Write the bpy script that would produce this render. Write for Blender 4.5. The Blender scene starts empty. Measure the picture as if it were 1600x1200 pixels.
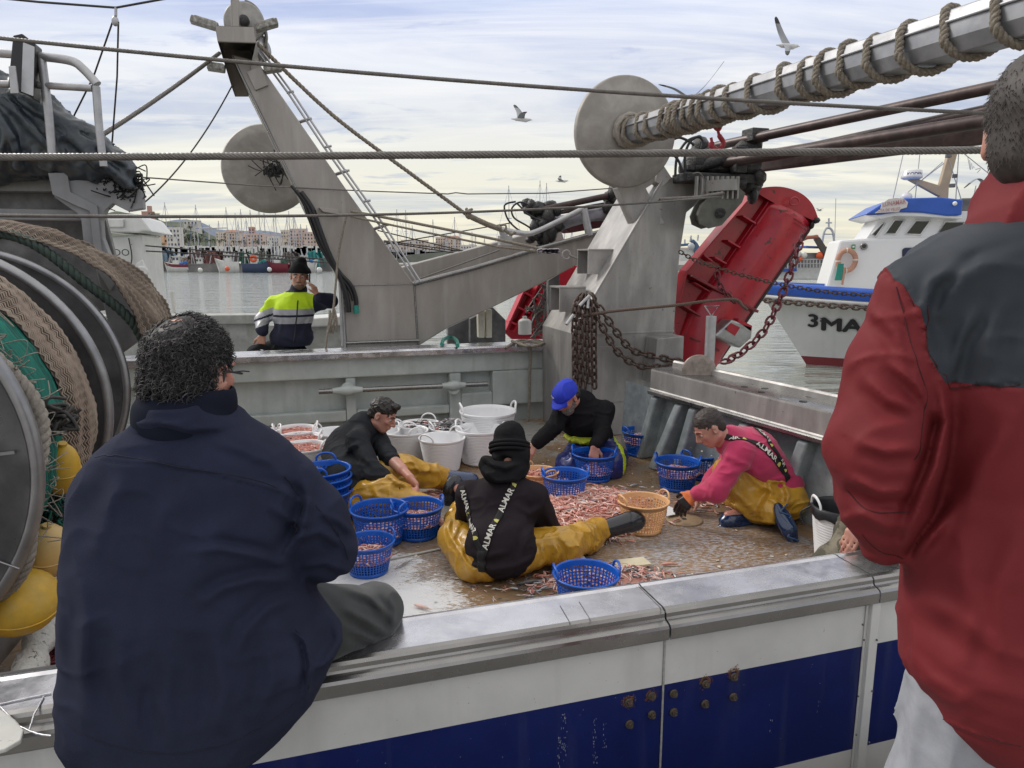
import bpy, math, random
import numpy as np
from mathutils import Vector, Matrix
random.seed(7); rng = np.random.default_rng(7)
S = bpy.context.scene
COL = S.collection
# ---------------------------------------------------------------- camera, sky, sun, exposure
F, HOR = 1110.0, 400.0                       # focal length in photo pixels, row of the horizon
PIT = math.atan((600-HOR)/F); cP, sP = math.cos(PIT), math.sin(PIT)
cam = bpy.data.objects.new('camera', bpy.data.cameras.new('camera')); COL.objects.link(cam)
cam.data.lens = 36*F/1600; cam.data.sensor_width = 36
cam.data.clip_start = 0.05; cam.data.clip_end = 20000
cam.rotation_euler = (math.pi/2-PIT, 0, 0)
S.camera = cam
S.view_settings.view_transform = 'Standard'; S.view_settings.look = 'None'
S.view_settings.gamma = 1; S.view_settings.exposure = 0.48
SUN_EL, SUN_AZ = math.radians(38), math.radians(-60)      # high thin overcast, light from the left and ahead
w = bpy.data.worlds.new('World'); S.world = w; w.use_nodes = True
nt = w.node_tree; nt.nodes.clear()
def N_(t, **k):
    n = nt.nodes.new(t)
    for a, b in k.items(): setattr(n, a, b)
    return n
L_ = nt.links.new
out = N_('ShaderNodeOutputWorld'); bg = N_('ShaderNodeBackground'); L_(bg.outputs[0], out.inputs[0])
sky = N_('ShaderNodeTexSky', sky_type='NISHITA', sun_disc=False, sun_elevation=SUN_EL, sun_rotation=SUN_AZ)
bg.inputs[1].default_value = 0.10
tc = N_('ShaderNodeTexCoord'); sx = N_('ShaderNodeSeparateXYZ'); L_(tc.outputs['Generated'], sx.inputs[0])
def mth(op, a, b=None, clamp=False):
    n = N_('ShaderNodeMath', operation=op, use_clamp=clamp)
    for i, v in enumerate((a, b)):
        if v is None: continue
        if isinstance(v, (int, float)): n.inputs[i].default_value = v
        else: L_(v, n.inputs[i])
    return n.outputs[0]
zz = mth('MAXIMUM', sx.outputs[2], 0.0)
den = mth('ADD', zz, 0.10)
cx = mth('DIVIDE', sx.outputs[0], den); cy = mth('DIVIDE', sx.outputs[1], den)
cv = N_('ShaderNodeCombineXYZ'); L_(cx, cv.inputs[0]); L_(cy, cv.inputs[1])
def wn(scale, sxyz, detail, rough, dist, off=(0,0,0)):
    mp = N_('ShaderNodeMapping'); mp.inputs['Scale'].default_value = sxyz; mp.inputs['Rotation'].default_value = (0,0,math.radians(-14))
    mp.inputs['Location'].default_value = off
    L_(cv.outputs[0], mp.inputs[0]); n = N_('ShaderNodeTexNoise'); L_(mp.outputs[0], n.inputs[0])
    n.inputs['Scale'].default_value = scale; n.inputs['Detail'].default_value = detail
    n.inputs['Roughness'].default_value = rough; n.inputs['Distortion'].default_value = dist
    return n.outputs[0]
def ramp(fac, stops):
    r = N_('ShaderNodeValToRGB'); L_(fac, r.inputs[0]); e = r.color_ramp.elements
    while len(e) < len(stops): e.new(0.5)
    for q, (p, c) in zip(e, stops): q.position = p; q.color = (*c, 1) if len(c) == 3 else c
    return r.outputs[0]
def mix(f, a, b, bt='MIX'):
    n = N_('ShaderNodeMix', data_type='RGBA', blend_type=bt)
    for i, v in ((0, f), (6, a), (7, b)):
        if isinstance(v, (int, float)): n.inputs[i].default_value = v
        elif isinstance(v, tuple): n.inputs[i].default_value = (*v, 1)
        else: L_(v, n.inputs[i])
    return n.outputs[2]
# cloud deck colour by height: creamy near the horizon, white, lavender blue, then brightened overhead out of view to add light
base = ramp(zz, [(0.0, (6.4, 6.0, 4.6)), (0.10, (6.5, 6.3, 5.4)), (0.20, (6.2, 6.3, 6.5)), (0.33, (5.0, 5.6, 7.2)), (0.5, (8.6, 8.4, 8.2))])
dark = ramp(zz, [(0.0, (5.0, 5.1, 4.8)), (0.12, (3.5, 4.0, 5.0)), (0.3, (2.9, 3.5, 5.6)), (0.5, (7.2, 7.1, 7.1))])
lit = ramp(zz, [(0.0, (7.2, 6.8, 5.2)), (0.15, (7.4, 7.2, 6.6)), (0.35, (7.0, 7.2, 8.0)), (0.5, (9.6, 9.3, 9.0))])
n1 = ramp(wn(0.62, (0.5, 1.25, 1), 9, 0.58, 0.5, (3.1, 0.4, 0)), [(0.44, (0,0,0)), (0.62, (1,1,1))])
n2 = ramp(wn(1.25, (0.4, 1.6, 1), 10, 0.62, 0.6, (9.2, 4.0, 0)), [(0.48, (0,0,0)), (0.66, (1,1,1))])
n3 = ramp(wn(1.6, (0.6, 1.2, 1), 6, 0.6, 0.3, (1.0, 8.0, 2)), [(0.585, (0,0,0)), (0.64, (1,1,1))])
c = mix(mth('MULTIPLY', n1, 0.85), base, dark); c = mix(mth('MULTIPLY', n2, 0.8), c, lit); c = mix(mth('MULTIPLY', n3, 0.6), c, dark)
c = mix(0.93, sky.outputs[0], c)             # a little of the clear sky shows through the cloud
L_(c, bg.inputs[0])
sd = bpy.data.lights.new('sun', 'SUN'); sd.energy = 1.5; sd.angle = math.radians(18); sd.color = (1.0, 0.95, 0.88)
so = bpy.data.objects.new('sun', sd); COL.objects.link(so)
_d = Vector((math.sin(SUN_AZ)*math.cos(SUN_EL), math.cos(SUN_AZ)*math.cos(SUN_EL), math.sin(SUN_EL)))
so.rotation_euler = _d.to_track_quat('Z', 'Y').to_euler()
S.cycles.max_bounces = 6; S.cycles.transparent_max_bounces = 12

# ---------------------------------------------------------------- placing things
BA = math.radians(17)
UX = np.array([math.cos(BA), math.sin(BA), 0.0]); NX = np.array([-math.sin(BA), math.cos(BA), 0.0]); ZX = np.array([0., 0., 1.])
DECK, CAP, WATER = -1.95, -1.05, -2.6
def B(u, n, z): return UX*u + NX*n + ZX*z            # boat frame: along, across, up
def ray(x, y):
    a, b = (x-800)/F, (600-y)/F
    return np.array([a, cP+b*sP, b*cP-sP])
def at(x, y, Y): d = ray(x, y); return d*(Y/d[1])
def atz(x, y, z): d = ray(x, y); return d*(z/d[2])
def atn(x, y, n): d = ray(x, y); return d*(n/d.dot(NX))
def atu(x, y, u): d = ray(x, y); return d*(u/d.dot(UX))
def unit(v): v = np.asarray(v, float); return v/max(1e-9, np.linalg.norm(v))
def tag(o, label=None, cat=None, group=None, kind=None):
    for k, v in (('label', label), ('category', cat), ('group', group), ('kind', kind)):
        if v: o[k] = v
    return o
def empty(name, loc=(0,0,0), label=None, cat=None, group=None, kind=None):
    o = bpy.data.objects.new(name, None); COL.objects.link(o); o.location = Vector(loc); o.empty_display_size = 0.1
    return tag(o, label, cat, group, kind)
def put(me, name, parent=None, loc=None):
    o = bpy.data.objects.new(name, me); COL.objects.link(o)
    if loc is not None: o.location = Vector(loc)
    if parent is not None:
        o.parent = parent; o.matrix_parent_inverse = Matrix.Translation(-Vector(parent.location))
    return o
def dup(o, loc=None, rot=None, parent=None, scale=None):
    c = o.copy(); COL.objects.link(c)
    if parent is not None: c.parent = parent
    if loc is not None: c.location = Vector(loc)
    if rot is not None: c.rotation_euler = rot
    if scale is not None: c.scale = scale
    for ch in list(o.children): dup(ch, parent=c)
    return c
def frames(P, closed=False):
    P = np.asarray(P, float); n = len(P)
    T = np.zeros_like(P)
    if closed: T = np.roll(P, -1, 0)-np.roll(P, 1, 0)
    else: T[1:-1] = P[2:]-P[:-2]; T[0] = P[1]-P[0]; T[-1] = P[-1]-P[-2]
    T /= np.maximum(1e-9, np.linalg.norm(T, axis=1))[:, None]
    a = np.array([0,0,1.]) if abs(T[0][2]) < 0.9 else np.array([1.,0,0])
    A = np.zeros_like(P); v = unit(a-T[0]*a.dot(T[0])); A[0] = v
    for i in range(1, n):
        v = v-T[i]*v.dot(T[i]); v = unit(v); A[i] = v
    return T, A, np.cross(T, A)
class MB:
    """collects geometry, then links it as one mesh object"""
    def __init__(s): s.v = []; s.f = []; s.m = []; s.n = 0; s.sm = []
    def add(s, V, Fs, m=0, smooth=False):
        V = np.asarray(V, float).reshape(-1, 3); s.v.append(V)
        b = s.n; s.f += [tuple(int(i)+b for i in f) for f in Fs]; s.m += [m]*len(Fs); s.sm += [smooth]*len(Fs); s.n += len(V); return s
    def box(s, c, size, ax=None, m=0):
        ax = ax if ax is not None else (UX, NX, ZX)
        h = [np.asarray(a)*q/2 for a, q in zip(ax, size)]; c = np.asarray(c, float)
        V = [c+i*h[0]+j*h[1]+k*h[2] for i in (-1,1) for j in (-1,1) for k in (-1,1)]
        return s.add(V, [(0,1,3,2),(4,6,7,5),(0,4,5,1),(2,3,7,6),(0,2,6,4),(1,5,7,3)], m)
    def hull(s, V, m=0):   # 8 corners in the box order
        return s.add(V, [(0,1,3,2),(4,6,7,5),(0,4,5,1),(2,3,7,6),(0,2,6,4),(1,5,7,3)], m)
    def prism(s, poly, ext, m=0):
        P = np.asarray(poly, float); n = len(P); Q = P+np.asarray(ext)
        return s.add(np.r_[P, Q], [tuple(range(n-1,-1,-1)), tuple(range(n, 2*n))]+[(i, (i+1)%n, n+(i+1)%n, n+i) for i in range(n)], m)
    def tube(s, P, r, seg=8, closed=False, m=0, caps=True):
        P = np.asarray(P, float); n = len(P); T, A, Bn = frames(P, closed)
        R = np.broadcast_to(np.asarray(r, float), (n,))
        th = np.arange(seg)*2*math.pi/seg
        V = P[:,None,:]+R[:,None,None]*(np.cos(th)[None,:,None]*A[:,None,:]+np.sin(th)[None,:,None]*Bn[:,None,:])
        Fs = []
        for i in range(n if closed else n-1):
            a, b = i*seg, ((i+1)%n)*seg
            Fs += [(a+j, a+(j+1)%seg, b+(j+1)%seg, b+j) for j in range(seg)]
        s.add(V, Fs, m, True)
        if caps and not closed:
            s.add(V[0], [tuple(range(seg-1,-1,-1))], m); s.add(V[-1], [tuple(range(seg))], m)
        return s
    def rope(s, P, r, pitch, strands=3, seg=6, m=0, step=None):
        P = resample(P, step or pitch/8); T, A, Bn = frames(P)
        d = np.r_[0, np.cumsum(np.linalg.norm(np.diff(P, axis=0), axis=1))]
        for k in range(strands):
            th = d/pitch*2*math.pi+k*2*math.pi/strands
            rr = r*(0.5 if strands == 3 else 0.62)
            s.tube(P+rr*(np.cos(th)[:,None]*A+np.sin(th)[:,None]*Bn), r*(0.56 if strands == 3 else 0.42), seg, m=m, caps=False)
        return s
    def lathe(s, c, axis, prof, seg=32, m=0, smooth=True, ref=None):
        ax = unit(axis); a = np.array(ref if ref is not None else ((0,0,1.) if abs(ax[2]) < .9 else (1.,0,0)), float)
        a = unit(a-ax*a.dot(ax)); b = np.cross(ax, a); c = np.asarray(c, float); V = []
        for (r, h) in prof:
            for j in range(seg):
                t = 2*math.pi*j/seg; V.append(c+ax*h+r*(math.cos(t)*a+math.sin(t)*b))
        Fs = [(i*seg+j, i*seg+(j+1)%seg, (i+1)*seg+(j+1)%seg, (i+1)*seg+j) for i in range(len(prof)-1) for j in range(seg)]
        return s.add(V, Fs, m, smooth)
    def cyl(s, a, b, r, seg=24, m=0):
        a, b = np.asarray(a, float), np.asarray(b, float); L = np.linalg.norm(b-a)
        return s.lathe(a, b-a, [(0.0005,0),(r,0)], seg, m, False).lathe(a, b-a, [(r,0),(r,L)], seg, m, True).lathe(a, b-a, [(r,L),(0.0005,L)], seg, m, False)
    def ball(s, c, r, m=0, seg=12, rot=None):
        r = np.broadcast_to(np.asarray(r, float), (3,)); V = []; k = seg//2
        for i in range(k+1):
            p = math.pi*i/k
            for j in range(seg):
                t = 2*math.pi*j/seg; V.append([math.sin(p)*math.cos(t)*r[0], math.sin(p)*math.sin(t)*r[1], math.cos(p)*r[2]])
        V = np.array(V)
        if rot is not None: V = V@np.asarray(rot).T
        return s.add(V+np.asarray(c), [(i*seg+j, (i+1)*seg+j, (i+1)*seg+(j+1)%seg, i*seg+(j+1)%seg) for i in range(k) for j in range(seg)], m, True)
    def grid(s, G, m=0, smooth=True, flip=False):
        G = np.asarray(G, float); a, b = G.shape[:2]
        Fs = [(i*b+j, i*b+j+1, (i+1)*b+j+1, (i+1)*b+j) for i in range(a-1) for j in range(b-1)]
        if flip: Fs = [f[::-1] for f in Fs]
        return s.add(G.reshape(-1, 3), Fs, m, smooth)
    def mesh(s, name, mats):
        me = bpy.data.meshes.new(name)
        me.from_pydata(np.concatenate(s.v).tolist() if s.v else [], [], s.f)
        for m in (mats if isinstance(mats, (list, tuple)) else [mats]): me.materials.append(m)
        me.polygons.foreach_set('material_index', s.m); me.polygons.foreach_set('use_smooth', s.sm)
        me.update(); return me
    def build(s, name, mats, parent=None, bevel=0, loc=None, seg=2, thick=0):
        o = put(s.mesh(name, mats), name, parent, loc)
        if thick:
            b = o.modifiers.new('solid', 'SOLIDIFY'); b.thickness = thick; b.offset = 0
        if bevel:
            b = o.modifiers.new('bevel', 'BEVEL'); b.width = bevel; b.segments = seg; b.limit_method = 'ANGLE'; b.angle_limit = math.radians(35); b.harden_normals = False
        return o
def resample(P, step):
    P = np.asarray(P, float); d = np.r_[0, np.cumsum(np.linalg.norm(np.diff(P, axis=0), axis=1))]
    n = max(2, int(d[-1]/step)+1); t = np.linspace(0, d[-1], n)
    return np.stack([np.interp(t, d, P[:, k]) for k in range(3)], 1)
def spline(P, n=8, closed=False):
    P = np.asarray(P, float); m = len(P); o = []
    for i in range(m if closed else m-1):
        if closed: a, b, c, d = P[(i-1)%m], P[i], P[(i+1)%m], P[(i+2)%m]
        else: a, b, c, d = P[max(0,i-1)], P[i], P[i+1], P[min(m-1,i+2)]
        for k in range(n):
            t = k/n; o.append(0.5*((2*b)+(-a+c)*t+(2*a-5*b+4*c-d)*t*t+(-a+3*b-3*c+d)*t**3))
    if not closed: o.append(P[-1])
    return np.array(o)
def sag(a, b, s, n=24):
    a, b = np.asarray(a, float), np.asarray(b, float); t = np.linspace(0, 1, n)[:, None]
    P = a+(b-a)*t; P[:, 2] -= (4*s*t*(1-t))[:, 0]; return P
def textmesh(txt, size=1.0, bold=0.0, extrude=0.0, sp=1.0):
    cu = bpy.data.curves.new('t', 'FONT'); cu.body = txt; cu.size = size; cu.offset = bold; cu.extrude = extrude
    cu.space_character = sp; cu.align_x = 'CENTER'; cu.align_y = 'CENTER'; cu.resolution_u = 3
    o = bpy.data.objects.new('t', cu); COL.objects.link(o)
    me = bpy.data.meshes.new_from_object(o.evaluated_get(bpy.context.evaluated_depsgraph_get()))
    V = np.array([v.co[:] for v in me.vertices]); Fs = [tuple(p.vertices) for p in me.polygons]
    bpy.data.objects.remove(o); bpy.data.curves.remove(cu); bpy.data.meshes.remove(me)
    return V, Fs

# ---------------------------------------------------------------- materials
_mc = {}
def mat(name, col, rough=0.5, metal=0.0, var=0.0, vs=8.0, col2=None, bump=0.0, bs=60.0, spec=None, stretch=None, spots=None, streak=None, rvar=0.0, coat=0.0, sheen=0.0, obj=True, c2range=(0.45, 0.65), sss=0):
    if name in _mc: return _mc[name]
    m = bpy.data.materials.new(name); m.use_nodes = True; t = m.node_tree; b = t.nodes['Principled BSDF']; _mc[name] = m
    def n(ty, **k):
        q = t.nodes.new(ty)
        for a, c in k.items(): setattr(q, a, c)
        return q
    l = t.links.new
    b.inputs['Base Color'].default_value = (*col, 1); b.inputs['Roughness'].default_value = rough; b.inputs['Metallic'].default_value = metal
    if spec is not None: b.inputs['Specular IOR Level'].default_value = spec
    if coat: b.inputs['Coat Weight'].default_value = coat; b.inputs['Coat Roughness'].default_value = 0.15
    if sheen: b.inputs['Sheen Weight'].default_value = sheen; b.inputs['Sheen Roughness'].default_value = 0.5
    if sss: b.inputs['Subsurface Weight'].default_value = sss; b.inputs['Subsurface Radius'].default_value = (0.02, 0.008, 0.004)
    tcn = n('ShaderNodeTexCoord'); mp = n('ShaderNodeMapping'); l(tcn.outputs['Object'], mp.inputs[0])
    if stretch: mp.inputs['Scale'].default_value = stretch
    def noise(sc, det=6, ro=0.6, src=mp, dist=0.0):
        q = n('ShaderNodeTexNoise'); l(src.outputs[0] if src is mp else tcn.outputs['Object'], q.inputs[0])
        q.inputs['Scale'].default_value = sc; q.inputs['Detail'].default_value = det; q.inputs['Roughness'].default_value = ro; q.inputs['Distortion'].default_value = dist
        return q.outputs[0]
    def mr(x, a, bb, c0=0.0, c1=1.0):
        q = n('ShaderNodeMapRange'); l(x, q.inputs[0]); q.inputs[1].default_value = a; q.inputs[2].default_value = bb; q.inputs[3].default_value = c0; q.inputs[4].default_value = c1
        return q.outputs[0]
    def mx(f, a, c, bt='MIX'):
        q = n('ShaderNodeMix', data_type='RGBA', blend_type=bt)
        for i, v in ((0, f), (6, a), (7, c)):
            if isinstance(v, (int, float)): q.inputs[i].default_value = v
            elif isinstance(v, tuple): q.inputs[i].default_value = (*v, 1)
            else: l(v, q.inputs[i])
        return q.outputs[2]
    cur = col
    if col2: cur = mx(mr(noise(vs, dist=0.3), *c2range), col, col2)
    if var:
        g = mr(noise(vs*1.7 if col2 else vs), 0.3, 0.7, 1-var, 1+var)
        cc = n('ShaderNodeCombineColor'); [l(g, cc.inputs[i]) for i in range(3)]
        cur = mx(1.0, cur, cc.outputs[0], 'MULTIPLY')
    if streak:   # (colour, scale, amount) vertical run marks
        s = n('ShaderNodeMapping'); l(tcn.outputs['Object'], s.inputs[0]); s.inputs['Scale'].default_value = (1, 1, 0.09)
        q = n('ShaderNodeTexNoise'); l(s.outputs[0], q.inputs[0]); q.inputs['Scale'].default_value = streak[1]; q.inputs['Detail'].default_value = 5
        cur = mx(mr(q.outputs[0], 0.56, 0.74, 0, streak[2]), cur, streak[0])
    if spots:    # (colour, scale, threshold, amount)
        cur = mx(mr(noise(spots[1], 4, 0.7, None), spots[2], spots[2]+0.04, 0, spots[3]), cur, spots[0])
    if not isinstance(cur, tuple): l(cur, b.inputs['Base Color'])
    if rvar: l(mr(noise(vs*2.3), 0.3, 0.7, max(0.02, rough-rvar), min(1, rough+rvar)), b.inputs['Roughness'])
    if bump:
        bp = n('ShaderNodeBump'); bp.inputs['Strength'].default_value = min(1, bump*8); bp.inputs['Distance'].default_value = bump*0.05
        l(noise(bs, 5), bp.inputs['Height']); l(bp.outputs[0], b.inputs['Normal'])
    return m
STEEL = mat('brushed_steel', (0.27,0.26,0.25), 0.44, 0.35, 0.16, 3.0, (0.39,0.375,0.36), 0.03, 220, stretch=(1,1,0.35), streak=((0.46,0.45,0.42), 9, 0.45), rvar=0.1, spots=((0.11,0.065,0.04), 19, 0.66, 0.8))
CAPST = mat('polished_cap_steel', (0.60,0.60,0.63), 0.24, 0.9, 0.10, 5.0, (0.45,0.45,0.49), 0.02, 70, rvar=0.12, spots=((0.25,0.24,0.23), 16, 0.71, 0.7), stretch=(1,1,1))
TRIM = mat('moulded_steel_edge', (0.25,0.245,0.24), 0.28, 0.9, 0.15, 4.0, bump=0.01, bs=90, rvar=0.1)
PIPE = mat('galvanised_pipe', (0.42,0.42,0.43), 0.4, 0.55, 0.15, 12, spots=((0.25,0.2,0.16), 30, 0.66, 0.6))
DSTEEL = mat('dark_grey_steel', (0.10,0.10,0.105), 0.45, 0.3, 0.3, 4, (0.16,0.16,0.165), 0.03, 30, rvar=0.15)
GPAINT = mat('grey_green_paint', (0.41,0.445,0.42), 0.40, 0, 0.08, 3.5, (0.48,0.51,0.485), 0.05, 24, streak=((0.22,0.21,0.18), 8, 0.35), spots=((0.16,0.14,0.12), 22, 0.70, 0.8), rvar=0.1)
GPAINT2 = mat('blue_grey_scuffed_paint', (0.22,0.25,0.26), 0.4, 0, 0.2, 5, (0.30,0.33,0.335), 0.06, 30, spots=((0.55,0.55,0.52), 34, 0.66, 0.8), rvar=0.15)
WHITE = mat('white_gelcoat', (0.62,0.62,0.60), 0.32, 0, 0.05, 2.5, (0.55,0.55,0.53), 0.01, 30, streak=((0.30,0.29,0.26), 7, 0.30), spots=((0.2,0.18,0.16), 40, 0.72, 0.7))
NAVY = mat('navy_hull_paint', (0.008,0.016,0.105), 0.28, 0, 0.2, 4, spots=((0.3,0.33,0.4), 55, 0.73, 0.7), streak=((0.05,0.06,0.13), 14, 0.35))
BLACKR = mat('black_grease', (0.012,0.012,0.013), 0.38, 0, 0.5, 30, (0.04,0.035,0.033), 0.25, 60)
RUST = mat('rusty_chain', (0.075,0.045,0.035), 0.6, 0.4, 0.35, 60, (0.16,0.12,0.10), 0.1, 150)
WIRE = mat('wire_rope_steel', (0.17,0.16,0.15), 0.42, 0.7, 0.2, 30, rvar=0.1)
ROPE = mat('weathered_hemp_rope', (0.25,0.215,0.17), 0.85, 0, 0.25, 60, (0.36,0.32,0.26), 0.2, 300)
DARKROPE = mat('dark_line', (0.05,0.047,0.045), 0.8, 0, 0.2, 50)
RED = mat('red_gloss_paint', (0.42,0.008,0.022), 0.33, 0, 0.12, 5, (0.36,0.01,0.028), 0.03, 20, coat=0.3, spots=((0.03,0.012,0.012), 9, 0.63, 0.85), streak=((0.50,0.03,0.03), 6, 0.6))
REDB = mat('red_board_edge', (0.20,0.01,0.015), 0.4, 0, 0.2, 8)
BLACKP = mat('black_plastic', (0.012,0.012,0.014), 0.35)
GLASSD = mat('dark_window_glass', (0.015,0.017,0.02), 0.06, 0, 0.2, 3)
BLUEP = mat('royal_blue_paint', (0.02,0.09,0.42), 0.35, 0, 0.12, 3, spots=((0.4,0.45,0.55), 18, 0.72, 0.6))
BPL = mat('blue_basket_plastic', (0.008,0.10,0.50), 0.34, 0, 0.1, 14)
OPL = mat('orange_tan_basket_plastic', (0.70,0.41,0.20), 0.4, 0, 0.12, 14)
WPL = mat('white_tub_plastic', (0.76,0.76,0.77), 0.4, 0, 0.04, 6, spots=((0.5,0.4,0.36), 20, 0.68, 0.35))
# ================================================================ our trawler
def deckmat():
    m = bpy.data.materials.new('muddy_wet_deck'); m.use_nodes = True; t = m.node_tree; b = t.nodes['Principled BSDF']; l = t.links.new
    def n(ty, **k):
        q = t.nodes.new(ty)
        for a, c in k.items(): setattr(q, a, c)
        return q
    tcn = n('ShaderNodeTexCoord')
    def noise(sc, det=6, ro=0.6, scale=(1,1,1), dist=0.0):
        mp = n('ShaderNodeMapping'); mp.inputs['Scale'].default_value = scale; mp.inputs['Rotation'].default_value = (0,0,-BA); l(tcn.outputs['Object'], mp.inputs[0])
        q = n('ShaderNodeTexNoise'); l(mp.outputs[0], q.inputs[0]); q.inputs['Scale'].default_value = sc; q.inputs['Detail'].default_value = det
        q.inputs['Roughness'].default_value = ro; q.inputs['Distortion'].default_value = dist; return q.outputs[0]
    def mr(x, a, bb, c0=0.0, c1=1.0):
        q = n('ShaderNodeMapRange'); l(x, q.inputs[0])
        for i, v in enumerate((a, bb, c0, c1)): q.inputs[i+1].default_value = v
        return q.outputs[0]
    def mx(f, a, c):
        q = n('ShaderNodeMix', data_type='RGBA')
        for i, v in ((0, f), (6, a), (7, c)):
            if isinstance(v, (int, float)): q.inputs[i].default_value = v
            elif isinstance(v, tuple): q.inputs[i].default_value = (*v, 1)
            else: l(v, q.inputs[i])
        return q.outputs[2]
    def m2(op, a, c):
        q = n('ShaderNodeMath', operation=op, use_clamp=(op == 'MULTIPLY'))
        for i, v in ((0, a), (1, c)):
            if isinstance(v, (int, float)): q.inputs[i].default_value = v
            else: l(v, q.inputs[i])
        return q.outputs[0]
    def blob(p, r0, r1):     # 1 inside radius r0, 0 beyond r1
        q = n('ShaderNodeVectorMath', operation='DISTANCE'); l(tcn.outputs['Object'], q.inputs[0]); q.inputs[1].default_value = tuple(p)
        return mr(q.outputs[1], r0, r1, 1, 0)
    col = mx(mr(noise(1.3, 8, 0.65), 0.38, 0.62), (0.185,0.112,0.056), (0.28,0.185,0.105))
    col = mx(mr(noise(2.2, 8, 0.6, dist=0.6), 0.54, 0.64, 0, 0.6), col, (0.18,0.175,0.165))
    fine = noise(38, 4, 0.75, (0.6, 1.6, 1))
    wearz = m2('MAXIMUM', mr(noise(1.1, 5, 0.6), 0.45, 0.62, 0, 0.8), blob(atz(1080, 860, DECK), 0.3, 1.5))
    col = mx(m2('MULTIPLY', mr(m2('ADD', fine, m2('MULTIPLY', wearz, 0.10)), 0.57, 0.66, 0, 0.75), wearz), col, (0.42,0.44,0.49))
    edge = mr(noise(70, 3, 0.8, (0.5, 1.8, 1)), 0.35, 0.65, -0.25, 0.25)
    big = mr(noise(3.5, 4, 0.6), 0.3, 0.7, -0.22, 0.22)
    fo = m2('MAXIMUM', blob(atz(655, 935, DECK), 0.02, 0.46), blob(atz(560, 900, DECK), 0.1, 0.55))
    foam = mr(m2('ADD', m2('ADD', fo, edge), big), 0.42, 0.5, 0, 0.93)
    col = mx(foam, col, (0.72,0.73,0.74))
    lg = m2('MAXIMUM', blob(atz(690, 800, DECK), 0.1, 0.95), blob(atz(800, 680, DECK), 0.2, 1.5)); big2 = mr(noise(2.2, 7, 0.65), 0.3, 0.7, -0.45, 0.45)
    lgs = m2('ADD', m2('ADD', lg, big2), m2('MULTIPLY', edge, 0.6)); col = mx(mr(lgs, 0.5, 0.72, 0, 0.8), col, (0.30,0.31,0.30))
    l(col, b.inputs['Base Color'])
    l(mr(noise(5, 6, 0.6), 0.35, 0.65, 0.12, 0.48), b.inputs['Roughness'])
    bp = n('ShaderNodeBump'); bp.inputs['Strength'].default_value = 0.5; bp.inputs['Distance'].default_value = 0.006
    l(noise(28, 7, 0.7), bp.inputs['Height']); l(bp.outputs[0], b.inputs['Normal'])
    return m
DECKM = deckmat()
boat = empty('fishing_trawler', B(0, 5, WATER), 'white and blue steel trawler with muddy work deck and steel gallows, alongside the quay', 'fishing boat')
m = MB(); m.add([B(-7,1.8,DECK), B(3.75,1.8,DECK), B(3.75,7.97,DECK), B(-7,8.1,DECK)], [(0,1,2,3)]); m.add([B(-7,1.8,DECK-.1), B(3.75,1.8,DECK-.1), B(3.75,8.1,DECK-.1), B(-7,8.1,DECK-.1)], [(0,3,2,1)])
m.build('deck', DECKM, boat)
# near side: hull plating, stripe, steel cap
NH = 1.765
def zat(x, y, n=NH): return atn(x, y, n)[2]
def uat(x, y, n): return atn(x, y, n).dot(UX)
uj1, uj2 = uat(1040, 990, 1.76), uat(1365, 930, 1.76)
zt, zb = zat(1040, 1079), zat(1241, 1200)
zt = (zat(1040,1079)+zat(1337,1003))/2; zb = zat(1337, 1169)
m = MB()
for (a, b) in ((-3.2, uj1-.003), (uj1+.003, uj2-.02), (uj2+.0, 5.2)):
    for z0, z1, mi in ((CAP-.07, zt, 0), (zt, zb, 1), (zb, -3.3, 0)):
        m.add([B(a,NH,z0), B(b,NH,z0), B(b,NH,z1), B(a,NH,z1)], [(0,3,2,1)], mi)
m.add([B(-3.2,NH+.004,CAP-.07), B(5.2,NH+.004,CAP-.07), B(5.2,NH+.004,-3.3), B(-3.2,NH+.004,-3.3)], [(0,3,2,1)], 2)
m.add([B(-3.2,1.93,CAP-.02), B(5.2,1.93,CAP-.02), B(5.2,1.93,-2.2), B(-3.2,1.93,-2.2)], [(0,1,2,3)], 3)
m.build('hull_side', [WHITE, NAVY, BLACKP, GPAINT], boat)
# weld strip on joint and rubbing strake post
m = MB(); m.tube([B(uj1, NH-.002, CAP-.08), B(uj1+.002, NH-.002, -1.5), B(uj1, NH-.002, -2.4)], 0.0035, 6); m.build('seam', mat('sealant', (0.35,0.35,0.33), 0.6, 0, 0.3, 60), boat)
m = MB(); up = uat(1357, 1000, NH); m.box(B(up, NH-.012, -1.85), (0.036, 0.02, 1.5)); m.box(B(up-.022, NH-.004, -1.85), (0.01, 0.006, 1.5)); m.build('strake_post', WHITE, boat, 0.003)
prof = [(1.962,-.10),(1.962,-.012),(1.955,0),(1.94,.003),(1.925,0),(1.785,0),(1.772,-.004),(1.765,-.012),(1.764,-.024),(1.760,-.030),(1.748,-.033),(1.738,-.037),(1.733,-.045),(1.733,-.078),(1.737,-.083),(1.75,-.083)]
cuts = [-3.2, uj1-.003, uj1+.003, uj2-.003, uj2+.003, 5.2]
for a, b in ((cuts[0],cuts[1]), (cuts[2],cuts[3]), (cuts[4],cuts[5])):
    m = MB(); G = np.array([[B(u_, n_, CAP+z_) for n_, z_ in prof] for u_ in np.linspace(a, b, 8)]); m.grid(G, 0, False)
    for e in (G[0], G[-1]): m.add(e, [tuple(range(len(prof)))], 0)
    half = [i for i in range(len(m.f)) if len(m.f[i]) == 4 and (i % (len(prof)-1)) >= 5 and i < 7*(len(prof)-1)]
    for i in half: m.m[i] = 1
    m.build('rail_cap', [CAPST, TRIM], boat)
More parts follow.
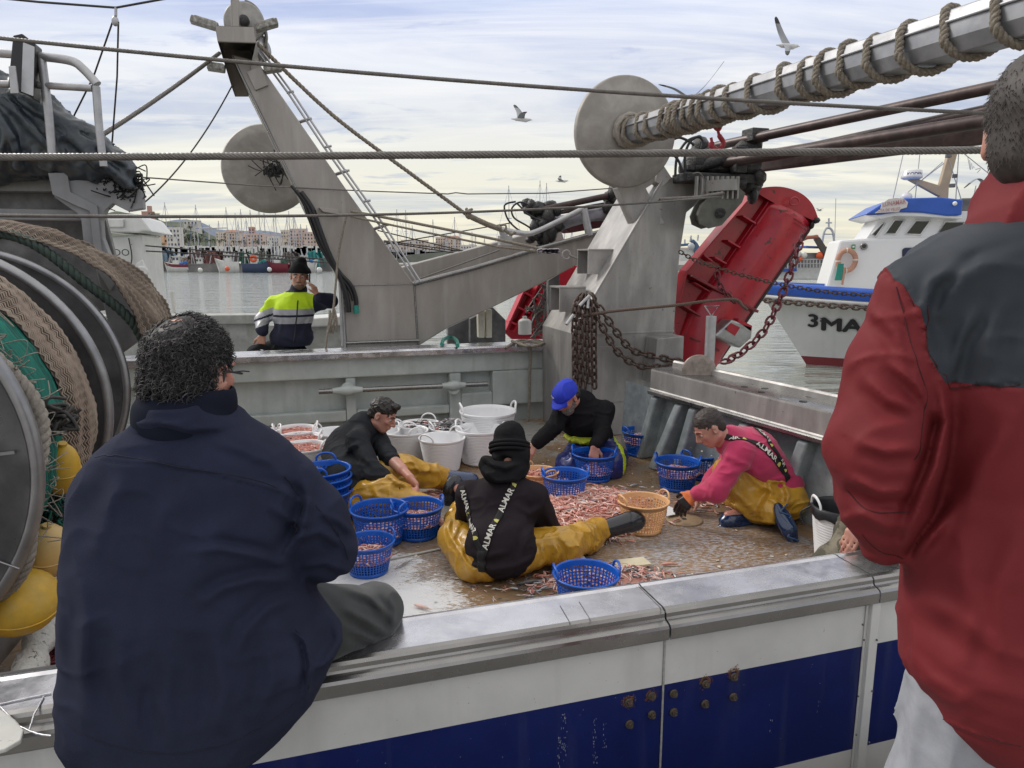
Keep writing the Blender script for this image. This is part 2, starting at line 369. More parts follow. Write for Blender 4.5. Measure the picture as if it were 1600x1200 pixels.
# score lines and welded seam lines on the cap
for (x0,y0,x1,y1) in ((875,946,892,975),(905,940,925,972),(996,914,1040,957)): m = MB(); m.tube([atz(x0,y0,CAP+.001), atz(x1,y1,CAP+.001)], 0.0012, 4); m.build('weld_line', DSTEEL, boat)
# bolts
pts = [(982,1097),(1018,1087),(1052,1083),(1102,1068),(1146,1057),(983,1131),(1018,1116),(1052,1112),(1101,1099),(1145,1088)]
bh = MB(); bh.lathe((0,0,0), (0,-1,0), [(0.0001,.006),(.0125,.006),(.0135,.004),(.0135,0)], 20, 0, False)
bh.lathe((0,0,0), (0,-1,0), [(0.0001,.015),(.0075,.015),(.008,.013),(.008,.005)], 6, 0, False)
bmesh0 = bh.mesh('bolt', mat('bolt_steel', (0.14,0.12,0.10), 0.45, 0.6, 0.3, 90, (0.25,0.16,0.09)))
rustm = mat('rust_stain', (0.22,0.10,0.04), 0.8, 0, 0.3, 60)
for i, (x, y) in enumerate(pts):
    o = put(bmesh0, 'bolt', boat); o.location = Vector(atn(x, y, NH-.002)); o.rotation_euler = (0, 0.3*i, BA)
for i, (x, y, k) in enumerate(((1102,1068,1.0),(1146,1057,1.5),(982,1097,.6),(1018,1087,.4))):
    c = atn(x, y, NH-.0015); m = MB()
    for q in range(int(150*k)+60):
        g = abs(random.gauss(0,1)); a_ = random.uniform(0,6.28); p = c+UX*math.cos(a_)*(.012+.006*g)+ZX*(math.sin(a_)*(.010+.006*g)+.007*k)*(1 if math.sin(a_) > -.2 else 1.2); s_ = random.uniform(.0006,.0022); m.add([p-UX*s_, p-ZX*s_, p+UX*s_, p+ZX*s_], [(0,1,2,3)])
    m.build('rust_stain', rustm, boat)
m = MB()
for (x0, y0, n_, hgt) in ((882,1112,34,70),(874,1150,20,50),(929,1118,24,75),(944,1130,10,40),(1205,1120,5,30),(1280,1085,5,30)):
    for q in range(n_):
        x, y = x0+random.gauss(0,2.2), y0+random.uniform(0,hgt); p = atn(x, y, NH-.001); s_ = random.uniform(.0003,.0010); L_ = random.uniform(.001,.008); m.add([p-UX*s_, p+UX*s_, p+UX*s_*.6-ZX*L_, p-UX*s_*.6-ZX*L_], [(0,3,2,1)])
for q in range(160):
    x, y = random.uniform(400,1340), random.uniform(1000,1199); p = atn(x, y, NH-.001); s_ = random.uniform(.0005,.0016); m.add([p-UX*s_, p-ZX*s_, p+UX*s_, p+ZX*s_], [(0,1,2,3)], int(random.random() < .5))
m.build('paint_scratches', [mat('scratched_paint', (0.42,0.44,0.48), .7), mat('dirt_speck', (0.1,0.09,0.08), .8)], boat)['kind'] = 'stuff'
# little screws in the strake
for (x,y) in ((1350,1000),(1348,976),(1372,940),(1341,1088),(1338,1148),(1363,1080),(1358,1160),(1370,1000)): m = MB(); m.ball(atn(x,y,NH-.024), .004, 0, 6); m.build('screw', DSTEEL, boat)
# left end of the cap: weld beads, plate and broken moulding
m = MB()
for P in ([(0,1100),(80,1083)], [(0,1104),(30,1135),(46,1142)], [(68,1088),(52,1120),(46,1140)], [(46,1142),(60,1147),(80,1150)]):
    Q = resample([atz(x,y,CAP+.003) for x,y in P], .006); Q += np.array([[random.uniform(-1,1)*.0007, random.uniform(-1,1)*.0007, 0] for _ in Q]); m.tube(Q, .0022, 5)
m.build('weld_bead', mat('weld_bead', (0.6,0.6,0.62), 0.4, 0.5, 0.2, 90), boat)
m = MB(); P = [atz(x,y,CAP+.002) for x,y in ((-60,1100),(0,1112),(25,1130),(38,1146),(34,1162),(10,1176),(-60,1195))]; m.prism(P, (0,0,.01)); m.build('bracket_plate', mat('worn_white_plate', (0.5,0.5,0.47), 0.5, 0, 0.15, 8, spots=((0.2,0.15,0.1), 20, 0.6, 0.7)), boat, .003)

# far side bulwark, drawn on the vertical plane n = 7.95
NF = 7.95
def FP(*pts): return [atn(x, y, NF) for x, y in pts]
zc = CAP
u0, u1 = -5.0, uat(858, 545, NF)
m = MB(); m.add([B(u0,NF+.14,zc), B(u1,NF+.14,zc), B(u1,NF+.14,DECK-.05), B(u0,NF+.14,DECK-.05)], [(0,3,2,1)])
def zline(x, y): return atn(x, y, NF)[2]
ztop = zline(560, 578)
def rect(xa, xb, z0, z1, th=.14, nn=NF, bd=0):
    ua, ub = (uat(xa, 600, NF) if xa > -900 else u0), uat(xb, 600, NF)
    m.box(B((ua+ub)/2, nn+th/2, (z0+z1)/2), (abs(ub-ua), th, abs(z1-z0)))
rect(-999, 858, zc-.02, zline(560,590))          # top beam
rect(540, 556, zline(560,590), DECK-.02, .12, NF+.012); rect(703, 721, zline(560,590), DECK-.02, .12, NF+.012)
rect(-999, 540, zline(450,648), zline(450,666), .10, NF+.03); rect(556, 703, zline(640,637), zline(640,651), .10, NF+.03)
rect(770, 858, zline(560,590), zline(800,632), .135, NF+.004); rect(721, 770, zline(740,614), zline(740,641), .128, NF+.008)
m.build('far_bulwark', GPAINT, boat, 0.018, seg=3)
m = MB(); m.box(B((u0+u1)/2, NF+.11, zc+.0), ((u1-u0), .34, .05)); m.box(B((u0+u1)/2, NF-.065, zc-.02), ((u1-u0)-.01, .03, .075))
m.build('rail_cap', [CAPST], boat, 0.012)
m = MB(); a, b = atn(498,612,NF-.07), atn(762,600,NF-.07); m.cyl(a, b, .028); m.build('grab_pole', TRIM, boat)
for x0, x1 in ((518,568),(690,728)):
    m = MB(); ts = np.linspace(0,1,9); P = [atn(x0+(x1-x0)*t, 612-12*((x0+(x1-x0)*t)-498)/264, NF-.068) for t in ts]; m.tube(P, [.028,.036,.042,.055,.06,.055,.042,.036,.028], 14)
    m.tube([atn((x0+x1)/2, 607, NF-.07), atn((x0+x1)/2, 607, NF+.05)], .07, 12); m.build('pole_bracket', GPAINT, boat)

# gallows (far stern corner)
NG = 6.95
gal = MB()
fr = [(894,521),(1035,281),(1043,277),(1128,276),(1128,290),(1111,301),(1073,332),(1062,400),(1053,517),(1046,560),(1003,674)]
P = [atn(x,y,NG) for x,y in fr]; P[-1][2] = DECK
bl = atn(894, 640, NG).copy(); bl[2] = DECK; P.append(bl)
gal.prism(P, NX*.95)
gal.build('gallows', STEEL, boat, 0.012)
m = MB()      # doubler plates, weld ridges
P = [atn(x,y,NG-.012) for x,y in ((925,542),(990,541),(988,626),(925,631))]; m.prism(P, NX*.014)
P = [atn(x,y,NG-.008) for x,y in ((896,522),(1053,516),(1053,519),(896,525))]; m.prism(P, NX*.01)
m.tube([atn(894,521,NG), atn(1035,281,NG)], .012, 8); m.tube([atn(894,521,NG), atn(894,640,NG)], .012, 8)
m.build('weld_plate', STEEL, boat, 0.003)
for (pa, sz) in (([(930,394),(972,396),(950,424),(931,424)], .5), ([(890,452),(926,456),(900,478),(888,490)], .5)):
    m = MB(); P = [atn(x,y,NG+.1) for x,y in pa]; c = np.mean(P, 0)
    w_, h_ = .30, .26
    for s in (0, 1): m.box(c+NX*(.12+.3*s)+UX*0, (w_, .02, h_))
    m.box(c+NX*.27+ZX*h_/2, (w_+.0, .34, .018)); m.build('tube_stub', STEEL, boat, .003)
m = MB(); a = atn(868,560,NG+.75); b = a.copy(); b[2] = DECK; m.cyl(b, a, .075); m.build('fender_post', STEEL, boat)
m = MB(); a = atn(868,562,NG+.6); m.cyl(a, a+UX*.22-NX*.1, .018); m.ball(a+UX*.22-NX*.1, .035); m.build('cleat_pin', PIPE, boat)
# bracket and big warp disc
D0 = at(977, 207, 7.55); BD = unit(at(1640, 12, 3.3)-at(985, 207, 7.5))
m = MB(); m.lathe(D0, -BD, [(0.001,-.05),(.525,-.05),(.54,-.035),(.545,-.01),(.545,.02),(.54,.04),(.53,.045),(.49,.03),(0.001,.02)], 64)
m.build('warp_disc', mat('cast_disc_metal', (0.27,0.25,0.225), 0.55, 0.25, 0.12, 4, (0.35,0.33,0.30), 0.04, 40, spots=((0.07,0.06,0.05), 22, 0.70, 0.8)), boat)
m = MB()
m.prism([at(x,y,7.75) for x,y in ((965,293),(1006,288),(1040,350),(1000,352),(990,350))], NX*.14)
m.prism([at(x,y,7.75) for x,y in ((1028,265),(1037,258),(1050,278),(1036,292),(1024,284))], NX*.14)
m.prism([at(x,y,7.8) for x,y in ((985,292),(1000,300),(1035,278),(1028,262))], NX*.1)
m.build('disc_bracket', STEEL, boat, .006)
# derrick boom running from the disc towards the quay
A0, A1 = D0+BD*.06, D0+BD*6.2
bx = unit(np.cross(BD, ZX)); by = unit(np.cross(bx, BD))
m = MB(); hs = .10
sec = [(-hs,-.05),(-hs*1.0,.03),(-hs*.75,.09),(0,.115),(hs*.75,.09),(hs,.03),(hs,-.05),(hs*.7,-.12),(-hs*.7,-.12)]
V = [A0+bx*a+by*b for a,b in sec]+[A1+bx*a+by*b for a,b in sec]; k = len(sec)
m.add(V, [(i,(i+1)%k,k+(i+1)%k,k+i) for i in range(k)]+[tuple(range(k-1,-1,-1)), tuple(range(k,2*k))])
for s in (-1,1): m.add([A0+bx*s*(hs+.012)+by*.035, A1+bx*s*(hs+.012)+by*.035, A1+bx*s*(hs+.012)+by*.02, A0+bx*s*(hs+.012)+by*.02, A0+bx*s*hs+by*.035, A1+bx*s*hs+by*.035, A1+bx*s*hs+by*.02, A0+bx*s*hs+by*.02], [(0,1,2,3),(0,4,5,1),(3,2,6,7)])
m.build('derrick_boom', mat('boom_steel', (0.25,0.255,0.27), 0.42, 0.6, 0.15, 4, (0.33,0.335,0.35), 0.02, 60, rvar=.1, spots=((0.12,0.1,0.09), 20, 0.68, 0.7)), boat, .006)
# dark twin booms to the right
RB = mat('dark_brown_boom', (0.055,0.038,0.036), 0.42, 0.3, 0.3, 6, (0.09,0.06,0.055), 0.03, 60)
m = MB()
a, b = at(1120,228,8.2), at(1700,105,5.2); m.cyl(a, a+(b-a)*1.9, .048)
a, b = at(1165,252,8.2), at(1700,140,5.2); m.cyl(a, a+(b-a)*1.9, .05); a, b = at(1085,262,8.1), at(1700,163,5.2); m.cyl(a, a+(b-a)*1.9, .055)
V = [at(1170,238,8.4), at(1170,270,8.4), at(1700,150,5.4), at(1700,205,5.4)]
V[2], V[3] = V[0]+(V[2]-V[0])*1.9, V[1]+(V[3]-V[1])*1.9; m.prism([V[0],V[2],V[3],V[1]], NX*.3); m.build('outrigger_boom', RB, boat, .01)
# winch head: greasy lump, blocks and hoses
m = MB()
for (x,y,Y,r) in ((1085,255,7.9,(.17,.2,.13)),(1100,236,7.9,(.14,.16,.13)),(1120,262,7.9,(.26,.2,.14)),(1165,262,7.9,(.2,.2,.17)),(1180,280,7.9,(.13,.15,.15)),(1165,240,7.9,(.15,.12,.12)),(1180,222,7.9,(.10,.1,.09)),(1175,300,7.9,(.08,.1,.1))):
    c = at(x,y,Y)
    for q in range(4): m.ball(c+rng.normal(0,.035,3), np.array(r)*rng.uniform(.65,1,3), 0, 10)
m.cyl(at(1085,262,7.75), at(1150,243,7.75), .06); m.cyl(at(1118,285,7.7), at(1165,287,7.7), .05)
m.box(at(1120,280,7.8), (.9,.3,.09)); m.box(at(1180,212,7.8), (.2,.2,.13)); m.box(at(1155,250,7.65),(.14,.1,.26))
m.build('winch_head', BLACKR, boat, .01)
m = MB(); m.cyl(at(1123,283,7.6), at(1123,300,7.6), .2, 20)
for i in range(9): m.box(at(1088+i*8,293,7.5), (.02,.04,.22))
m.build('swivel_post', STEEL, boat)
for P in ([(1055,276),(1058,245),(1072,222),(1090,214),(1098,220),(1096,232)], [(1066,277),(1062,255),(1052,240),(1045,225)], [(1072,278),(1070,245),(1078,222),(1092,213),(1097,218)], [(1045,222),(1060,215),(1075,220),(1085,227)]):
    m = MB(); m.tube(spline([at(x,y,7.7) for x,y in P]), .014, 8); m.build('hydraulic_hose', BLACKP, boat)
m = MB(); m.tube(spline([at(x,y,7.4) for x,y in ((1082,272),(1092,270),(1100,280),(1100,295),(1097,306))]), .006, 6); m.build('loose_wire', WIRE, boat)
# hanging pulley block
m = MB(); cpl = atn(1132,322,NG-.35)
P = [atn(x,y,NG-.42) for x,y in ((1090,337),(1098,318),(1110,305),(1152,290),(1165,302),(1160,316),(1128,352),(1108,357),(1093,350))]
m.prism(P, NX*.02); m.prism([p+NX*.14 for p in P], NX*.02); m.prism([p*.8+np.mean(P,0)*.2+NX*.03 for p in P], NX*.1)
m.build('pulley_block', mat('olive_grey_cheek', (0.11,0.11,0.095), 0.5, 0.3, 0.25, 12, bump=.04), boat, .004)
m = MB(); m.cyl(atn(1126,333,NG-.46), atn(1126,333,NG-.2), .05); m.cyl(atn(1126,333,NG-.48), atn(1126,333,NG-.46), .025); m.build('pulley_pin', BLACKR, boat)

# stern bulwark
q0, q1 = B(3.21,5.98,0), B(3.80,1.75,0)
sd_ = unit(q1-q0); so_ = unit(np.cross(sd_, ZX)); 
if so_.dot(UX) < 0: so_ = -so_
def SB(t, o, z): return q0+sd_*t+so_*o+ZX*z
Ls = np.linalg.norm(q1-q0)
prof = [(.30,-.32),(.30,.045),(.285,.06),(.262,.06),(.25,.045),(.245,.004),(.012,.0),(0,-.006),(-.003,-.02),(-.003,-.185),(-.012,-.195),(-.03,-.20),(-.035,-.21),(-.035,-.235),(-.028,-.243),(0.02,-.25)]
m = MB(); G = np.array([[SB(t,o,CAP+z) for o,z in prof] for t in np.linspace(0, Ls, 6)]); m.grid(G, 0, False, True)
m.add(G[0], [tuple(range(len(prof)))])
k = len(prof)-1
for i in range(5*k):
    if (i % k) in (7,8,9) or (i % k) < 5: m.m[i] = 1
m.build('stern_cap', [TRIM, STEEL], boat)
m = MB(); m.add([SB(0,.30,CAP-.3), SB(Ls,.30,CAP-.3), SB(Ls,.30,WATER-.3), SB(0,.30,WATER-.3)], [(0,1,2,3)]); m.build('transom', WHITE, boat)
m = MB(); m.add([SB(-.6,.12,CAP-.22), SB(Ls,.12,CAP-.22), SB(Ls,.08,DECK-.05), SB(-.6,.08,DECK-.05)], [(0,3,2,1)])
for t in (.06,.42,.62,1.25,1.85,2.5,3.1,3.7):
    V = []
    for dt in (-.05,.05):
        for (oo, z) in ((.13, CAP-.24),(-.01, CAP-.27),(.11, DECK),(-.16 if t in (.42,1.25) else -.06, DECK)): V.append(SB(t+dt+(.16 if z==DECK else 0)*(-1), oo, z))
    m.hull([V[0],V[1],V[2],V[3],V[4],V[5],V[6],V[7]])
m.build('stern_bulwark', GPAINT2, boat, .02, seg=3)
for (x,y) in ((1178,600),(1195,607),(1163,604),(1190,612),(1255,627),(1265,620)):
    m = MB(); c = atz(x,y,CAP+.003); m.lathe(c, ZX, [(.001,.002),(.028,.002),(.03,0)], 16); m.build('cap_hole', BLACKP, boat)
m = MB(); P = [at(1027,529,7.45), at(1069,525,7.45), at(1067,585,7.45), at(1020,600,7.45)]; m.prism(P, NX*.25); m.build('corner_box', STEEL, boat, .01)
m = MB(); m.prism([at(1018,600,6.75), at(1044,588,6.75), at(1046,585,6.75), at(1044,603,6.75), at(1030,606,6.75)], NX*.02); m.build('corner_gusset', TRIM, boat)
m = MB(); a = atz(1107,584,CAP); b = a.copy(); b[2] = at(1108,494,a[1])[2]; m.cyl(a, b, .045); m.tube([b, b+UX*.07+ZX*.09, b-UX*.07+ZX*.09], .008, 6, True); m.build('mooring_post', PIPE, boat)
m = MB(); c = SB(-.02,.13,CAP+.0); m.lathe(at(1092,580,6.3), unit([-.2,-1,.15]), [(.001,.03),(.1,.028),(.14,.03),(.15,.02),(.15,-.02),(.001,-.02)], 32); m.build('roller', mat('rusty_roller', (0.25,0.21,0.18), 0.5, 0.5, 0.25, 30), boat)

# net drum: three flanges and the core on an axis across the boat
ND = [(-1.80,-.76,3.0),(-1.80,-.76,4.12),(-1.88,-.79,4.95)]
DR = mat('net_drum_steel', (0.085,0.085,0.09), 0.38, 0.45, 0.3, 3, (0.14,0.14,0.145), 0.03, 12, rvar=.15)
RIM = mat('worn_rim_steel', (0.3,0.3,0.31), 0.35, 0.75, 0.2, 8)
for i, (u_, z_, n_) in enumerate(ND):
    m = MB(); c = B(u_, n_, z_)
    m.lathe(c, NX, [(.001,0),(.70,0),(.79,.01),(.815,0)], 72, 0); m.lathe(c, NX, [(.815,.05),(.001,.05)], 72, 0)
    th = np.linspace(0, 2*math.pi, 96, endpoint=False)
    m.tube([c+NX*.025+(UX*math.cos(t)+ZX*math.sin(t))*.83 for t in th], .028, 10, True, 1)
    if i == 0:
        for a_ in (0.05, 2.1, 4.2): m.box(c+(UX*math.cos(a_)+ZX*math.sin(a_))*.45-NX*.004, (.65,.006,.012), (UX*math.cos(a_)+ZX*math.sin(a_), NX, -UX*math.sin(a_)+ZX*math.cos(a_)), 1)
        m.tube([c+UX*.2-ZX*.1-NX*.004, c+UX*.74-ZX*.42-NX*.004], .004, 5, m=1)
    m.build('net_drum_flange', [DR, RIM], boat)
m = MB(); m.cyl(B(-1.8,2.9,-.76), B(-1.88,6.6,-.79), .22); m.build('net_drum_core', DR, boat)
# winch-bed structures low on the left
m = MB(); m.add([B(-2.6,1.97,CAP+.0), B(-.5,1.97,CAP), B(-.5,2.0,DECK), B(-2.6,2.0,DECK)], [(0,1,2,3)])
P = [atz(x,y,-1.75) for x,y in ((-40,1090),(88,935),(70,900),(-60,1010))]; m.prism(P, (0,0,.25)); m.build('drum_bed', STEEL, boat, .01)
# shelter deck over the drum: dark beams, arch frame
NS = 6.6
SH = mat('grey_shelter_paint', (0.22,0.225,0.235), 0.45, 0, 0.12, 3, (0.28,0.285,0.29), 0.02, 20, streak=((0.14,0.13,0.12), 8, .4))
m = MB()
m.prism([atn(x,y,NS) for x,y in ((105,268),(104,262),(190,268),(222,300),(224,326),(200,330),(176,318),(165,328),(158,345),(160,372),(175,410),(200,440),(235,520),(180,560),(150,420),(132,395),(127,345),(120,333),(85,308),(78,275))], NX*.12)
m.build('shelter_arch', SH, boat, .006)
m = MB(); m.prism([atn(x,y,NS-.03) for x,y in ((75,270),(105,270),(110,300),(152,322),(158,390),(180,440),(172,455),(150,420),(147,395),(140,330),(120,322),(82,304))], NX*.04); m.build('arch_flange', SH, boat, .004)
m = MB()
for (y0,y1,nn,mm) in ((262,300,NS+.3,0),(300,330,NS+.5,1),(328,345,NS+.2,0)):
    m.prism([atn(-80,y0-4,nn), atn(118,y0,nn), atn(128,y1,nn), atn(-80,y1-2,nn)], NX*.15, mm)
m.prism([atn(-90,322,NS+.6), atn(160,326,NS+.6), atn(200,480,NS+.6), atn(-90,520,NS+.6)], NX*.1, 1)
m.prism([atn(-90,130,NS+.3), atn(20,150,NS+.3), atn(160,262,NS+.3), atn(150,275,NS+.3), atn(-90,275,NS+.3)], NX*.5, 1)
m.build('shelter_roof', [SH, DSTEEL], boat, .01)
m = MB()
R_ = lambda pts, r, Y=5.6: m.tube(spline([at(x,y,Y) for x,y in pts], 6), r, 10)
R_([(-60,80),(0,83),(60,88),(110,95),(130,108),(152,132)], .032); R_([(-40,130),(57,133),(145,138)], .026)
R_([(65,92),(76,180),(82,250)], .03); R_([(150,135),(155,200),(162,260)], .028)
m.build('hand_rail', PIPE, boat)
m = MB(); c = [at(x,y,5.5) for x,y in ((20,55),(34,52),(55,68),(52,155),(33,142),(12,135))]
m.prism(c, NX*.16); m.build('floodlight', BLACKP, boat, .008)
m = MB(); m.add([at(36,66,5.45), at(54,73,5.45), at(52,150,5.45), at(33,143,5.45)], [(0,3,2,1)]); m.build('floodlight_glass', mat('lamp_glass', (0.5,0.52,0.54), 0.12, 0, 0.1, 8), boat)
m = MB(); m.prism([at(x,y,5.4) for x,y in ((13,103),(24,103),(29,146),(16,146))], NX*.02); m.build('floodlight_bracket', PIPE, boat, .004)
# mast-side arm poking out with a short stay
m = MB(); m.tube([at(205,274,7), at(222,274,7)], .02, 8); m.tube([at(221,274,7), at(221,325,7)], .008, 6); m.tube([at(215,280,7), at(215,315,7)], .006, 6); m.tube([at(221,277,7), at(241,306,7)], .007, 6); m.build('stay_arm', DARKROPE, boat)
# ================================================================ water, quay, air
def watermat():
    m = bpy.data.materials.new('harbour_water'); m.use_nodes = True; t = m.node_tree; b = t.nodes['Principled BSDF']; l = t.links.new
    b.inputs['Base Color'].default_value = (0.22,0.24,0.215,1); b.inputs['Roughness'].default_value = 0.07; b.inputs['IOR'].default_value = 1.6
    b.inputs['Specular IOR Level'].default_value = 0.9
    tcn = t.nodes.new('ShaderNodeTexCoord'); prev = None
    for sc, st, d, rot in ((0.5, (0.45,1.8,1), .26, .05), (1.7, (0.42,1.9,1), .13, -.1), (6, (.6,1.5,1), .014, .2)):
        mp = t.nodes.new('ShaderNodeMapping'); mp.inputs['Scale'].default_value = st; mp.inputs['Rotation'].default_value = (0,0,rot); l(tcn.outputs['Object'], mp.inputs[0])
        q = t.nodes.new('ShaderNodeTexNoise'); q.inputs['Scale'].default_value = sc; q.inputs['Detail'].default_value = 3; q.inputs['Distortion'].default_value = .5; l(mp.outputs[0], q.inputs[0])
        bp = t.nodes.new('ShaderNodeBump'); bp.inputs['Distance'].default_value = d; bp.inputs['Strength'].default_value = 1; l(q.outputs[0], bp.inputs['Height'])
        if prev: l(prev, bp.inputs['Normal'])
        prev = bp.outputs[0]
    l(prev, b.inputs['Normal']); return m
m = MB(); m.add([(-4000,-60,WATER), (4000,-60,WATER), (4000,6000,WATER), (-4000,6000,WATER)], [(0,1,2,3)])
tag(m.build('water', watermat()), 'rippled pale harbour water reflecting the cloudy sky', 'water', kind='structure')
m = MB(); m.hull([B(-30,-14,-1.47), B(-30,-14,-4), B(-30,1.35,-1.47), B(-30,1.35,-4), B(30,-14,-1.47), B(30,-14,-4), B(30,1.35,-1.47), B(30,1.35,-4)])
tag(m.build('quay', mat('quay_concrete', (0.3,0.29,0.27), 0.85, 0, 0.2, 2, bump=.1)), 'grey concrete quay below the onlookers', 'quay', kind='structure')

# ================================================================ neighbouring boat with its stern gantry
nb = empty('neighbour_trawler', B(-1, 10, WATER), 'x', 'fishing boat')
nb['label'] = 'second trawler moored beyond, with tall leaning grey steel gantry leg and sloping arm'
m = MB(); m.add([B(-8,8.35,-1.9), B(3,8.35,-1.9), B(3,11.6,-1.9), B(-8,11.6,-1.9)], [(0,1,2,3)]); m.build('deck', GPAINT2, nb)
m = MB(); m.hull([B(-8,8.3,-1.2), B(-8,8.3,-3), B(-8,8.38,-1.2), B(-8,8.38,-3), B(2.9,8.3,-1.2), B(2.9,8.3,-3), B(2.9,8.38,-1.2), B(2.9,8.38,-3)]); m.build('near_bulwark', WHITE, nb)
NW = 11.2; CONC = mat('weathered_grey_bulwark', (0.30,0.30,0.28), 0.7, 0, 0.15, 5, (0.36,0.36,0.34), .05, 30, streak=((0.16,0.15,0.13), 9, .5), spots=((0.14,0.12,0.1), 26, .66, .6))
m = MB(); m.prism([atn(x,y,NW) for x,y in ((150,505),(405,505),(405,560),(150,560))], NX*.2); m.prism([atn(x,y,NW-.06) for x,y in ((150,494),(402,492),(402,506),(150,508))], NX*.35)
m.prism([atn(x,y,NW+.05) for x,y in ((405,509),(560,505),(560,580),(405,580))], NX*.2)
m.build('far_bulwark', CONC, nb, .01)
m = MB(); m.prism([atn(x,y,NW-.05) for x,y in ((478,498),(536,494),(540,508),(478,512))], NX*.6); m.build('white_coaming', WHITE, nb, .02)
m = MB(); m.prism([atn(x,y,NW-.06) for x,y in ((402,493),(407,493),(407,508),(402,506))], NX*.35); m.prism([atn(x,y,10.9) for x,y in ((266,455),(270,455),(274,490),(270,490))], NX*.06); m.build('bollard_pole', mat('cream_plastic', (0.6,0.58,0.52),0.5), nb)
NL = 8.5
def NP(pts, n=NL): return [atn(x,y,n) for x,y in pts]
LEGM = mat('grey_brown_gantry_steel', (0.30,0.275,0.25), 0.46, 0.35, 0.10, 2.5, (0.35,0.325,0.30), 0.02, 150, stretch=(1,1,.3), streak=((0.42,0.40,0.37), 11, .6), rvar=.08, spots=((0.13,0.08,0.05), 24, .68, .8))
m = MB(); m.prism(NP([(361,84),(402,95),(544,300),(647,444),(653,541),(541,549),(536,446),(465,300),(417,197)]), NX*.85); m.build('gantry_leg', LEGM, nb, .012)
m = MB(); m.prism(NP([(647.5,443),(740,420),(836,391),(964,356),(990,352),(975,372),(928,400),(852,440),(770,480),(700,512),(653.5,541)], NL+.02), NX*.35); m.build('gantry_arm', LEGM, nb, .012)
m = MB(); m.prism(NP([(560,436),(645,413),(740,388),(800,372),(875,352),(890,400),(760,440),(600,480)], NL+1.5), NX*.3); m.build('rear_arm', LEGM, nb, .012)
m = MB(); m.tube(NP([(541,548),(536,446),(465,300),(363,88)], NL-.005), .012, 6); m.tube(NP([(536,446),(647,444),(653,541)], NL-.005), .008, 6); m.tube(NP([(541,536),(655,532)], NL-.02), .018, 6)
m.tube(NP([(647,443),(740,419),(836,390),(964,355)], NL+.0), .028, 8)
m.build('weld_edge', TRIM, nb)
m = MB(); m.prism(NP([(385,112),(408,103),(419,133),(399,141)], NL-.03), NX*.03); m.build('gantry_panel', LEGM, nb, .004); m = MB(); m.prism(NP([(498,324),(528,327),(530,335),(505,331)], NL-.12), NX*.15); m.build('gantry_lug', LEGM, nb, .004)
# head of the gantry
m = MB(); q = NP([(336,40),(397,42),(400,67),(340,65)], NL-.35); m.prism(q, NX*.03)
qb = NP([(340,65),(400,67),(405,101),(380,136),(362,136)], NL-.35)
m.add([q[0], q[1], q[2], q[3]]+[p+NX*.9 for p in (q[0],q[1],q[2],q[3])], [(4,5,6,7),(0,4,7,3),(1,2,6,5),(0,1,5,4)])
bt = NP([(362,136),(384,136)], NL+.2)
m.add([q[3], q[2], bt[1], bt[0], q[3]+NX*.9, q[2]+NX*.9, bt[1]+NX*.5, bt[0]+NX*.5], [(0,4,7,3),(1,2,6,5),(4,5,6,7)])
m.build('gantry_head', LEGM, nb, .006)
m = MB(); m.prism(NP([(361,-60),(373,-60),(373,42),(363,42)], NL-.1), NX*.1); m.prism(NP([(359,-60),(361,-60),(363,42),(361,42)], NL-.1), NX*.02); m.build('mast_post', LEGM, nb, .004)
m = MB(); c = at(382,36,8.3); m.lathe(c, -NX, [(.001,-.05),(.20,-.05),(.215,-.03),(.20,0),(.21,.04),(.19,.05),(.08,.03),(.07,.05),(.001,.05)], 40); m.build('sheave_wheel', mat('worn_sheave', (0.3,0.29,0.27), .5, .4, .2, 12), nb)
m = MB(); m.lathe(at(381,32,8.2), -NX, [(.001,.03),(.02,.03),(.055,.02),(.06,-.03)], 20); m.build('sheave_hub', BLACKR, nb)
for (x0,y0,x1,y1,wd) in ((298,30,341,43,.07),(399,45,434,35,.07),(324,104,352,108,.07),(412,110,440,106,.065)):
    m = MB(); a, b = at(x0,y0,8.1), at(x1,y1,8.1); d = unit(b-a); up = unit(np.cross(NX, d)); m.box((a+b)/2, (np.linalg.norm(b-a), .13, wd), (d, NX, up)); m.box((a+b)/2-up*.03, (np.linalg.norm(b-a)*.8, .11, .03), (d, NX, up))
    m.build('floodlight', mat('dirty_lamp_housing', (0.2,0.19,0.17), .5, .3, .4, 22, (0.4,0.39,0.36)), nb, .012)
m = MB(); m.tube(spline([at(x,y,8.4) for x,y in ((383,2),(395,8),(405,20),(412,38),(416,60),(411,78),(403,84))]), .02, 8); m.tube(spline([at(x,y,8.4) for x,y in ((400,50),(413,60),(417,80),(410,98),(398,100))]), .013, 8); m.build('cable_loop', WIRE, nb)
m = MB(); m.lathe(at(408,78,8.4), unit((1,-.4,0)), [(.001,-.04),(.12,-.04),(.10,0),(.12,.04),(.001,.04)], 28); m.build('sheave_wheel', PIPE, nb)
m = MB()
for dx in (0,7):
    m.tube([at(x+dx,y,8.25) for x,y in ((399,76),(452,148),(505,228),(560,305),(600,362),(650,440))], .012, 6)
for t,(x,y) in enumerate(((450,144),(478,186),(509,229),(537,267),(570,314),(598,352))):
    m.tube([at(x-2,y+1,8.25), at(x+9,y-1,8.25)], .014, 6)
    if t in (1,3,5): m.tube([at(x-14,y+6,8.45), at(x+4,y,8.25)], .02, 6)
m.build('conduit_ladder', PIPE, nb)
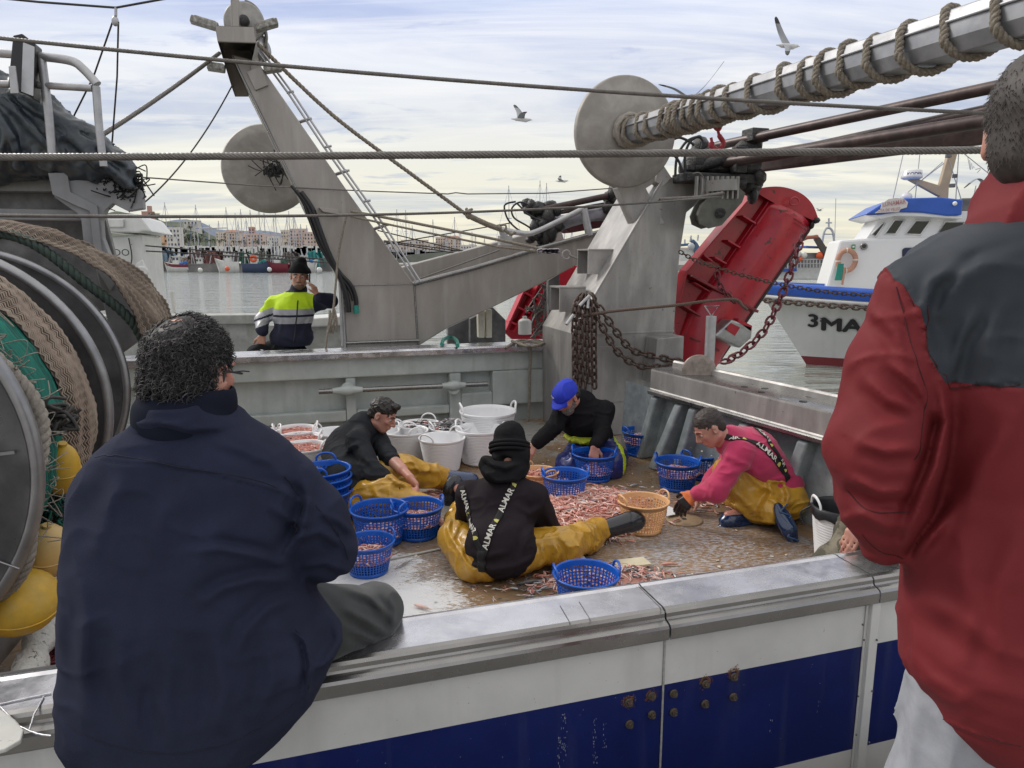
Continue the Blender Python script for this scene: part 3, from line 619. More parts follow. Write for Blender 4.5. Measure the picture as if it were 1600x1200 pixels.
for k,P in enumerate(([(462,298),(478,318),(490,345),(505,385),(530,425),(548,445),(556,465),(557,482)], [(455,290),(473,315),(486,350),(500,385),(522,420),(545,450),(552,470)], [(470,300),(487,325),(497,352),(512,392),(534,440),(543,470),(545,488)])):
    m = MB(); m.tube(spline(NP(P, NL-.06), 6), (.024,.017,.03)[k], 8, m=0); m.build('hydraulic_hose', BLACKP, nb)
m = MB(); m.tube(NP([(556,477),(557,490)], NL-.06), .032, 8); m.build('green_tape', mat('green_twine', (0.02,0.22,0.17), .7), nb)
m = MB(); m.tube(NP([(474,325),(530,430),(535,540)], NL-.04), .016, 6); m.tube(NP([(482,325),(533,435),(540,548)], NL-.03), .01, 6); m.build('conduit', PIPE, nb)
# warp disc with a greasy hub
m = MB(); c = at(418,264,9.35); ax = unit([.35,-1,.05]); m.lathe(c, ax, [(.001,-.03),(.535,-.03),(.55,0),(.53,.03),(.43,.035),(.001,.02)], 56); m.build('warp_disc', _mc['cast_disc_metal'], nb)
m = MB()
for q in range(70):
    r = abs(rng.normal(0,.12)); a = rng.uniform(0,6.28); p = at(428+r*90*math.cos(a)*.9, 266+r*90*math.sin(a)*.7, 9.15); m.ball(p, rng.uniform(.008,.04,3), 0, 6)
for q in range(14): a = rng.normal(0,.14,3); p = at(430,262,9.05); m.tube(spline([p+a*[1,.2,1], p+rng.normal(0,.13,3)*[1,.2,1], p+rng.normal(0,.16,3)*[1,.2,1]]), .007, 5)
m.build('grease_clump', BLACKR, nb)
# neighbour's net gear above the arm
m = MB(); T_ = lambda pts, r, Y: m.tube(spline([at(x,y,Y) for x,y in pts], 5), r, 9)
m = MB(); T_([(782,358),(812,364),(838,362),(912,326)], .035, 9.2); T_([(912,326),(921,368)], .05, 9.2); T_([(785,360),(790,378)], .05, 9.2); m.box(at(789,376,9.2), (.16,.12,.12)); m.build('guard_rail', PIPE, nb)
m = MB()
for (x,y,s) in ((835,330,.13),(825,322,.1),(850,340,.16),(845,352,.14),(855,368,.13),(862,350,.12),(835,372,.09),(860,325,.09),(956,300,.12),(962,312,.13),(955,325,.11),(995,308,.16),(1010,300,.12),(985,318,.12),(965,340,.1),(968,365,.1),(970,352,.1),(845,382,.1),(1015,312,.1)):
    for q in range(4): m.ball(at(x+rng.uniform(-7,7),y+rng.uniform(-6,6),9.5)+NX*rng.uniform(-.1,.1), s*rng.uniform(.4,1,3), 0, 8)
m.build('winch_gear', BLACKR, nb)
m = MB(); V = [(868,352),(878,335),(950,320),(1005,345),(1005,352),(960,354),(895,364)]; m.prism([at(x,y,9.7) for x,y in ((868,346),(876,338),(1005,315),(1018,345),(960,352),(892,364))], NX*.3); m.build('net_beam', mat('dark_maroon_beam', (0.10,0.015,0.025), .5, 0, .3, 10), nb, .01)
m = MB(); G = np.array([[at(862+(1005-862)*t, 342+12*s-22*t+3*math.sin(9*t+5*s)-(6 if s<.5 else 0), 9.55) - NX*(.08*math.sin(math.pi*s)+.02*math.sin(25*t+3*s)) for s in np.linspace(0,1.4,8)] for t in np.linspace(0,1,40)]); m.grid(G); m.build('grey_cover', mat('lilac_grey_tarp', (0.28,0.27,0.31), .45, 0, .2, 12, bump=.05), nb)
m = MB(); m.cyl(at(845,328,9.4), at(950,306,9.4), .04); m.cyl(at(860,334,9.45), at(965,316,9.45), .03); m.build('steel_bar', RB, nb)
for P in ([(838,362),(822,352),(803,340),(800,325),(812,316),(826,320)], [(840,366),(815,362),(795,345),(788,325),(792,318),(806,315)], [(845,345),(825,335),(815,325),(808,318)]):
    m = MB(); m.tube(spline([at(x,y,9.3) for x,y in P]), .012, 7); m.build('hydraulic_hose', BLACKP, nb)
# gear on the neighbour's stern, seen under the arm
m = MB(); m.prism([atn(x,y,9.3) for x,y in ((857,438),(874,428),(873,520),(858,520))], NX*.1); m.prism([at(x,y,9.4) for x,y in ((735,498),(752,490),(770,492),(770,535),(735,535))], NX*.1)
m.prism([atn(x,y,9.9) for x,y in ((700,512),(770,480),(790,500),(790,545),(700,545))], NX*.1); m.build('stern_plate', DSTEEL, nb, .005)
m = MB()
for x in (752,764): m = MB(); m.prism([atn(x-5,484+(x==764)*-2,8.9), atn(x+5,484,8.9), atn(x+5,528,8.9), atn(x-4,528,8.9)], NX*.1); m.build('foam_block', mat('cream_foam', (0.6,0.57,0.48), .7, 0, .1, 20), nb, .01)
# low rubbish and ropes lying on the caps between the boats
rl = MB(); rl.rope(spline([atz(x,y,CAP+.04)+rng.normal(0,.01,3) for x,y in ((790,545),(815,530),(850,536),(862,528),(840,540),(810,537),(835,531),(858,538))], 6), .018, .06, m=0)
tag(rl.build('coiled_rope', ROPE), 'coil of brown rope lying on the far rail beside the gallows', 'rope')
rl = MB(); rl.rope(spline([atz(800,533,CAP+.06), atz(822,541,CAP+.05), atn(829,546,NF-.1), atn(828,580,NF-.1), atn(826,640,NF-.08), atn(821,690,NF-.1)], 8), .018, .07)
tag(rl.build('hanging_rope', ROPE), 'brown rope hanging down the inside of the far bulwark', 'rope')
hp = MB(); hp.tube(spline([atz(x,y,CAP+.05) for x,y in ((690,538),(694,530),(706,527),(714,533),(715,540))], 6), .022, 8)
tag(hp.build('green_hose', mat('teal_hose', (0.03,0.25,0.19), .5)), 'short loop of green hose on the far rail cap', 'hose')
# ropes tied by the gantry foot
g = MB()
for q in range(9):
    x0 = 519+rng.uniform(-6,6); g.tube(spline([at(x0,486+rng.uniform(-4,4),8.1), at(x0+rng.uniform(-4,4),500,8.05), at(x0+rng.uniform(-5,5),516+rng.uniform(0,6),8.1)], 5), .011, 6)
g.tube(spline([at(x,y,8.05) for x,y in ((542,335),(530,390),(524,450),(520,490),(512,520),(508,552))], 6), .013, 6)
tag(g.build('rope_bundle', ROPE), 'bundle of thin ropes tied to the foot of the leaning gantry leg', 'rope')
# ---------------------------------------------------------------- the white cabin seen past the net drum
wc = empty('moored_cabin_boat', at(190, 480, 13), 'white cabin boat moored behind the netting, black lettering on its side', 'boat')
m = MB(); m.prism([at(x,y,13) for x,y in ((150,372),(222,366),(228,440),(236,500),(150,500))], NX*2); m.build('cabin', WHITE, wc, .03)
m = MB(); m.prism([at(x,y,12.8) for x,y in ((150,335),(214,335),(221,340),(238,362),(222,361),(218,364),(150,361))], NX*2.4); m.build('roof', WHITE, wc, .05)
m = MB(); m.prism([at(x,y,12.75) for x,y in ((165,343),(193,342),(193,355),(165,355))], NX*.03); m.build('hatch', WHITE, wc, .02)
m = MB(); m.prism([at(x,y,12.9) for x,y in ((200,500),(212,412),(222,405),(230,440),(236,500))], NX*.2); m.build('side_moulding', WHITE, wc, .02)
m = MB(); m.tube(spline([at(x,y,12.93) for x,y in ((201,372),(206,400),(203,418),(198,425))]), .012, 6); m.build('cable', DARKROPE, wc)
m = MB(); m.prism([at(x,y,12.85) for x,y in ((217,452),(234,452),(236,465),(219,466))], NX*.1); m.build('grey_panel', SH, wc)
m = MB(); m.lathe(at(222,425,12.8), -NX, [(.001,.02),(.06,.02),(.09,.03),(.11,0)], 24); m.build('vent', WHITE, wc)
V, Fs = textmesh('BIDO', 1.0, 0.0)
def place_text(V, Fs, c, ex, ey, h, name, material, parent, push=0.0):
    P = np.asarray(c)+V[:, :1]*ex*h+V[:, 1:2]*ey*h; m = MB(); m.add(P, Fs); return m.build(name, material, parent)
INK = mat('black_lettering', (0.01,0.01,0.012), .5)
place_text(V, Fs, at(183,395,12.8), UX, ZX, .17, 'lettering', INK, wc)

# ---------------------------------------------------------------- red trawl doors
def door(Y, slope, name, label):
    e = empty(name, at(1150,560,Y), label, 'trawl door'); return e
def PD(x, y, o=0.0): return at(x,y,8.6)+UX*0-NX*o
d1 = door(8.6, 0, 'trawl_door', 'long red steel trawl door leaning upright outboard of the right-hand gallows')
ed = [(1170,297),(1190,293),(1215,294),(1240,303),(1258,320),(1267,345),(1262,358),(1120,566),(1100,600),(1060,600),(1052,470),(1062,428)]
m = MB(); m.prism([PD(x,y) for x,y in ed], NX*.06); m.build('back_plate', RED, d1)
# curved plate (bulged towards us)
L0 = [(1194,316),(1075,487),(1050,560)]; R0 = [(1262,352),(1165,492),(1100,596)]
m = MB(); G = []
for t in np.linspace(0,1,30):
    l_ = np.array([np.interp(t,[0,.68,1],[p[k] for p in L0]) for k in (0,1)]); r_ = np.array([np.interp(t,[0,.6,1],[p[k] for p in R0]) for k in (0,1)])
    G.append([PD(*(l_+(r_-l_)*s), .05+.16*math.sin(math.pi*min(1,s*.9+.1))) for s in np.linspace(0,1,16)])
G = np.array(G); m.grid(G); m.add(np.r_[G[:,0], G[:,0]+NX*.2], [(i,i+1,31+i,30+i) for i in range(29)]); m.build('curved_plate', RED, d1, thick=.012)
m = MB(); arc = spline([PD(x,y,.14) for x,y in ((1168,300),(1186,295),(1212,295),(1238,304),(1256,321),(1266,346))],5)
m.add(np.r_[arc, arc+NX*.2], [(i,i+1,len(arc)+i+1,len(arc)+i) for i in range(len(arc)-1)]); lo = spline([PD(x,y,.13) for x,y in ((1168,300),(1194,316),(1230,333),(1266,348))], 5)
m.add(np.r_[arc, [lo[int(i*(len(lo)-1)/(len(arc)-1))] for i in range(len(arc))]], [(i,i+1,len(arc)+i+1,len(arc)+i) for i in range(len(arc)-1)]); m.build('top_flange', RED, d1, thick=.015)
m = MB()
def rib(x0,y0,x1,y1,w_=.16,th=.02,m=m):
    a, b = PD(x0,y0,-.02), PD(x1,y1,-.02); d = unit(b-a); up = unit(np.cross(NX,d)); m.box((a+b)/2-NX*w_/2, (np.linalg.norm(b-a), w_, th), (d, NX, up))
rib(1170,299,1063,424,.18); rib(1063,424,1052,470,.18); rib(1194,315,1078,484,.12)
for s in ((1150,338,1170,350),(1127,376,1146,387),(1107,402,1125,412),(1090,398,1103,408),(1075,440,1100,455)): rib(*s)
m.build('stiffener_ribs', RED, d1, .004)
m = MB(); rib(1066,430,1167,485,.25,.03,m); rib(1055,475,1082,492,.2,.02,m); rib(1068,525,1110,545,.22,.025,m); m.build('cross_bar', REDB, d1, .004)
m = MB(); m.tube([PD(x,y,.0) for x,y in ((1267,350),(1262,360),(1120,567))], .03, 6); m.build('shoe_edge', mat('worn_black_edge', (0.05,0.03,0.03), .6, .3, .3, 30), d1)
m = MB(); m.tube(spline([PD(x,y,.26) for x,y in ((1212,315),(1218,311),(1224,314),(1224,320),(1218,323),(1212,321),(1212,315))],4), .008, 6); m.build('welded_ring', RED, d1)
m = MB(); m.ball(PD(1265,345,.1), (.05,.08,.04), 0, 8); m.ball(PD(1259,352,.1), (.03,.05,.05), 0, 8); m.build('lug', BLACKR, d1)
# stencilled scuffs on the plate
m = MB()
for r_ in range(3):
    for q in range(11):
        x = 1219+q*2.9+r_*1.0; y = 337+q*1.3+r_*7; p = PD(x+rng.uniform(-.5,.5),y,.235-.02*q*.5); s = rng.uniform(.006,.012)
        m.add([p, p+UX*s*1.4, p+UX*s*1.4+ZX*s*1.6*rng.uniform(.5,1.2), p+ZX*s*1.5], [(0,1,2,3)])
m.build('stencil_marks', mat('faded_stencil', (0.12,0.01,0.015), .6), d1)
# metal basket / float bracket fixed on the door
m = MB(); c = PD(1115,515,.45)
bd = unit(PD(1090,505)-PD(1140,525)); bu = unit(PD(1130,480)-PD(1110,530))
sec = [(-.22,-.12),(-.1,.13),(.16,.15),(.2,.02),(.12,-.14)]
m.prism([c+bd*a*-1+bu*b for a,b in sec], NX*.2); m.build('float_bracket', mat('scraped_aluminium', (0.4,0.4,0.4), .35, .8, .2, 14), d1, .02)
m = MB(); m.prism([c+bd*a+bu*b-NX*.01 for a,b in ((.0,-.03),(.14,.0),(.1,.09),(-.02,.08))], NX*.05); m.prism([c+bd*a+bu*b-NX*.0 for a,b in ((-.16,.09),(.02,.13),(.03,.17),(-.15,.15))], NX*.1); m.build('red_insert', RED, d1)
d2 = empty('trawl_door', at(830,520,11), 'red ribbed trawl door under the sloping gantry arm, behind a tangle of shackles', 'trawl door', 'red trawl doors')
d1['group'] = 'red trawl doors'
Q = lambda x,y,o=0: at(x,y,11)-NX*o
m = MB(); m.prism([Q(x,y) for x,y in ((785,516),(845,395),(895,410),(866,500),(858,530),(800,530))], NX*.06); m.prism([Q(x,y,.18) for x,y in ((838,440),(852,420),(892,418),(873,484),(858,528),(826,522))], NX*.12); m.build('back_plate', mat('bright_red_paint', (0.52,0.012,0.035), .4, 0, .12, 6), d2)
m = MB()
def rib2(x0,y0,x1,y1,w_=.2):
    a, b = Q(x0,y0), Q(x1,y1); d = unit(b-a); up = unit(np.cross(NX,d)); m.box((a+b)/2-NX*w_/2, (np.linalg.norm(b-a), w_, .03), (d, NX, up))
for s in ((786,514,820,440),(798,516,838,440),(812,518,846,448),(803,478,822,488),(812,455,850,476),(790,500,812,510),(820,494,835,503),(868,484,893,415)): rib2(*s)
m.build('stiffener_ribs', _mc['bright_red_paint'], d2, .004)
m = MB()
for q in range(26): p = Q(836+rng.normal(0,9),492+rng.normal(0,17),.45); m.tube(spline([p, p+rng.normal(0,.1,3)*[1,.3,1.4], p+rng.normal(0,.13,3)*[1,.3,1.4], p+rng.normal(0,.12,3)*[1,.3,1.4]]), .011, 6)
tag(m.build('shackle_tangle', WIRE), 'tangle of steel shackles and wire hanging in front of the smaller red trawl door', 'shackles')
m = MB(); m.cyl(at(820,522,9.6), at(820,503,9.6), .09); m.ball(at(820,503,9.6), (.09,.09,.05)); m.cyl(at(820,500,9.6), at(820,494,9.6), .03); tag(m.build('white_float_can', mat('white_can', (0.6,0.6,0.58),.4)), 'small white canister standing by the red trawl door', 'canister')

# ---------------------------------------------------------------- chains
def link_template(L, W, r, seg=6, n=12):
    P = []
    for k in range(n):
        t = 2*math.pi*k/n; x, y = math.cos(t)*W/2, math.sin(t)*W/2; y += math.copysign((L-W)/2, y) if abs(y) > 1e-6 else 0; P.append((x, y, 0))
    m = MB(); m.tube(np.array(P), r, seg, True); return np.concatenate(m.v), m.f
def chain(path, L, name, label, material, W=None, r=None, group=None, cat='chain'):
    W = W or L*.62; r = r or L*.12; V, Fs = link_template(L, W, r); P = resample(path, (L-2*r)*.98); m = MB(); T, A, Bn = frames(P)
    for i in range(len(P)-1):
        c = (P[i]+P[i+1])/2; d = unit(P[i+1]-P[i]); a = A[i]-d*A[i].dot(d); a = unit(a); b = np.cross(d, a)
        if i % 2: a, b = b, -a
        m.add(c+V[:,0:1]*a+V[:,1:2]*d+V[:,2:3]*b, Fs, 0, True)
    return tag(m.build(name, material), label, cat, group)
hook = atn(915,466,NG-.14)
for i,(dx,yb) in enumerate(((-14,600),(-6,604),(2,606),(9,598),(16,606))):
    chain(spline([atn(915+dx*.4,462,NG-.1), atn(912+dx,480,NG-.16-.03*(i%2)), atn(912+dx,540,NG-.16-.03*(i%2)), atn(913+dx,yb,NG-.16)], 8), .10, 'hanging_chain', 'bundle of rusty chain falls hanging down the front of the right-hand gallows', RUST, group='rusty chain falls on the gallows')
m = MB()
for a,b in (((905,478),(921,462)),((918,482),(919,466)),((885,507),(896,492))): m = MB(); m.tube([atn(*a,NG-.22), atn(*b,NG-.18)], .018, 6); m.build('shackle_pin', PIPE, boat)
chain(spline([atn(922,460,NG-.1), atn(950,500,NG-.18), atn(985,545,NG-.2), atn(1020,556,NG-.25), atn(1066,566,NG-.4)], 8), .10, 'slack_chain', 'upper slack rusty chain looping from the gallows to the roller', RUST)
chain(spline([atn(916,468,NG-.12), atn(938,505,NG-.18), atn(965,550,NG-.2), atn(1000,572,NG-.25), atn(1040,573,NG-.35), atn(1066,571,NG-.4)], 8), .10, 'slack_chain', 'lower slack rusty chain looping from the gallows to the roller', RUST)
REDCH = mat('red_rusty_chain', (0.13,0.022,0.03), .55, .2, .4, 40)
chain(spline([at(1253,368,7.9), at(1240,410,7.7), at(1222,460,7.5), at(1195,515,7.2), at(1160,550,7.0), at(1128,567,6.8)], 10), .125, 'slack_chain', 'red-stained chain hanging from the red trawl door over open water', REDCH, r=.012)
chain(spline([at(1062,393,7.6), at(1100,412,7.5), at(1200,440,7.3), at(1300,457,7.1), at(1420,464,6.8)], 8), .055, 'stay_chain', 'thin dark chain stretched across the red trawl door', RUST)
chain(spline([at(1120,425,7.9), at(1124,445,7.85), at(1135,460,7.8), at(1148,473,7.8)], 8), .09, 'short_chain', 'short red chain hooked on the face of the red trawl door', REDCH)
m = MB(); m.rope(spline([at(x,y,7.3) for x,y in ((900,495),(960,486),(1055,477),(1100,471),(1148,468),(1160,478),(1168,484))]), .016, .06); tag(m.build('lashing_rope', mat('brown_lashing', (0.13,0.09,0.07), .8, 0, .3, 80)), 'brown lashing rope stretched from the gallows to the red trawl door', 'rope')
# ---------------------------------------------------------------- wire ropes and lines
def wire(path, r, name, label, material=WIRE, kind='plain', cat='cable', pitch=None, strands=6, closed=False, seg=8):
    m = MB()
    if kind == 'rope': m.rope(path, r, pitch or r*9, strands, 6)
    else: m.tube(path, r, seg)
    return tag(m.build(name, material), label, cat)
wire(sag(at(-160,246,2.05), at(1760,232,2.05), .004, 40), .0105, 'wire_rope', 'thick twisted steel wire rope crossing the whole view nearest the camera', kind='rope', pitch=.075)
wire(sag(at(-160,42,3.4), at(1760,186,3.4), .05, 40), .009, 'wire_rope', 'upper wire rope sloping down from the floodlight to past the round disc', kind='rope', pitch=.1)
wire(sag(at(-120,335,3.6), at(1128,307,6.8), .07, 40), .0095, 'wire_rope', 'wire rope running level from the shelter to the pulley block by the red trawl door', kind='rope', pitch=.1)
m = MB(); m.rope(resample([at(1030,312,6.6), at(1090,309,6.7), at(1130,302,6.8)], .02), .02, .05); tag(m.build('rope_splice', WIRE), 'frayed rope splice at the pulley block above the red trawl door', 'rope')
wire(sag(at(343,83,8.2), at(158,212,6.3), .02, 12), .021, 'wire_rope', 'short thick wire rope from the gantry head down to the hand rail', kind='rope', pitch=.14)
wire(sag(at(362,135,8.2), at(215,325,7.2), .12, 24), .008, 'thin_line', 'thin curved line hanging from the gantry head', DARKROPE)
wire([at(-10,-4,6), at(60,3,6), at(181,12,6), at(258,-2,6), at(330,-20,6)], .009, 'thin_line', 'thin line along the top edge carrying a small block', DARKROPE)
m = MB(); m.ball(at(180,33,6), (.028,.02,.04)); m.tube([at(181,12,6), at(181,25,6)], .012, 6); tag(m.build('small_block', PIPE), 'small block hanging from the thin line at top left', 'pulley')
wire([at(176,34,6), at(146,120,6.2), at(108,196,6.4)], .007, 'thin_line', 'left fall of thin line from the small block at top left', DARKROPE)
wire([at(185,34,6), at(183,120,6.2), at(173,252,6.4)], .007, 'thin_line', 'right fall of thin line from the small block at top left', DARKROPE)
wire(spline([at(402,68,8.1), at(520,180,8.3), at(640,270,8.5), at(730,336,8.7)], 10), .023, 'stay_rope', 'thick taut rope from the gantry head down to the middle with a knot', ROPE, 'rope', 'rope', .14, 3)
m = MB(); m.rope(spline([at(730,336,8.7), at(760,350,8.8), at(782,358,8.9)], 6), .034, .05)
for q in range(8): m.tube(spline([at(732,334+rng.uniform(-4,4),8.7)+rng.normal(0,.02,3) for _ in range(4)]), .018, 6)
m.tube(spline([at(x,y,8.9) for x,y in ((782,352),(790,352),(790,360),(783,361),(782,352))],4), .012, 6); m.tube(spline([at(x,y,8.9) for x,y in ((788,358),(798,366),(805,362))],4), .02, 6)
tag(m.build('rope_knot', ROPE), 'frayed knot and hook at the lower end of the taut rope', 'rope')
wire([at(222,277,7), at(400,290,8), at(560,298,8.3), at(700,303,8.6), at(712,301,8.6), at(730,303,8.6), at(850,302,8.8), at(958,294,9.1)], .007, 'thin_line', 'thin pale line at mid height from the stay arm to the far winch gear', WIRE)
wire([at(548,330,8.2), at(640,347,8.25), at(780,375,8.3), at(868,394,8.35)], .016, 'tackle_line', 'upper of two tackle lines meeting at a ring on the sloping arm', ROPE)
wire([at(548,338,8.2), at(660,362,8.25), at(780,386,8.3), at(868,396,8.35)], .012, 'tackle_line', 'lower of two tackle lines meeting at a ring on the sloping arm', ROPE)
m = MB(); c = at(885,398,8.3); m.tube([c+UX*.05*math.cos(t)+ZX*.05*math.sin(t) for t in np.linspace(0,2*math.pi,20,endpoint=False)], .009, 6, True)
for q in range(10): m.tube(spline([at(840+rng.uniform(0,35),392+rng.uniform(-3,4),8.28) for _ in range(4)]), .012, 6)
tag(m.build('lashed_ring', mat('pale_lashing', (0.36,0.33,0.36), .8, 0, .3, 90)), 'steel ring lashed with pale cord on the sloping gantry arm', 'ring')
wire([at(890,399,8.3), at(932,416,8.1)], .012, 'tackle_line', 'short line running right from the lashed ring to the gallows', WIRE)
wire([at(655,436,9.6), at(780,391,9.7)], .01, 'thin_line', 'thin line lying along the rear arm of the gantry', WIRE)
wire([at(205,382,13), at(300,390,14), at(505,405,14)], .012, 'thin_line', 'upper of two dark lines in front of the town', DARKROPE)
wire([at(205,391,13), at(300,396,14), at(520,411,14)], .012, 'thin_line', 'lower of two dark lines in front of the town', DARKROPE)
for i,(a,b) in enumerate((((590,360),(790,408)),((600,376),(760,398)),((600,382),(800,348)),((600,378),(740,400)))):
    wire([at(*a,9.9), at(*b,10.6)], .008, 'thin_line', ['thin stay sloping down behind the gantry conduit','second thin stay behind the gantry conduit','thin stay rising right behind the sloping arm','lowest thin stay behind the gantry conduit'][i], DARKROPE)
# rope wound round the derrick boom
m = MB(); P = []
turns = [.02,.16,.42,.62,.95,1.05,1.12,1.22,1.33,1.48,1.62,1.78,1.98,2.28,2.62,2.85,3.02,3.2,3.42,3.66,3.92,4.2,4.48,4.75,5.0,5.25,5.5,5.8]
for i in range(len(turns)-1):
    for k in range(14):
        t = k/14; a = -2*math.pi*t+.4; d = turns[i]+(turns[i+1]-turns[i])*t; rr = .112+.010*math.sin(i*2.1)+(.035 if math.sin(a) < -.3 else 0)
        P.append(A0+BD*d+bx*math.cos(a)*rr*1.02+by*(math.sin(a)*rr))
m.rope(np.array(P), .022, .09, 3, 7, step=.012); tag(m.build('wound_rope', ROPE), 'thick hemp rope wound in spirals round the steel derrick boom', 'rope')
m = MB()
for q in range(16): a = rng.uniform(0,6.28); m.tube(spline([A0+BD*.02+(bx*math.cos(a+j*.9)+by*math.sin(a+j*.9))*rng.uniform(.11,.17)+BD*rng.uniform(0,.08) for j in range(5)]), .019, 6)
tag(m.build('rope_knot', mat('pale_hemp_rope', (0.42,0.38,0.33), .85, 0, .2, 60, bump=.2, bs=300)), 'pale rope lashing knotted where the derrick boom meets the round disc', 'rope')
# red hook
h0 = at(1121,158,5.9)
m = MB(); m.rope(spline([at(1113,158,5.9), at(1114,168,5.9), at(1117,188,5.9)], 6), .022, .08); m.rope(spline([at(1146,150,5.9), at(1142,165,5.9), at(1125,186,5.9)], 6), .022, .08)
tag(m.build('rope_sling', ROPE), 'rope sling hanging from the derrick boom above the red hook', 'rope')
m = MB(); m.tube(spline([at(x,y,5.9) for x,y in ((1120,192),(1126,196),(1123,203),(1117,199),(1120,192))],4), .014, 7)
m.tube(spline([at(x,y,5.9) for x,y in ((1121,200),(1124,212),(1130,222),(1127,231),(1119,234),(1112,229),(1112,221),(1111,215))],5), [.012]*5+[.02]*15+[.024]*10+[.012]*6, 8)
tag(m.build('lifting_hook', mat('red_hook_paint', (0.28,0.02,0.03), .5, .1, .3, 50)), 'dark red lifting hook hanging from the rope sling', 'hook')
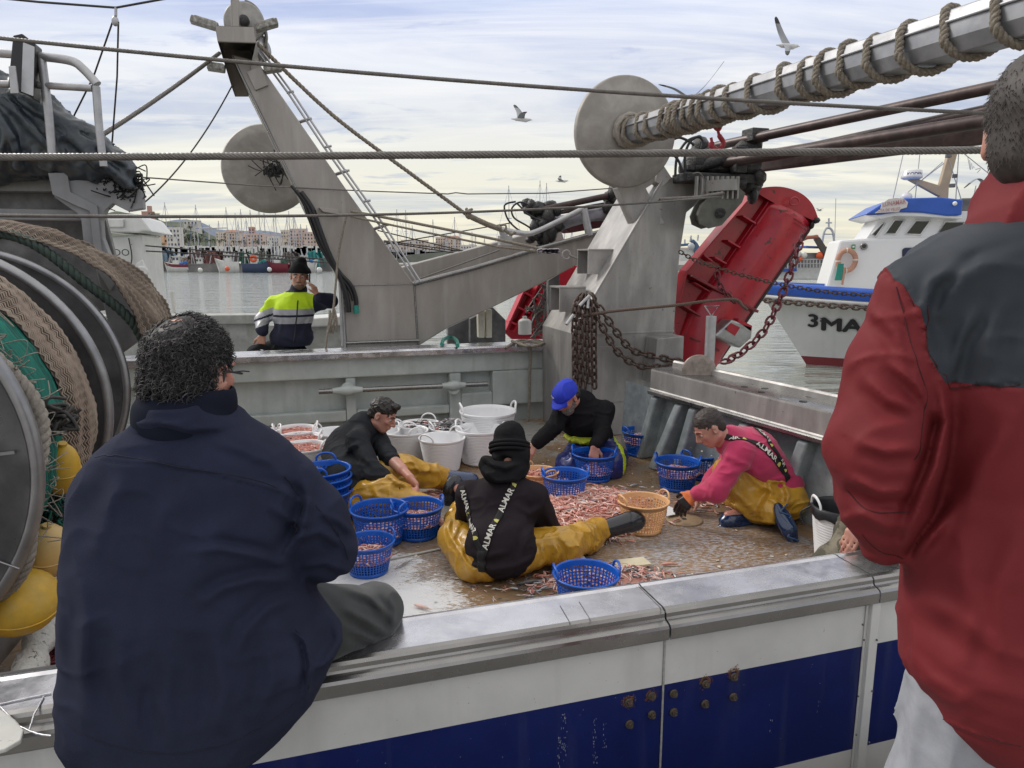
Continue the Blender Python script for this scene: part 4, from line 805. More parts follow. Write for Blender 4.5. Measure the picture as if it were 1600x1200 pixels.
# ================================================================ bodies: smooth surfaces grown round a skeleton
def hsh(i, j, k, s=0):
    n = (i*374761393+j*668265263+k*2147483647+s*1013904223) & 0xffffffff
    n = ((n ^ (n >> 13))*1274126177) & 0xffffffff
    return ((n ^ (n >> 16)) & 0xffff)/32767.5-1
def vnoise(P, s=0):
    Pf = np.floor(P); f = P-Pf; I = Pf.astype(np.int64); f = f*f*(3-2*f); r = 0
    for a in (0,1):
        for b in (0,1):
            for c in (0,1):
                w_ = (f[:,0] if a else 1-f[:,0])*(f[:,1] if b else 1-f[:,1])*(f[:,2] if c else 1-f[:,2])
                r = r+w_*hsh(I[:,0]+a, I[:,1]+b, I[:,2]+c, s)
    return r
class SDF:
    def __init__(s, k=.03): s.p = []; s.k = k; s.px = []; s.fold = []; s.nz = []; s.cuts = []
    def cap(s, a, b, ra, rb=None, k=None): s.p.append(('c', np.asarray(a,float), np.asarray(b,float), ra, ra if rb is None else rb, k or s.k)); return s
    def chain(s, pts, rs, k=None):
        for i in range(len(pts)-1): s.cap(pts[i], pts[i+1], rs[i], rs[i+1], k)
        return s
    def ell(s, c, r, ax=None, k=None, neg=False):
        ax = np.array(ax if ax is not None else (UX, NX, ZX), float); s.p.append(('n' if neg else 'e', np.asarray(c,float), ax, np.asarray(r,float), None, k or s.k)); return s
    def crease(s, pts, w_, d_): s.fold.append((np.asarray(pts,float), w_, d_)); return s
    def loft(s, rows, k=None):
        """rows (y, xl, xr, Y, depth radius): outline of a garment standing at distance Y"""
        R = []
        th = np.linspace(0, 2*math.pi, 96); ct, st_ = np.cos(th), np.sin(th); ct, st_ = np.sign(ct)*np.abs(ct)**.8, np.sign(st_)*np.abs(st_)**.8
        for y, xl, xr, Y, dr in rows:
            c = at((xl+xr)/2, y, Y); xc, hw = c[0], (xr-xl)/2*Y/F
            for _ in range(8):
                X, Yy = xc+hw*ct, Y+dr*st_; px = 800+F*X/(Yy*cP-c[2]*sP); el, er = xl-px.min(), xr-px.max(); xc += (el+er)/2*Y/F*.9; hw += (er-el)/2*Y/F*.9
            R.append((c[2], xc, max(hw,.01), Y, dr))
        R = np.array(sorted(R)); s.p.append(('l', R, None, None, None, k or s.k)); return s
    def fold_px(s, pts, w_, d_, Ymax=99.): s.px.append((np.asarray(pts,float), w_, d_, Ymax)); return s
    def noise(s, freq, amp, ridged=True, seed=0, ax=None, st=(1,1,1)): s.nz.append((freq, amp, ridged, seed, ax, st)); return s
    def prim(s, q, P):
        if q[0] == 'c':
            _, a, b, ra, rb, _ = q; ba = b-a; L = max(1e-9, ba.dot(ba)); t = np.clip((P-a)@ba/L, 0, 1)
            return np.linalg.norm(P-a-t[:,None]*ba, axis=1)-(ra+(rb-ra)*t)
        if q[0] == 'l':
            R = q[1]; z = np.clip(P[:,2], R[0,0], R[-1,0]); xc, hw, yc, dr = (np.interp(z, R[:,0], R[:,i]) for i in (1,2,3,4))
            n_ = 2.5; X_ = np.abs((P[:,0]-xc)/hw); Y_ = np.abs((P[:,1]-yc)/dr); rr = (X_**n_+Y_**n_)**(1/n_)
            gx = X_**(n_-1)/hw; gy = Y_**(n_-1)/dr; g = np.sqrt(gx*gx+gy*gy)*np.maximum(rr,1e-6)**(1-n_); d = (rr-1)/np.maximum(g, 1/np.maximum(hw,dr)); d = np.where(rr < .15, -np.minimum(hw,dr)*.85, d)
            return np.maximum(d, np.abs(P[:,2]-(R[0,0]+R[-1,0])/2)-(R[-1,0]-R[0,0])/2)
        _, c, ax, r, _, _ = q; L = (P-c)@ax.T; k0 = np.linalg.norm(L/r, axis=1); k1 = np.linalg.norm(L/(r*r), axis=1)
        return k0*(k0-1)/np.maximum(k1, 1e-9)
    def __call__(s, P, sel=None, detail=True):
        d = np.full(len(P), 1e3)
        for i, q in enumerate(s.p):
            if sel is not None and not sel[i]: continue
            v = s.prim(q, P); k = q[5]
            if q[0] == 'n': h = np.clip(.5-.5*(d+v)/k, 0, 1); d = d*(1-h)-v*h+k*h*(1-h)
            else: h = np.clip(.5+.5*(d-v)/k, 0, 1); d = d*(1-h)+v*h-k*h*(1-h)
        if detail:
            near = np.abs(d) < .028
            if near.any() and (s.fold or s.nz or s.px):
                Q = P[near]; e = np.zeros(len(Q))
                if s.px:
                    up_ = Q[:,2]*cP+Q[:,1]*sP; dpt = Q[:,1]*cP-Q[:,2]*sP; X2 = np.stack([800+F*Q[:,0]/dpt, 600-F*up_/dpt],1)
                    for pts, w_, a_, ym in s.px:
                        bb = ((X2 > pts.min(0)-w_*4) & (X2 < pts.max(0)+w_*4)).all(1) & (Q[:,1] < ym)
                        if not bb.any(): continue
                        q2 = X2[bb]; bd = np.full(len(q2), 1e9); sg = np.zeros(len(q2)); tt = np.zeros(len(q2)); L_s = np.r_[0, np.cumsum(np.linalg.norm(np.diff(pts,axis=0),axis=1))]
                        for i in range(len(pts)-1):
                            ba = pts[i+1]-pts[i]; t = np.clip((q2-pts[i])@ba/ba.dot(ba),0,1); dv = q2-pts[i]-t[:,None]*ba; dd = np.linalg.norm(dv,axis=1); m_ = dd < bd
                            bd = np.where(m_, dd, bd); sg = np.where(m_, np.sign(ba[0]*dv[:,1]-ba[1]*dv[:,0])*dd, sg); tt = np.where(m_, (L_s[i]+t*(L_s[i+1]-L_s[i]))/L_s[-1], tt)
                        end = np.sin(np.pi*np.clip(tt,.02,.98))**.6*np.exp(-np.maximum(0,bd-np.abs(sg))**2/(w_*w_))
                        e[bb] += a_*end*(-np.exp(-(sg/w_)**2)+.75*np.exp(-((sg-1.9*w_)/(1.3*w_))**2))
                for pts, w_, a_ in s.fold:
                    bb = ((Q > pts.min(0)-w_*2.2) & (Q < pts.max(0)+w_*2.2)).all(1)
                    if not bb.any(): continue
                    Qb = Q[bb]; m = np.full(len(Qb), 1e3)
                    for i in range(len(pts)-1):
                        ba = pts[i+1]-pts[i]; t = np.clip((Qb-pts[i])@ba/max(1e-9,ba.dot(ba)),0,1); m = np.minimum(m, np.linalg.norm(Qb-pts[i]-t[:,None]*ba, axis=1))
                    e[bb] -= a_*np.exp(-(m/w_)**2)
                Wp = .07*np.stack([vnoise(Q*4, 5), vnoise(Q*4, 6), vnoise(Q*4, 7)],1) if s.nz else 0
                for fr, am, rd, sd2, ax, st in s.nz:
                    W = (Q+Wp)*fr*np.asarray(st)
                    v = vnoise(W, sd2); e -= am*((2.2*np.clip(1-2.0*np.abs(v),0,1)**2-.6) if rd else v)
                d[near] += e
            for c0, nn in s.cuts: d = np.maximum(d, (P-c0)@nn)
        return d
    def bounds(s):
        lo = np.full(3, 1e9); hi = -lo
        for q in s.p:
            if q[0] == 'n': continue
            if q[0] == 'l':
                R = q[1]; lo = np.minimum(lo, [(R[:,1]-R[:,2]).min(), (R[:,3]-R[:,4]).min(), R[0,0]]); hi = np.maximum(hi, [(R[:,1]+R[:,2]).max(), (R[:,3]+R[:,4]).max(), R[-1,0]]); continue
            if q[0] == 'c':
                for c, r in ((q[1],q[3]),(q[2],q[4])): lo = np.minimum(lo, c-r); hi = np.maximum(hi, c+r)
            else: r = np.abs(q[2].T)@q[3]; lo = np.minimum(lo, q[1]-r); hi = np.maximum(hi, q[1]+r)
        return lo-.03, hi+.03
    def mesh(s, h):
        lo, hi = s.bounds(); BS = 8; bl = BS*h; nb_ = np.ceil((hi-lo)/bl).astype(int)
        g = np.stack(np.meshgrid(*[np.arange(n) for n in nb_], indexing='ij'), -1).reshape(-1,3)
        ctr = lo+(g+.5)*bl; Dp = np.stack([s.prim(q, ctr) for q in s.p], 1); pos = [q[0] != 'n' for q in s.p]
        dm = Dp[:, pos].min(1); hd = bl*.87; keep = np.abs(dm) < hd+.045; g = g[keep]; ctr = ctr[keep]; Dp = Dp[keep]; dm = dm[keep]
        NC = nb_*BS+2; ids = []; pos_ = []; quads = []
        o9 = np.stack(np.meshgrid(*[np.arange(9)]*3, indexing='ij'), -1).reshape(-1,3)
        kk = np.array([q[5] for q in s.p])
        for c0 in range(0, len(g), 96):
            gg = g[c0:c0+96]; need = (Dp[c0:c0+96] < dm[c0:c0+96,None]+2*hd+kk[None]).any(0)
            P = (lo+(gg[:,None]*BS+o9[None])*h).reshape(-1,3); D = s(P, need).reshape(-1,9,9,9)
            C = [D[:, i:i+8, j:j+8, k:k+8] for i in (0,1) for j in (0,1) for k in (0,1)]
            sg = sum((c < 0).astype(int) for c in C); ix = np.nonzero((sg > 0) & (sg < 8))
            if not len(ix[0]): continue
            cv_ = np.stack([c[ix] for c in C], 1); cell = gg[ix[0]]*BS+np.stack(ix[1:],1)
            off = np.array([(i,j,k) for i in (0,1) for j in (0,1) for k in (0,1)], float); acc = np.zeros((len(cell),3)); cnt = np.zeros(len(cell))
            for a in range(8):
                for b in range(a+1,8):
                    if bin(a^b).count('1') != 1: continue
                    va, vb = cv_[:,a], cv_[:,b]; m = (va<0) != (vb<0); t = np.where(m, va/np.where(m, va-vb, 1), 0)
                    acc += np.where(m[:,None], off[a]+(off[b]-off[a])*t[:,None], 0); cnt += m
            pos_.append(lo+(cell+acc/cnt[:,None])*h); ids.append((cell[:,0]*NC[1]+cell[:,1])*NC[2]+cell[:,2])
            for ax, cb, d1_, d2_ in ((0,4,1,2),(1,2,2,0),(2,1,0,1)):
                m = (cv_[:,0]<0) != (cv_[:,cb]<0); cc = cell[m]; fl = cv_[m,0] < 0
                e1 = np.zeros(3,int); e1[d1_] = 1; e2 = np.zeros(3,int); e2[d2_] = 1
                qd = np.stack([((x[:,0]*NC[1]+x[:,1])*NC[2]+x[:,2]) for x in (cc, cc-e1, cc-e1-e2, cc-e2)],1); qd[~fl] = qd[~fl][:, ::-1]; quads.append(qd)
        ids = np.concatenate(ids); V = np.concatenate(pos_); Qd = np.concatenate(quads); o = np.argsort(ids); ids = ids[o]; V = V[o]
        J = np.searchsorted(ids, Qd); J = np.minimum(J, len(ids)-1); ok = (ids[J] == Qd).all(1); return V, J[ok]
    def build(s, name, mats, parent, h, paint=None, edge=None):
        V, Fq = s.mesh(h)
        if edge:
            sv = edge(V); mk = np.abs(sv) < h*.75; W = V[mk]; g = np.stack([edge(W+np.eye(3)[i]*.001)-sv[mk] for i in range(3)],1)/.001; V[mk] = W-g*(sv[mk]/np.maximum(.05,(g*g).sum(1)))[:,None]
        me = bpy.data.meshes.new(name); nV, nF = len(V), len(Fq)
        me.vertices.add(nV); me.vertices.foreach_set('co', V.astype(np.float32).ravel())
        me.loops.add(nF*4); me.loops.foreach_set('vertex_index', Fq.astype(np.int32).ravel())
        me.polygons.add(nF); me.polygons.foreach_set('loop_start', np.arange(nF, dtype=np.int32)*4)
        me.polygons.foreach_set('use_smooth', np.ones(nF, bool))
        for m in (mats if isinstance(mats, (list,tuple)) else [mats]): me.materials.append(m)
        if paint: me.polygons.foreach_set('material_index', np.asarray(paint(V[Fq].mean(1)), np.int32))
        me.update(calc_edges=True); me.validate(); return put(me, name, parent)
    def trace(s, x, y, t0=.2):
        d = unit(ray(x, y)); t = np.array([t0])
        for _ in range(90):
            v = s((d*t)[None] if np.ndim(t) == 0 else d[None]*t[:,None], detail=False)[0]; t = t+max(v*.7, .0008)
            if v < .001: return d*t[0]
            if t[0] > 30: return None
        return d*t[0]
    def snap(s, P, off, it=4):
        P = np.array(P, float)
        for _ in range(it):
            d = s(P); e = .004; G = np.stack([s(P+np.eye(3)[i]*e)-d for i in range(3)],1); G /= np.maximum(1e-9, np.linalg.norm(G,axis=1))[:,None]
            P = P-G*(d-off)[:,None]*.9
        return P, G
def strap(sd, pts, wid, name, material, parent, off=.005, texts=(), tmat=None, ymat=None, n=70):
    """pts are 3-D points on the garment; a flat band laid on its surface, with its lettering"""
    C = resample(spline(pts, 8), .008); C, G = sd.snap(C, off); T, _, _ = frames(C); d = np.r_[0, np.cumsum(np.linalg.norm(np.diff(C,axis=0),axis=1))]
    side = np.cross(G, T); side /= np.linalg.norm(side,axis=1)[:,None]
    def mp(sv, tv, o_):
        P = np.stack([np.interp(sv, d, C[:,k]) for k in range(3)],1); Sd = np.stack([np.interp(sv, d, side[:,k]) for k in range(3)],1)
        return sd.snap(P+Sd*tv[:,None], o_, 2)[0]
    m = MB(); rows = [mp(d, np.full(len(d), t*wid), off) for t in (-.5,-.25,0,.25,.5)]; m.grid(np.stack(rows,1)); o = m.build(name, material, parent, thick=.003)
    for s0, txt, h, flip in texts:
        V, Fs = textmesh(txt, 1.0, .02); V = V*h; 
        if flip: V[:,:2] *= -1
        m = MB(); m.add(mp(s0+V[:,0], V[:,1], off+.004), Fs); m.build('lettering', tmat, o)
        if ymat is not None:
            ln = V[:,0].max()+h*.45 if not flip else V[:,0].min()-h*.45; sg = -1 if flip else 1
            tri = np.array([(-.5,-.5),(.35,-.5),(.35,.1),(.1,.5),(-.3,.2)])*h*.62*sg; m = MB(); m.add(mp(s0+ln+sg*h*.15+tri[:,0], tri[:,1], off+.004), [tuple(range(5))]); m.build('emblem', ymat, o)
    return o
def hand(sd, w_, d_, pn, k=1.0, curl=.5, thumb=1, spread=.12):
    """palm, four bent fingers and a side thumb; d_ points along the hand, pn out of the back of the hand"""
    d_ = unit(d_); pn = unit(np.asarray(pn)-d_*np.dot(pn, d_)); sx_ = np.cross(d_, pn)*thumb; w_ = np.asarray(w_)
    for i, (o, ln, r) in enumerate(((.030,1.0,.0095),(.010,1.08,.0098),(-.010,1.0,.0093),(-.028,.8,.0082))):
        kn = w_+(d_*.088*(1-.06*abs(i-1))+sx_*o)*k; sd.cap(w_+sx_*o*.45*k+d_*.01*k, kn, .016*k, .0125*k, .012*k)
        p = kn; dr = unit(d_+sx_*(o*spread*25*.12)); 
        for L, rr in ((.042,1),(.027,.93),(.021,.85)):
            a = curl*(.75+.12*i); dr = unit(dr*math.cos(a)-pn*math.sin(a)); q = p+dr*L*ln*k; sd.cap(p, q, r*rr*k, r*rr*.93*k, .005*k); p = q
    b = w_+(d_*.025+sx_*.026)*k; q = b+(unit(sx_*.75+d_*.75-pn*.25)*.045)*k; sd.cap(w_+d_*.01*k, b, .016*k, .016*k, .012*k); sd.cap(b, q, .0145*k, .0115*k, .008*k); sd.cap(q, q+unit(d_*.9+sx_*.25-pn*.35)*.032*k, .011*k, .009*k, .005*k)
def head(sd, c, fw, up, k=1.0):
    fw = unit(fw); up = unit(np.asarray(up)-fw*np.dot(up, fw)); rt = np.cross(fw, up); ax = (rt, fw, up); c = np.asarray(c)
    L = lambda x, y, z: c+(rt*x+fw*y+up*z)*k
    sd.ell(L(0,-.012,.028), np.array((.076,.095,.088))*k, ax, .02*k); sd.ell(L(0,.028,-.03), np.array((.062,.066,.085))*k, ax, .02*k)
    sd.cap(L(0,.055,-.092), L(0,.05,-.08), .026*k, .03*k, .025*k)
    for s in (-1,1):
        sd.cap(L(s*.052,.0,-.065), L(s*.02,.055,-.09), .018*k, .02*k, .02*k); sd.ell(L(s*.036,.066,-.018), np.array((.024,.018,.018))*k, ax, .014*k)
        sd.ell(L(s*.034,.098,.004), np.array((.019,.02,.013))*k, ax, .01*k, neg=True)
        sd.cap(L(s*.012,.088,.022), L(s*.048,.074,.02), .0085*k, .007*k, .01*k)
        sd.ell(L(s*.079,-.008,-.008), np.array((.010,.020,.032))*k, (unit(rt+fw*-s*.35), fw, up), .006*k); sd.ell(L(s*.088,.0,-.006), np.array((.006,.010,.017))*k, ax, .004*k, neg=True)
    sd.cap(L(0,.088,.018), L(0,.112,-.028), .0085*k, .013*k, .008*k); sd.cap(L(-.012,.1,-.034), L(.012,.1,-.034), .0085*k, k=.006*k)
    sd.cap(L(-.02,.09,-.058), L(.02,.09,-.058), .0065*k, k=.006*k); sd.cap(L(-.017,.088,-.069), L(.017,.088,-.069), .0075*k, k=.006*k)
    return L, ax
def eyes(L, ax, k, parent):
    for s in (-1,1):
        m = MB(); m.ball(L(s*.034,.0745,.005), .0125*k, 0, 12); m.ball(L(s*.034,.0825,.003), .0066*k, 1, 10)
        m.build('eye', [mat('eye_white', (0.55,0.52,0.5), .25), mat('iris_dark', (0.02,0.012,0.008), .15)], parent)
    m = MB()
    for s in (-1,1): m.tube([L(s*.012,.094,.026), L(s*.032,.092,.033), L(s*.054,.076,.027)], [.004*k,.0055*k,.003*k], 6)
    m.build('eyebrows', HAIRD, parent)
def limb(sd, pts, rs, k=None): sd.chain(pts, rs, k)
def figure(J, k=1.0, face=True, handd=None):
    """one continuous body from its joints"""
    sd = SDF(.03*k); P = {a: np.asarray(b, float) for a, b in J.items() if a not in ('fw','up')}
    L, ax = head(sd, P['head'], J['fw'], J['up'], k)
    sd.cap(P['head']-ax[2]*.06*k-ax[1]*.02*k, P['neck'], .054*k, .062*k, .03*k)
    sd.cap(P['neck'], P['chest'], .07*k, .105*k, .05*k); sd.cap(P['chest'], P['pelvis'], .105*k, .10*k, .05*k)
    for s in 'lr':
        sd.cap(P['neck'], P['sh'+s], .05*k, .055*k, .05*k); sd.cap(P['chest'], P['sh'+s], .08*k, .048*k, .04*k)
        sd.chain([P['sh'+s], P['el'+s], P['wr'+s]], [.052*k,.042*k,.027*k], .02*k)
        fl = (P['el'+s]+P['wr'+s]*2)/3; sd.cap(P['el'+s], fl, .043*k, .036*k, .02*k)
        hd = (handd or {}).get(s)
        if hd: hand(sd, P['wr'+s], hd[0], hd[1], k*hd[3] if len(hd) > 3 else k, hd[2], 1 if s == 'r' else -1)
        sd.cap(P['pelvis'], P['hp'+s], .09*k, .075*k, .04*k); sd.chain([P['hp'+s], P['kn'+s], P['an'+s]], [.075*k,.052*k,.038*k], .03*k)
        sd.cap(P['an'+s], P['to'+s], .04*k, .032*k, .02*k)
    return sd, L, ax
def skinm(name, c, c2): return mat(name, c, .48, 0, .1, 9, c2, .02, 160, sss=.08)
SKIN = skinm('tanned_skin', (0.40,0.205,0.135), (0.46,0.22,0.15)); SKINP = skinm('ruddy_skin', (0.46,0.24,0.18), (0.52,0.22,0.17))
HAIRD = mat('dark_hair', (0.018,0.014,0.012), .5, 0, .4, 40); HAIRG = mat('greying_curls', (0.026,0.024,0.025), .62, 0, .5, 60, (0.085,0.08,0.08), c2range=(.55,.7))
BLACKC = mat('black_cotton', (0.010,0.0095,0.011), .85, 0, .2, 12, bump=.03, bs=400, spec=.15)
BLACK2 = mat('faded_black_cotton', (0.022,0.017,0.021), .85, 0, .2, 9, bump=.03, bs=400, spec=.15)
CHAR = mat('charcoal_sweater', (0.02,0.022,0.026), .85, 0, .2, 12, bump=.04, bs=350, spec=.15)
NAVYF = mat('navy_fleece', (0.018,0.0215,0.044), .95, 0, .16, 10, bump=.06, bs=420, spec=.2)
OIL = mat('mustard_oilskin', (0.53,0.29,0.025), .33, 0, .12, 6, (0.42,0.22,0.02), .02, 60, coat=.25, spots=((0.2,0.11,0.03), 14, .66, .6))
OILB = mat('blue_oilskin', (0.013,0.02,0.13), .36, 0, .15, 8, (0.02,0.03,0.17), .02, 60, coat=.2)
BOOTB = mat('blue_rubber_boot', (0.006,0.026,0.085), .2, 0, .1, 9, coat=.5); BOOTK = mat('black_rubber_boot', (0.012,0.014,0.02), .22, 0, .1, 9, coat=.4)
LETW = mat('white_lettering', (0.66,0.64,0.58), .7); LETY = mat('yellow_emblem', (0.55,0.5,0.14), .7)
STRK = mat('strap_webbing', (0.01,0.01,0.011), .8, 0, .2, 90)
def boot(name, an, to, k, material, parent, up=None, heel=True, sole=None):
    sd = SDF(.025*k); an = np.asarray(an); to = np.asarray(to); d = unit(to-an); up = unit(np.asarray(up if up is not None else ZX)); up = unit(up-d*up.dot(d)); rt = np.cross(d, up)
    base = an-up*.0*k
    sd.cap(an-d*.045*k-up*.035*k, an-d*.02*k+up*.05*k, .042*k, .05*k); sd.cap(an-up*.02*k, to-up*.02*k, .045*k, .04*k); sd.ell(to-d*.01*k-up*.03*k, np.array((.07,.055,.035))*k, (d,rt,up))
    sd.ell((an+to)/2-up*.055*k, np.array((.16,.052,.018))*k, (d,rt,up), .01)
    sd.ell(an-d*.05*k-up*.06*k, np.array((.045,.046,.03))*k, (d,rt,up), .01)
    o = sd.build(name, material, parent, .008); return sd
# ================================================================ far shore, town, boats
def col_hill(name, pts, Y, depth, colr, label, col2=None):
    m = MB(); P = [at(x,y,Y) for x,y in pts]; rows = []
    Pn = resample(P, Y*.006); n = len(Pn); t = np.linspace(0,1,n); jit = np.array([vn(t_*60)*.004*Y for t_ in t])
    for q, f_ in ((0,1.0),(1,.66),(2,.33),(3,0)):
        R = Pn.copy(); R[:,2] = WATER+(Pn[:,2]-WATER)*f_+(jit if q == 0 else 0); R[:,1] -= depth*(1-f_); R[:,0] *= 1-(depth*(1-f_))/Y; rows.append(R)
    m.grid(np.array(rows), flip=True); return tag(m.build(name, mat('hillside_%d' % int(Y), colr, .9, 0, .25, .02, col2)), label, 'hill', kind='structure')
def vn(x): return float(vnoise(np.array([[x, 1.3, 4.1]]), 3)[0])
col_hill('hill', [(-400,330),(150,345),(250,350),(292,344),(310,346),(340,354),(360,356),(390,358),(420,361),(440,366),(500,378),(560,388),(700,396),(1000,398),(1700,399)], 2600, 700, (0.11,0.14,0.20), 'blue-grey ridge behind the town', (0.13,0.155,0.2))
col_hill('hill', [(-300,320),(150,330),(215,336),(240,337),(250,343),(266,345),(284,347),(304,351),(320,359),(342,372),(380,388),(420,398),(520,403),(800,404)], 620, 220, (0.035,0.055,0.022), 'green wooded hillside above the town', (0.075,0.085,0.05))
m = MB(); m.hull([at(150,404,150)*[1,1,0]+[0,0,-1.6], at(150,404,150)*[1,1,0]+[0,0,-3], np.array([-400,900,-1.6]), np.array([-400,900,-3]), np.array([120,118,-1.6]), np.array([120,118,-3]), np.array([700,900,-1.6]), np.array([700,900,-3])])
tag(m.build('shore', mat('shore_concrete', (0.28,0.27,0.25), .9, 0, .2, .3)), 'low concrete quay edge of the far shore', 'shore', kind='structure')
GL = mat('far_dark_window', (0.05,0.055,0.06), .3)
ROOFT = mat('terracotta_roof', (0.33,0.15,0.09), .8)
def building(x0, x1, yt, yb, Y, colr, label, floors=3, cols=4, roof=None):
    a, b = at(x0,yb,Y), at(x1,yb,Y); zt_ = at(x0,yt,Y)[2]; W_, dp = b[0]-a[0], (b[0]-a[0])*.6; zb_ = min(a[2], -1.4)
    e = empty('building', (a[0]+W_/2, Y, zb_), label, 'building', 'buildings of the seaside town')
    m = MB(); c = np.array([a[0]+W_/2, Y+dp/2, (zt_+zb_)/2]); m.box(c, (W_, dp, zt_-zb_), AXW)
    if x0 % 3 == 0: m.box(c+[W_*.18,0,(zt_-zb_)/2+(zt_-zb_)*.06], (W_*.35, dp*.5, (zt_-zb_)*.14), AXW)
    m.box(c+[0,-.0,(zt_-zb_)/2+.2], (W_*1.02, dp*1.02, .4), AXW)
    m.build('wall', mat('wall_%02d%02d%02d' % tuple(int(v*99) for v in colr), colr, .85, 0, .08, .3), e)
    m = MB(); fh = (at(0,yt,Y)[2]-at(0,yb,Y)[2])/floors
    for i in range(floors):
        for j in range(cols):
            if random.random() < .12: continue
            xx = a[0]+W_*(j+.5)/cols; z = zt_-fh*(i+.55); m.box((xx, Y-.03, z), (W_/cols*.42, .12, fh*.5), AXW)
            if random.random() < .4: m.box((xx, Y-.4, z-fh*.3), (W_/cols*.8, .8, fh*.1), AXW, 1)
    m.build('window', [GL, WHITE], e)
    if roof:
        m = MB(); z = zt_+.4; m.add([(a[0]-.3,Y-.3,z),(b[0]+.3,Y-.3,z),(b[0]+.3,Y+dp,z),(a[0]-.3,Y+dp,z),(a[0]+W_*.2,Y+dp*.5,z+W_*.16),(b[0]-W_*.2,Y+dp*.5,z+W_*.16)], [(0,1,5,4),(1,2,5),(2,3,4,5),(3,0,4)]); m.build('roof', ROOFT, e)
    return e
AXW = (np.array([1.,0,0]), np.array([0,1.,0]), ZX)
BC = [(0.58,0.40,0.27),(0.60,0.58,0.54),(0.54,0.45,0.37),(0.56,0.43,0.37),(0.60,0.53,0.44),(0.46,0.27,0.23),(0.54,0.47,0.41)]  # wall colours paled to stand in for haze over the distance
BN = ['orange','white','tan','salmon','cream','brick red','beige']
bl = [(222,238,331,344,520,5,3,2),(240,252,352,372,260,0,4,2),(251,262,357,380,265,0,3,2),(262,283,357,392,250,1,5,4),(283,300,366,380,500,1,2,3),(287,309,345,351,560,1,1,4),(262,274,360,370,420,1,2,4),(338,352,364,376,330,4,3,4),(352,366,362,385,330,2,4,5),(355,376,364,386,300,2,4,5),(372,389,369,388,310,3,4,4),(389,398,357,370,330,5,3,2),(388,412,366,388,290,3,4,5),(410,428,368,388,300,3,4,4),(418,436,371,390,260,1,4,5),(440,456,361,388,270,4,5,4),(454,478,359,390,265,3,6,5),(476,500,364,392,260,3,5,5),(500,520,368,392,260,2,5,4),(560,590,375,398,330,2,4,5),(590,612,377,398,330,1,3,5),(612,640,378,398,330,6,3,6),(640,668,376,398,320,6,4,6),(668,682,380,398,330,1,3,3),(681,696,372,396,300,2,6,4),(696,720,374,396,300,2,5,6),(720,745,384,398,340,1,3,6),(745,775,386,399,350,6,2,6),(900,930,389,399,380,1,2,6),(1060,1085,388,399,380,6,2,5),(1215,1250,386,399,380,1,3,6)]
pos = ['on the hillside at far left','beside the white cabin boat','stepped behind the white cabin boat','left of the net-covered wall','above the leftmost masts','long and low on the hilltop','below the hilltop terrace','behind the first palms','behind the brown tarpaulins','right of centre of the left waterfront','behind the white transom boat','tallest and narrow behind the masts','above the orange lifebuoy boat','between the phone man and the masts','just left of the beanie','pale with flat top behind the beanie','widest block behind the gantry leg','half hidden by the gantry leg','right behind the gantry leg','left of the conduit ladder gap','first right of the conduit ladder','second right of the conduit ladder','third right of the conduit ladder','small one beside the twin blocks','left one of the twin pink blocks','right one of the twin pink blocks','low and right of the twin blocks','lowest near the rear arm','far off under the sloping arm','far off between the gallows and red door','far off right of the red door']
for i, (x0,x1,yt,yb,Y,ci,fl,cl) in enumerate(bl):
    building(x0,x1,yt,yb,Y,BC[ci], '%s building, %s' % (BN[ci], pos[i]), fl, cl, roof=(ci in (2,5) and i % 2))
# trees
LEAF = [mat('leaf_a', (0.035,0.055,0.02), .7, 0, .3, .5), mat('leaf_b', (0.055,0.075,0.03), .7, 0, .3, .5), mat('leaf_c', (0.025,0.04,0.018), .7)]
TRUNK = mat('tree_trunk', (0.10,0.08,0.06), .9)
def tree_mesh(h, palm, sd_):
    r = np.random.default_rng(sd_); cr = MB(); tr = MB()
    if palm:
        tr.tube([(0,0,0),(h*.02,0,h*.4),(h*.03,0,h*.8)], [h*.035,h*.026,h*.022], 6)
        for k_ in range(26):
            a = r.uniform(0,6.28); el = r.uniform(-.5,1.2); L = h*r.uniform(.26,.36); d = np.array([math.cos(a),math.sin(a),0]); s = np.cross(d, ZX); p = np.array([h*.03,0,h*.8]); P = []
            for q in range(6): t = q/5; P.append(p+d*L*t*math.cos(el*.6)+ZX*(L*t*math.sin(el)-L*t*t*.7))
            for q in range(5):
                w_ = h*.035*(1-q/6); cr.add([P[q]-s*w_-ZX*w_*.6, P[q], P[q+1], P[q+1]-s*w_*.8-ZX*w_*.6], [(0,1,2,3)], int(r.integers(3))); cr.add([P[q]+s*w_-ZX*w_*.6, P[q], P[q+1], P[q+1]+s*w_*.8-ZX*w_*.6], [(0,1,2,3)], int(r.integers(3)))
    else:
        tr.tube([(0,0,0),(0,0,h*.3),(h*.03,0,h*.6)], [h*.05,h*.04,h*.02], 6)
        for k_ in range(4): a = r.uniform(0,6.28); tr.tube([(0,0,h*.3),(math.cos(a)*h*.25,math.sin(a)*h*.25,h*.65)], [h*.03,h*.01], 5)
        cl = [np.array([r.normal(0,.22), r.normal(0,.22), r.uniform(.4,.95)])*h for _ in range(9)]
        for k_ in range(420):
            c_ = cl[int(r.integers(9))]+unit(r.normal(0,1,3))*h*.17*r.uniform(.4,1.1); a, b = unit(r.normal(0,1,3)), unit(r.normal(0,1,3)); s = h*.035; cr.add([c_-a*s, c_-b*s, c_+a*s, c_+b*s], [(0,1,2,3)], int(r.integers(3)))
    return cr.mesh('crown', LEAF), tr.mesh('trunk', TRUNK)
TM = [tree_mesh(1, False, 1), tree_mesh(1, False, 2), tree_mesh(1, True, 3), tree_mesh(1, True, 4)]
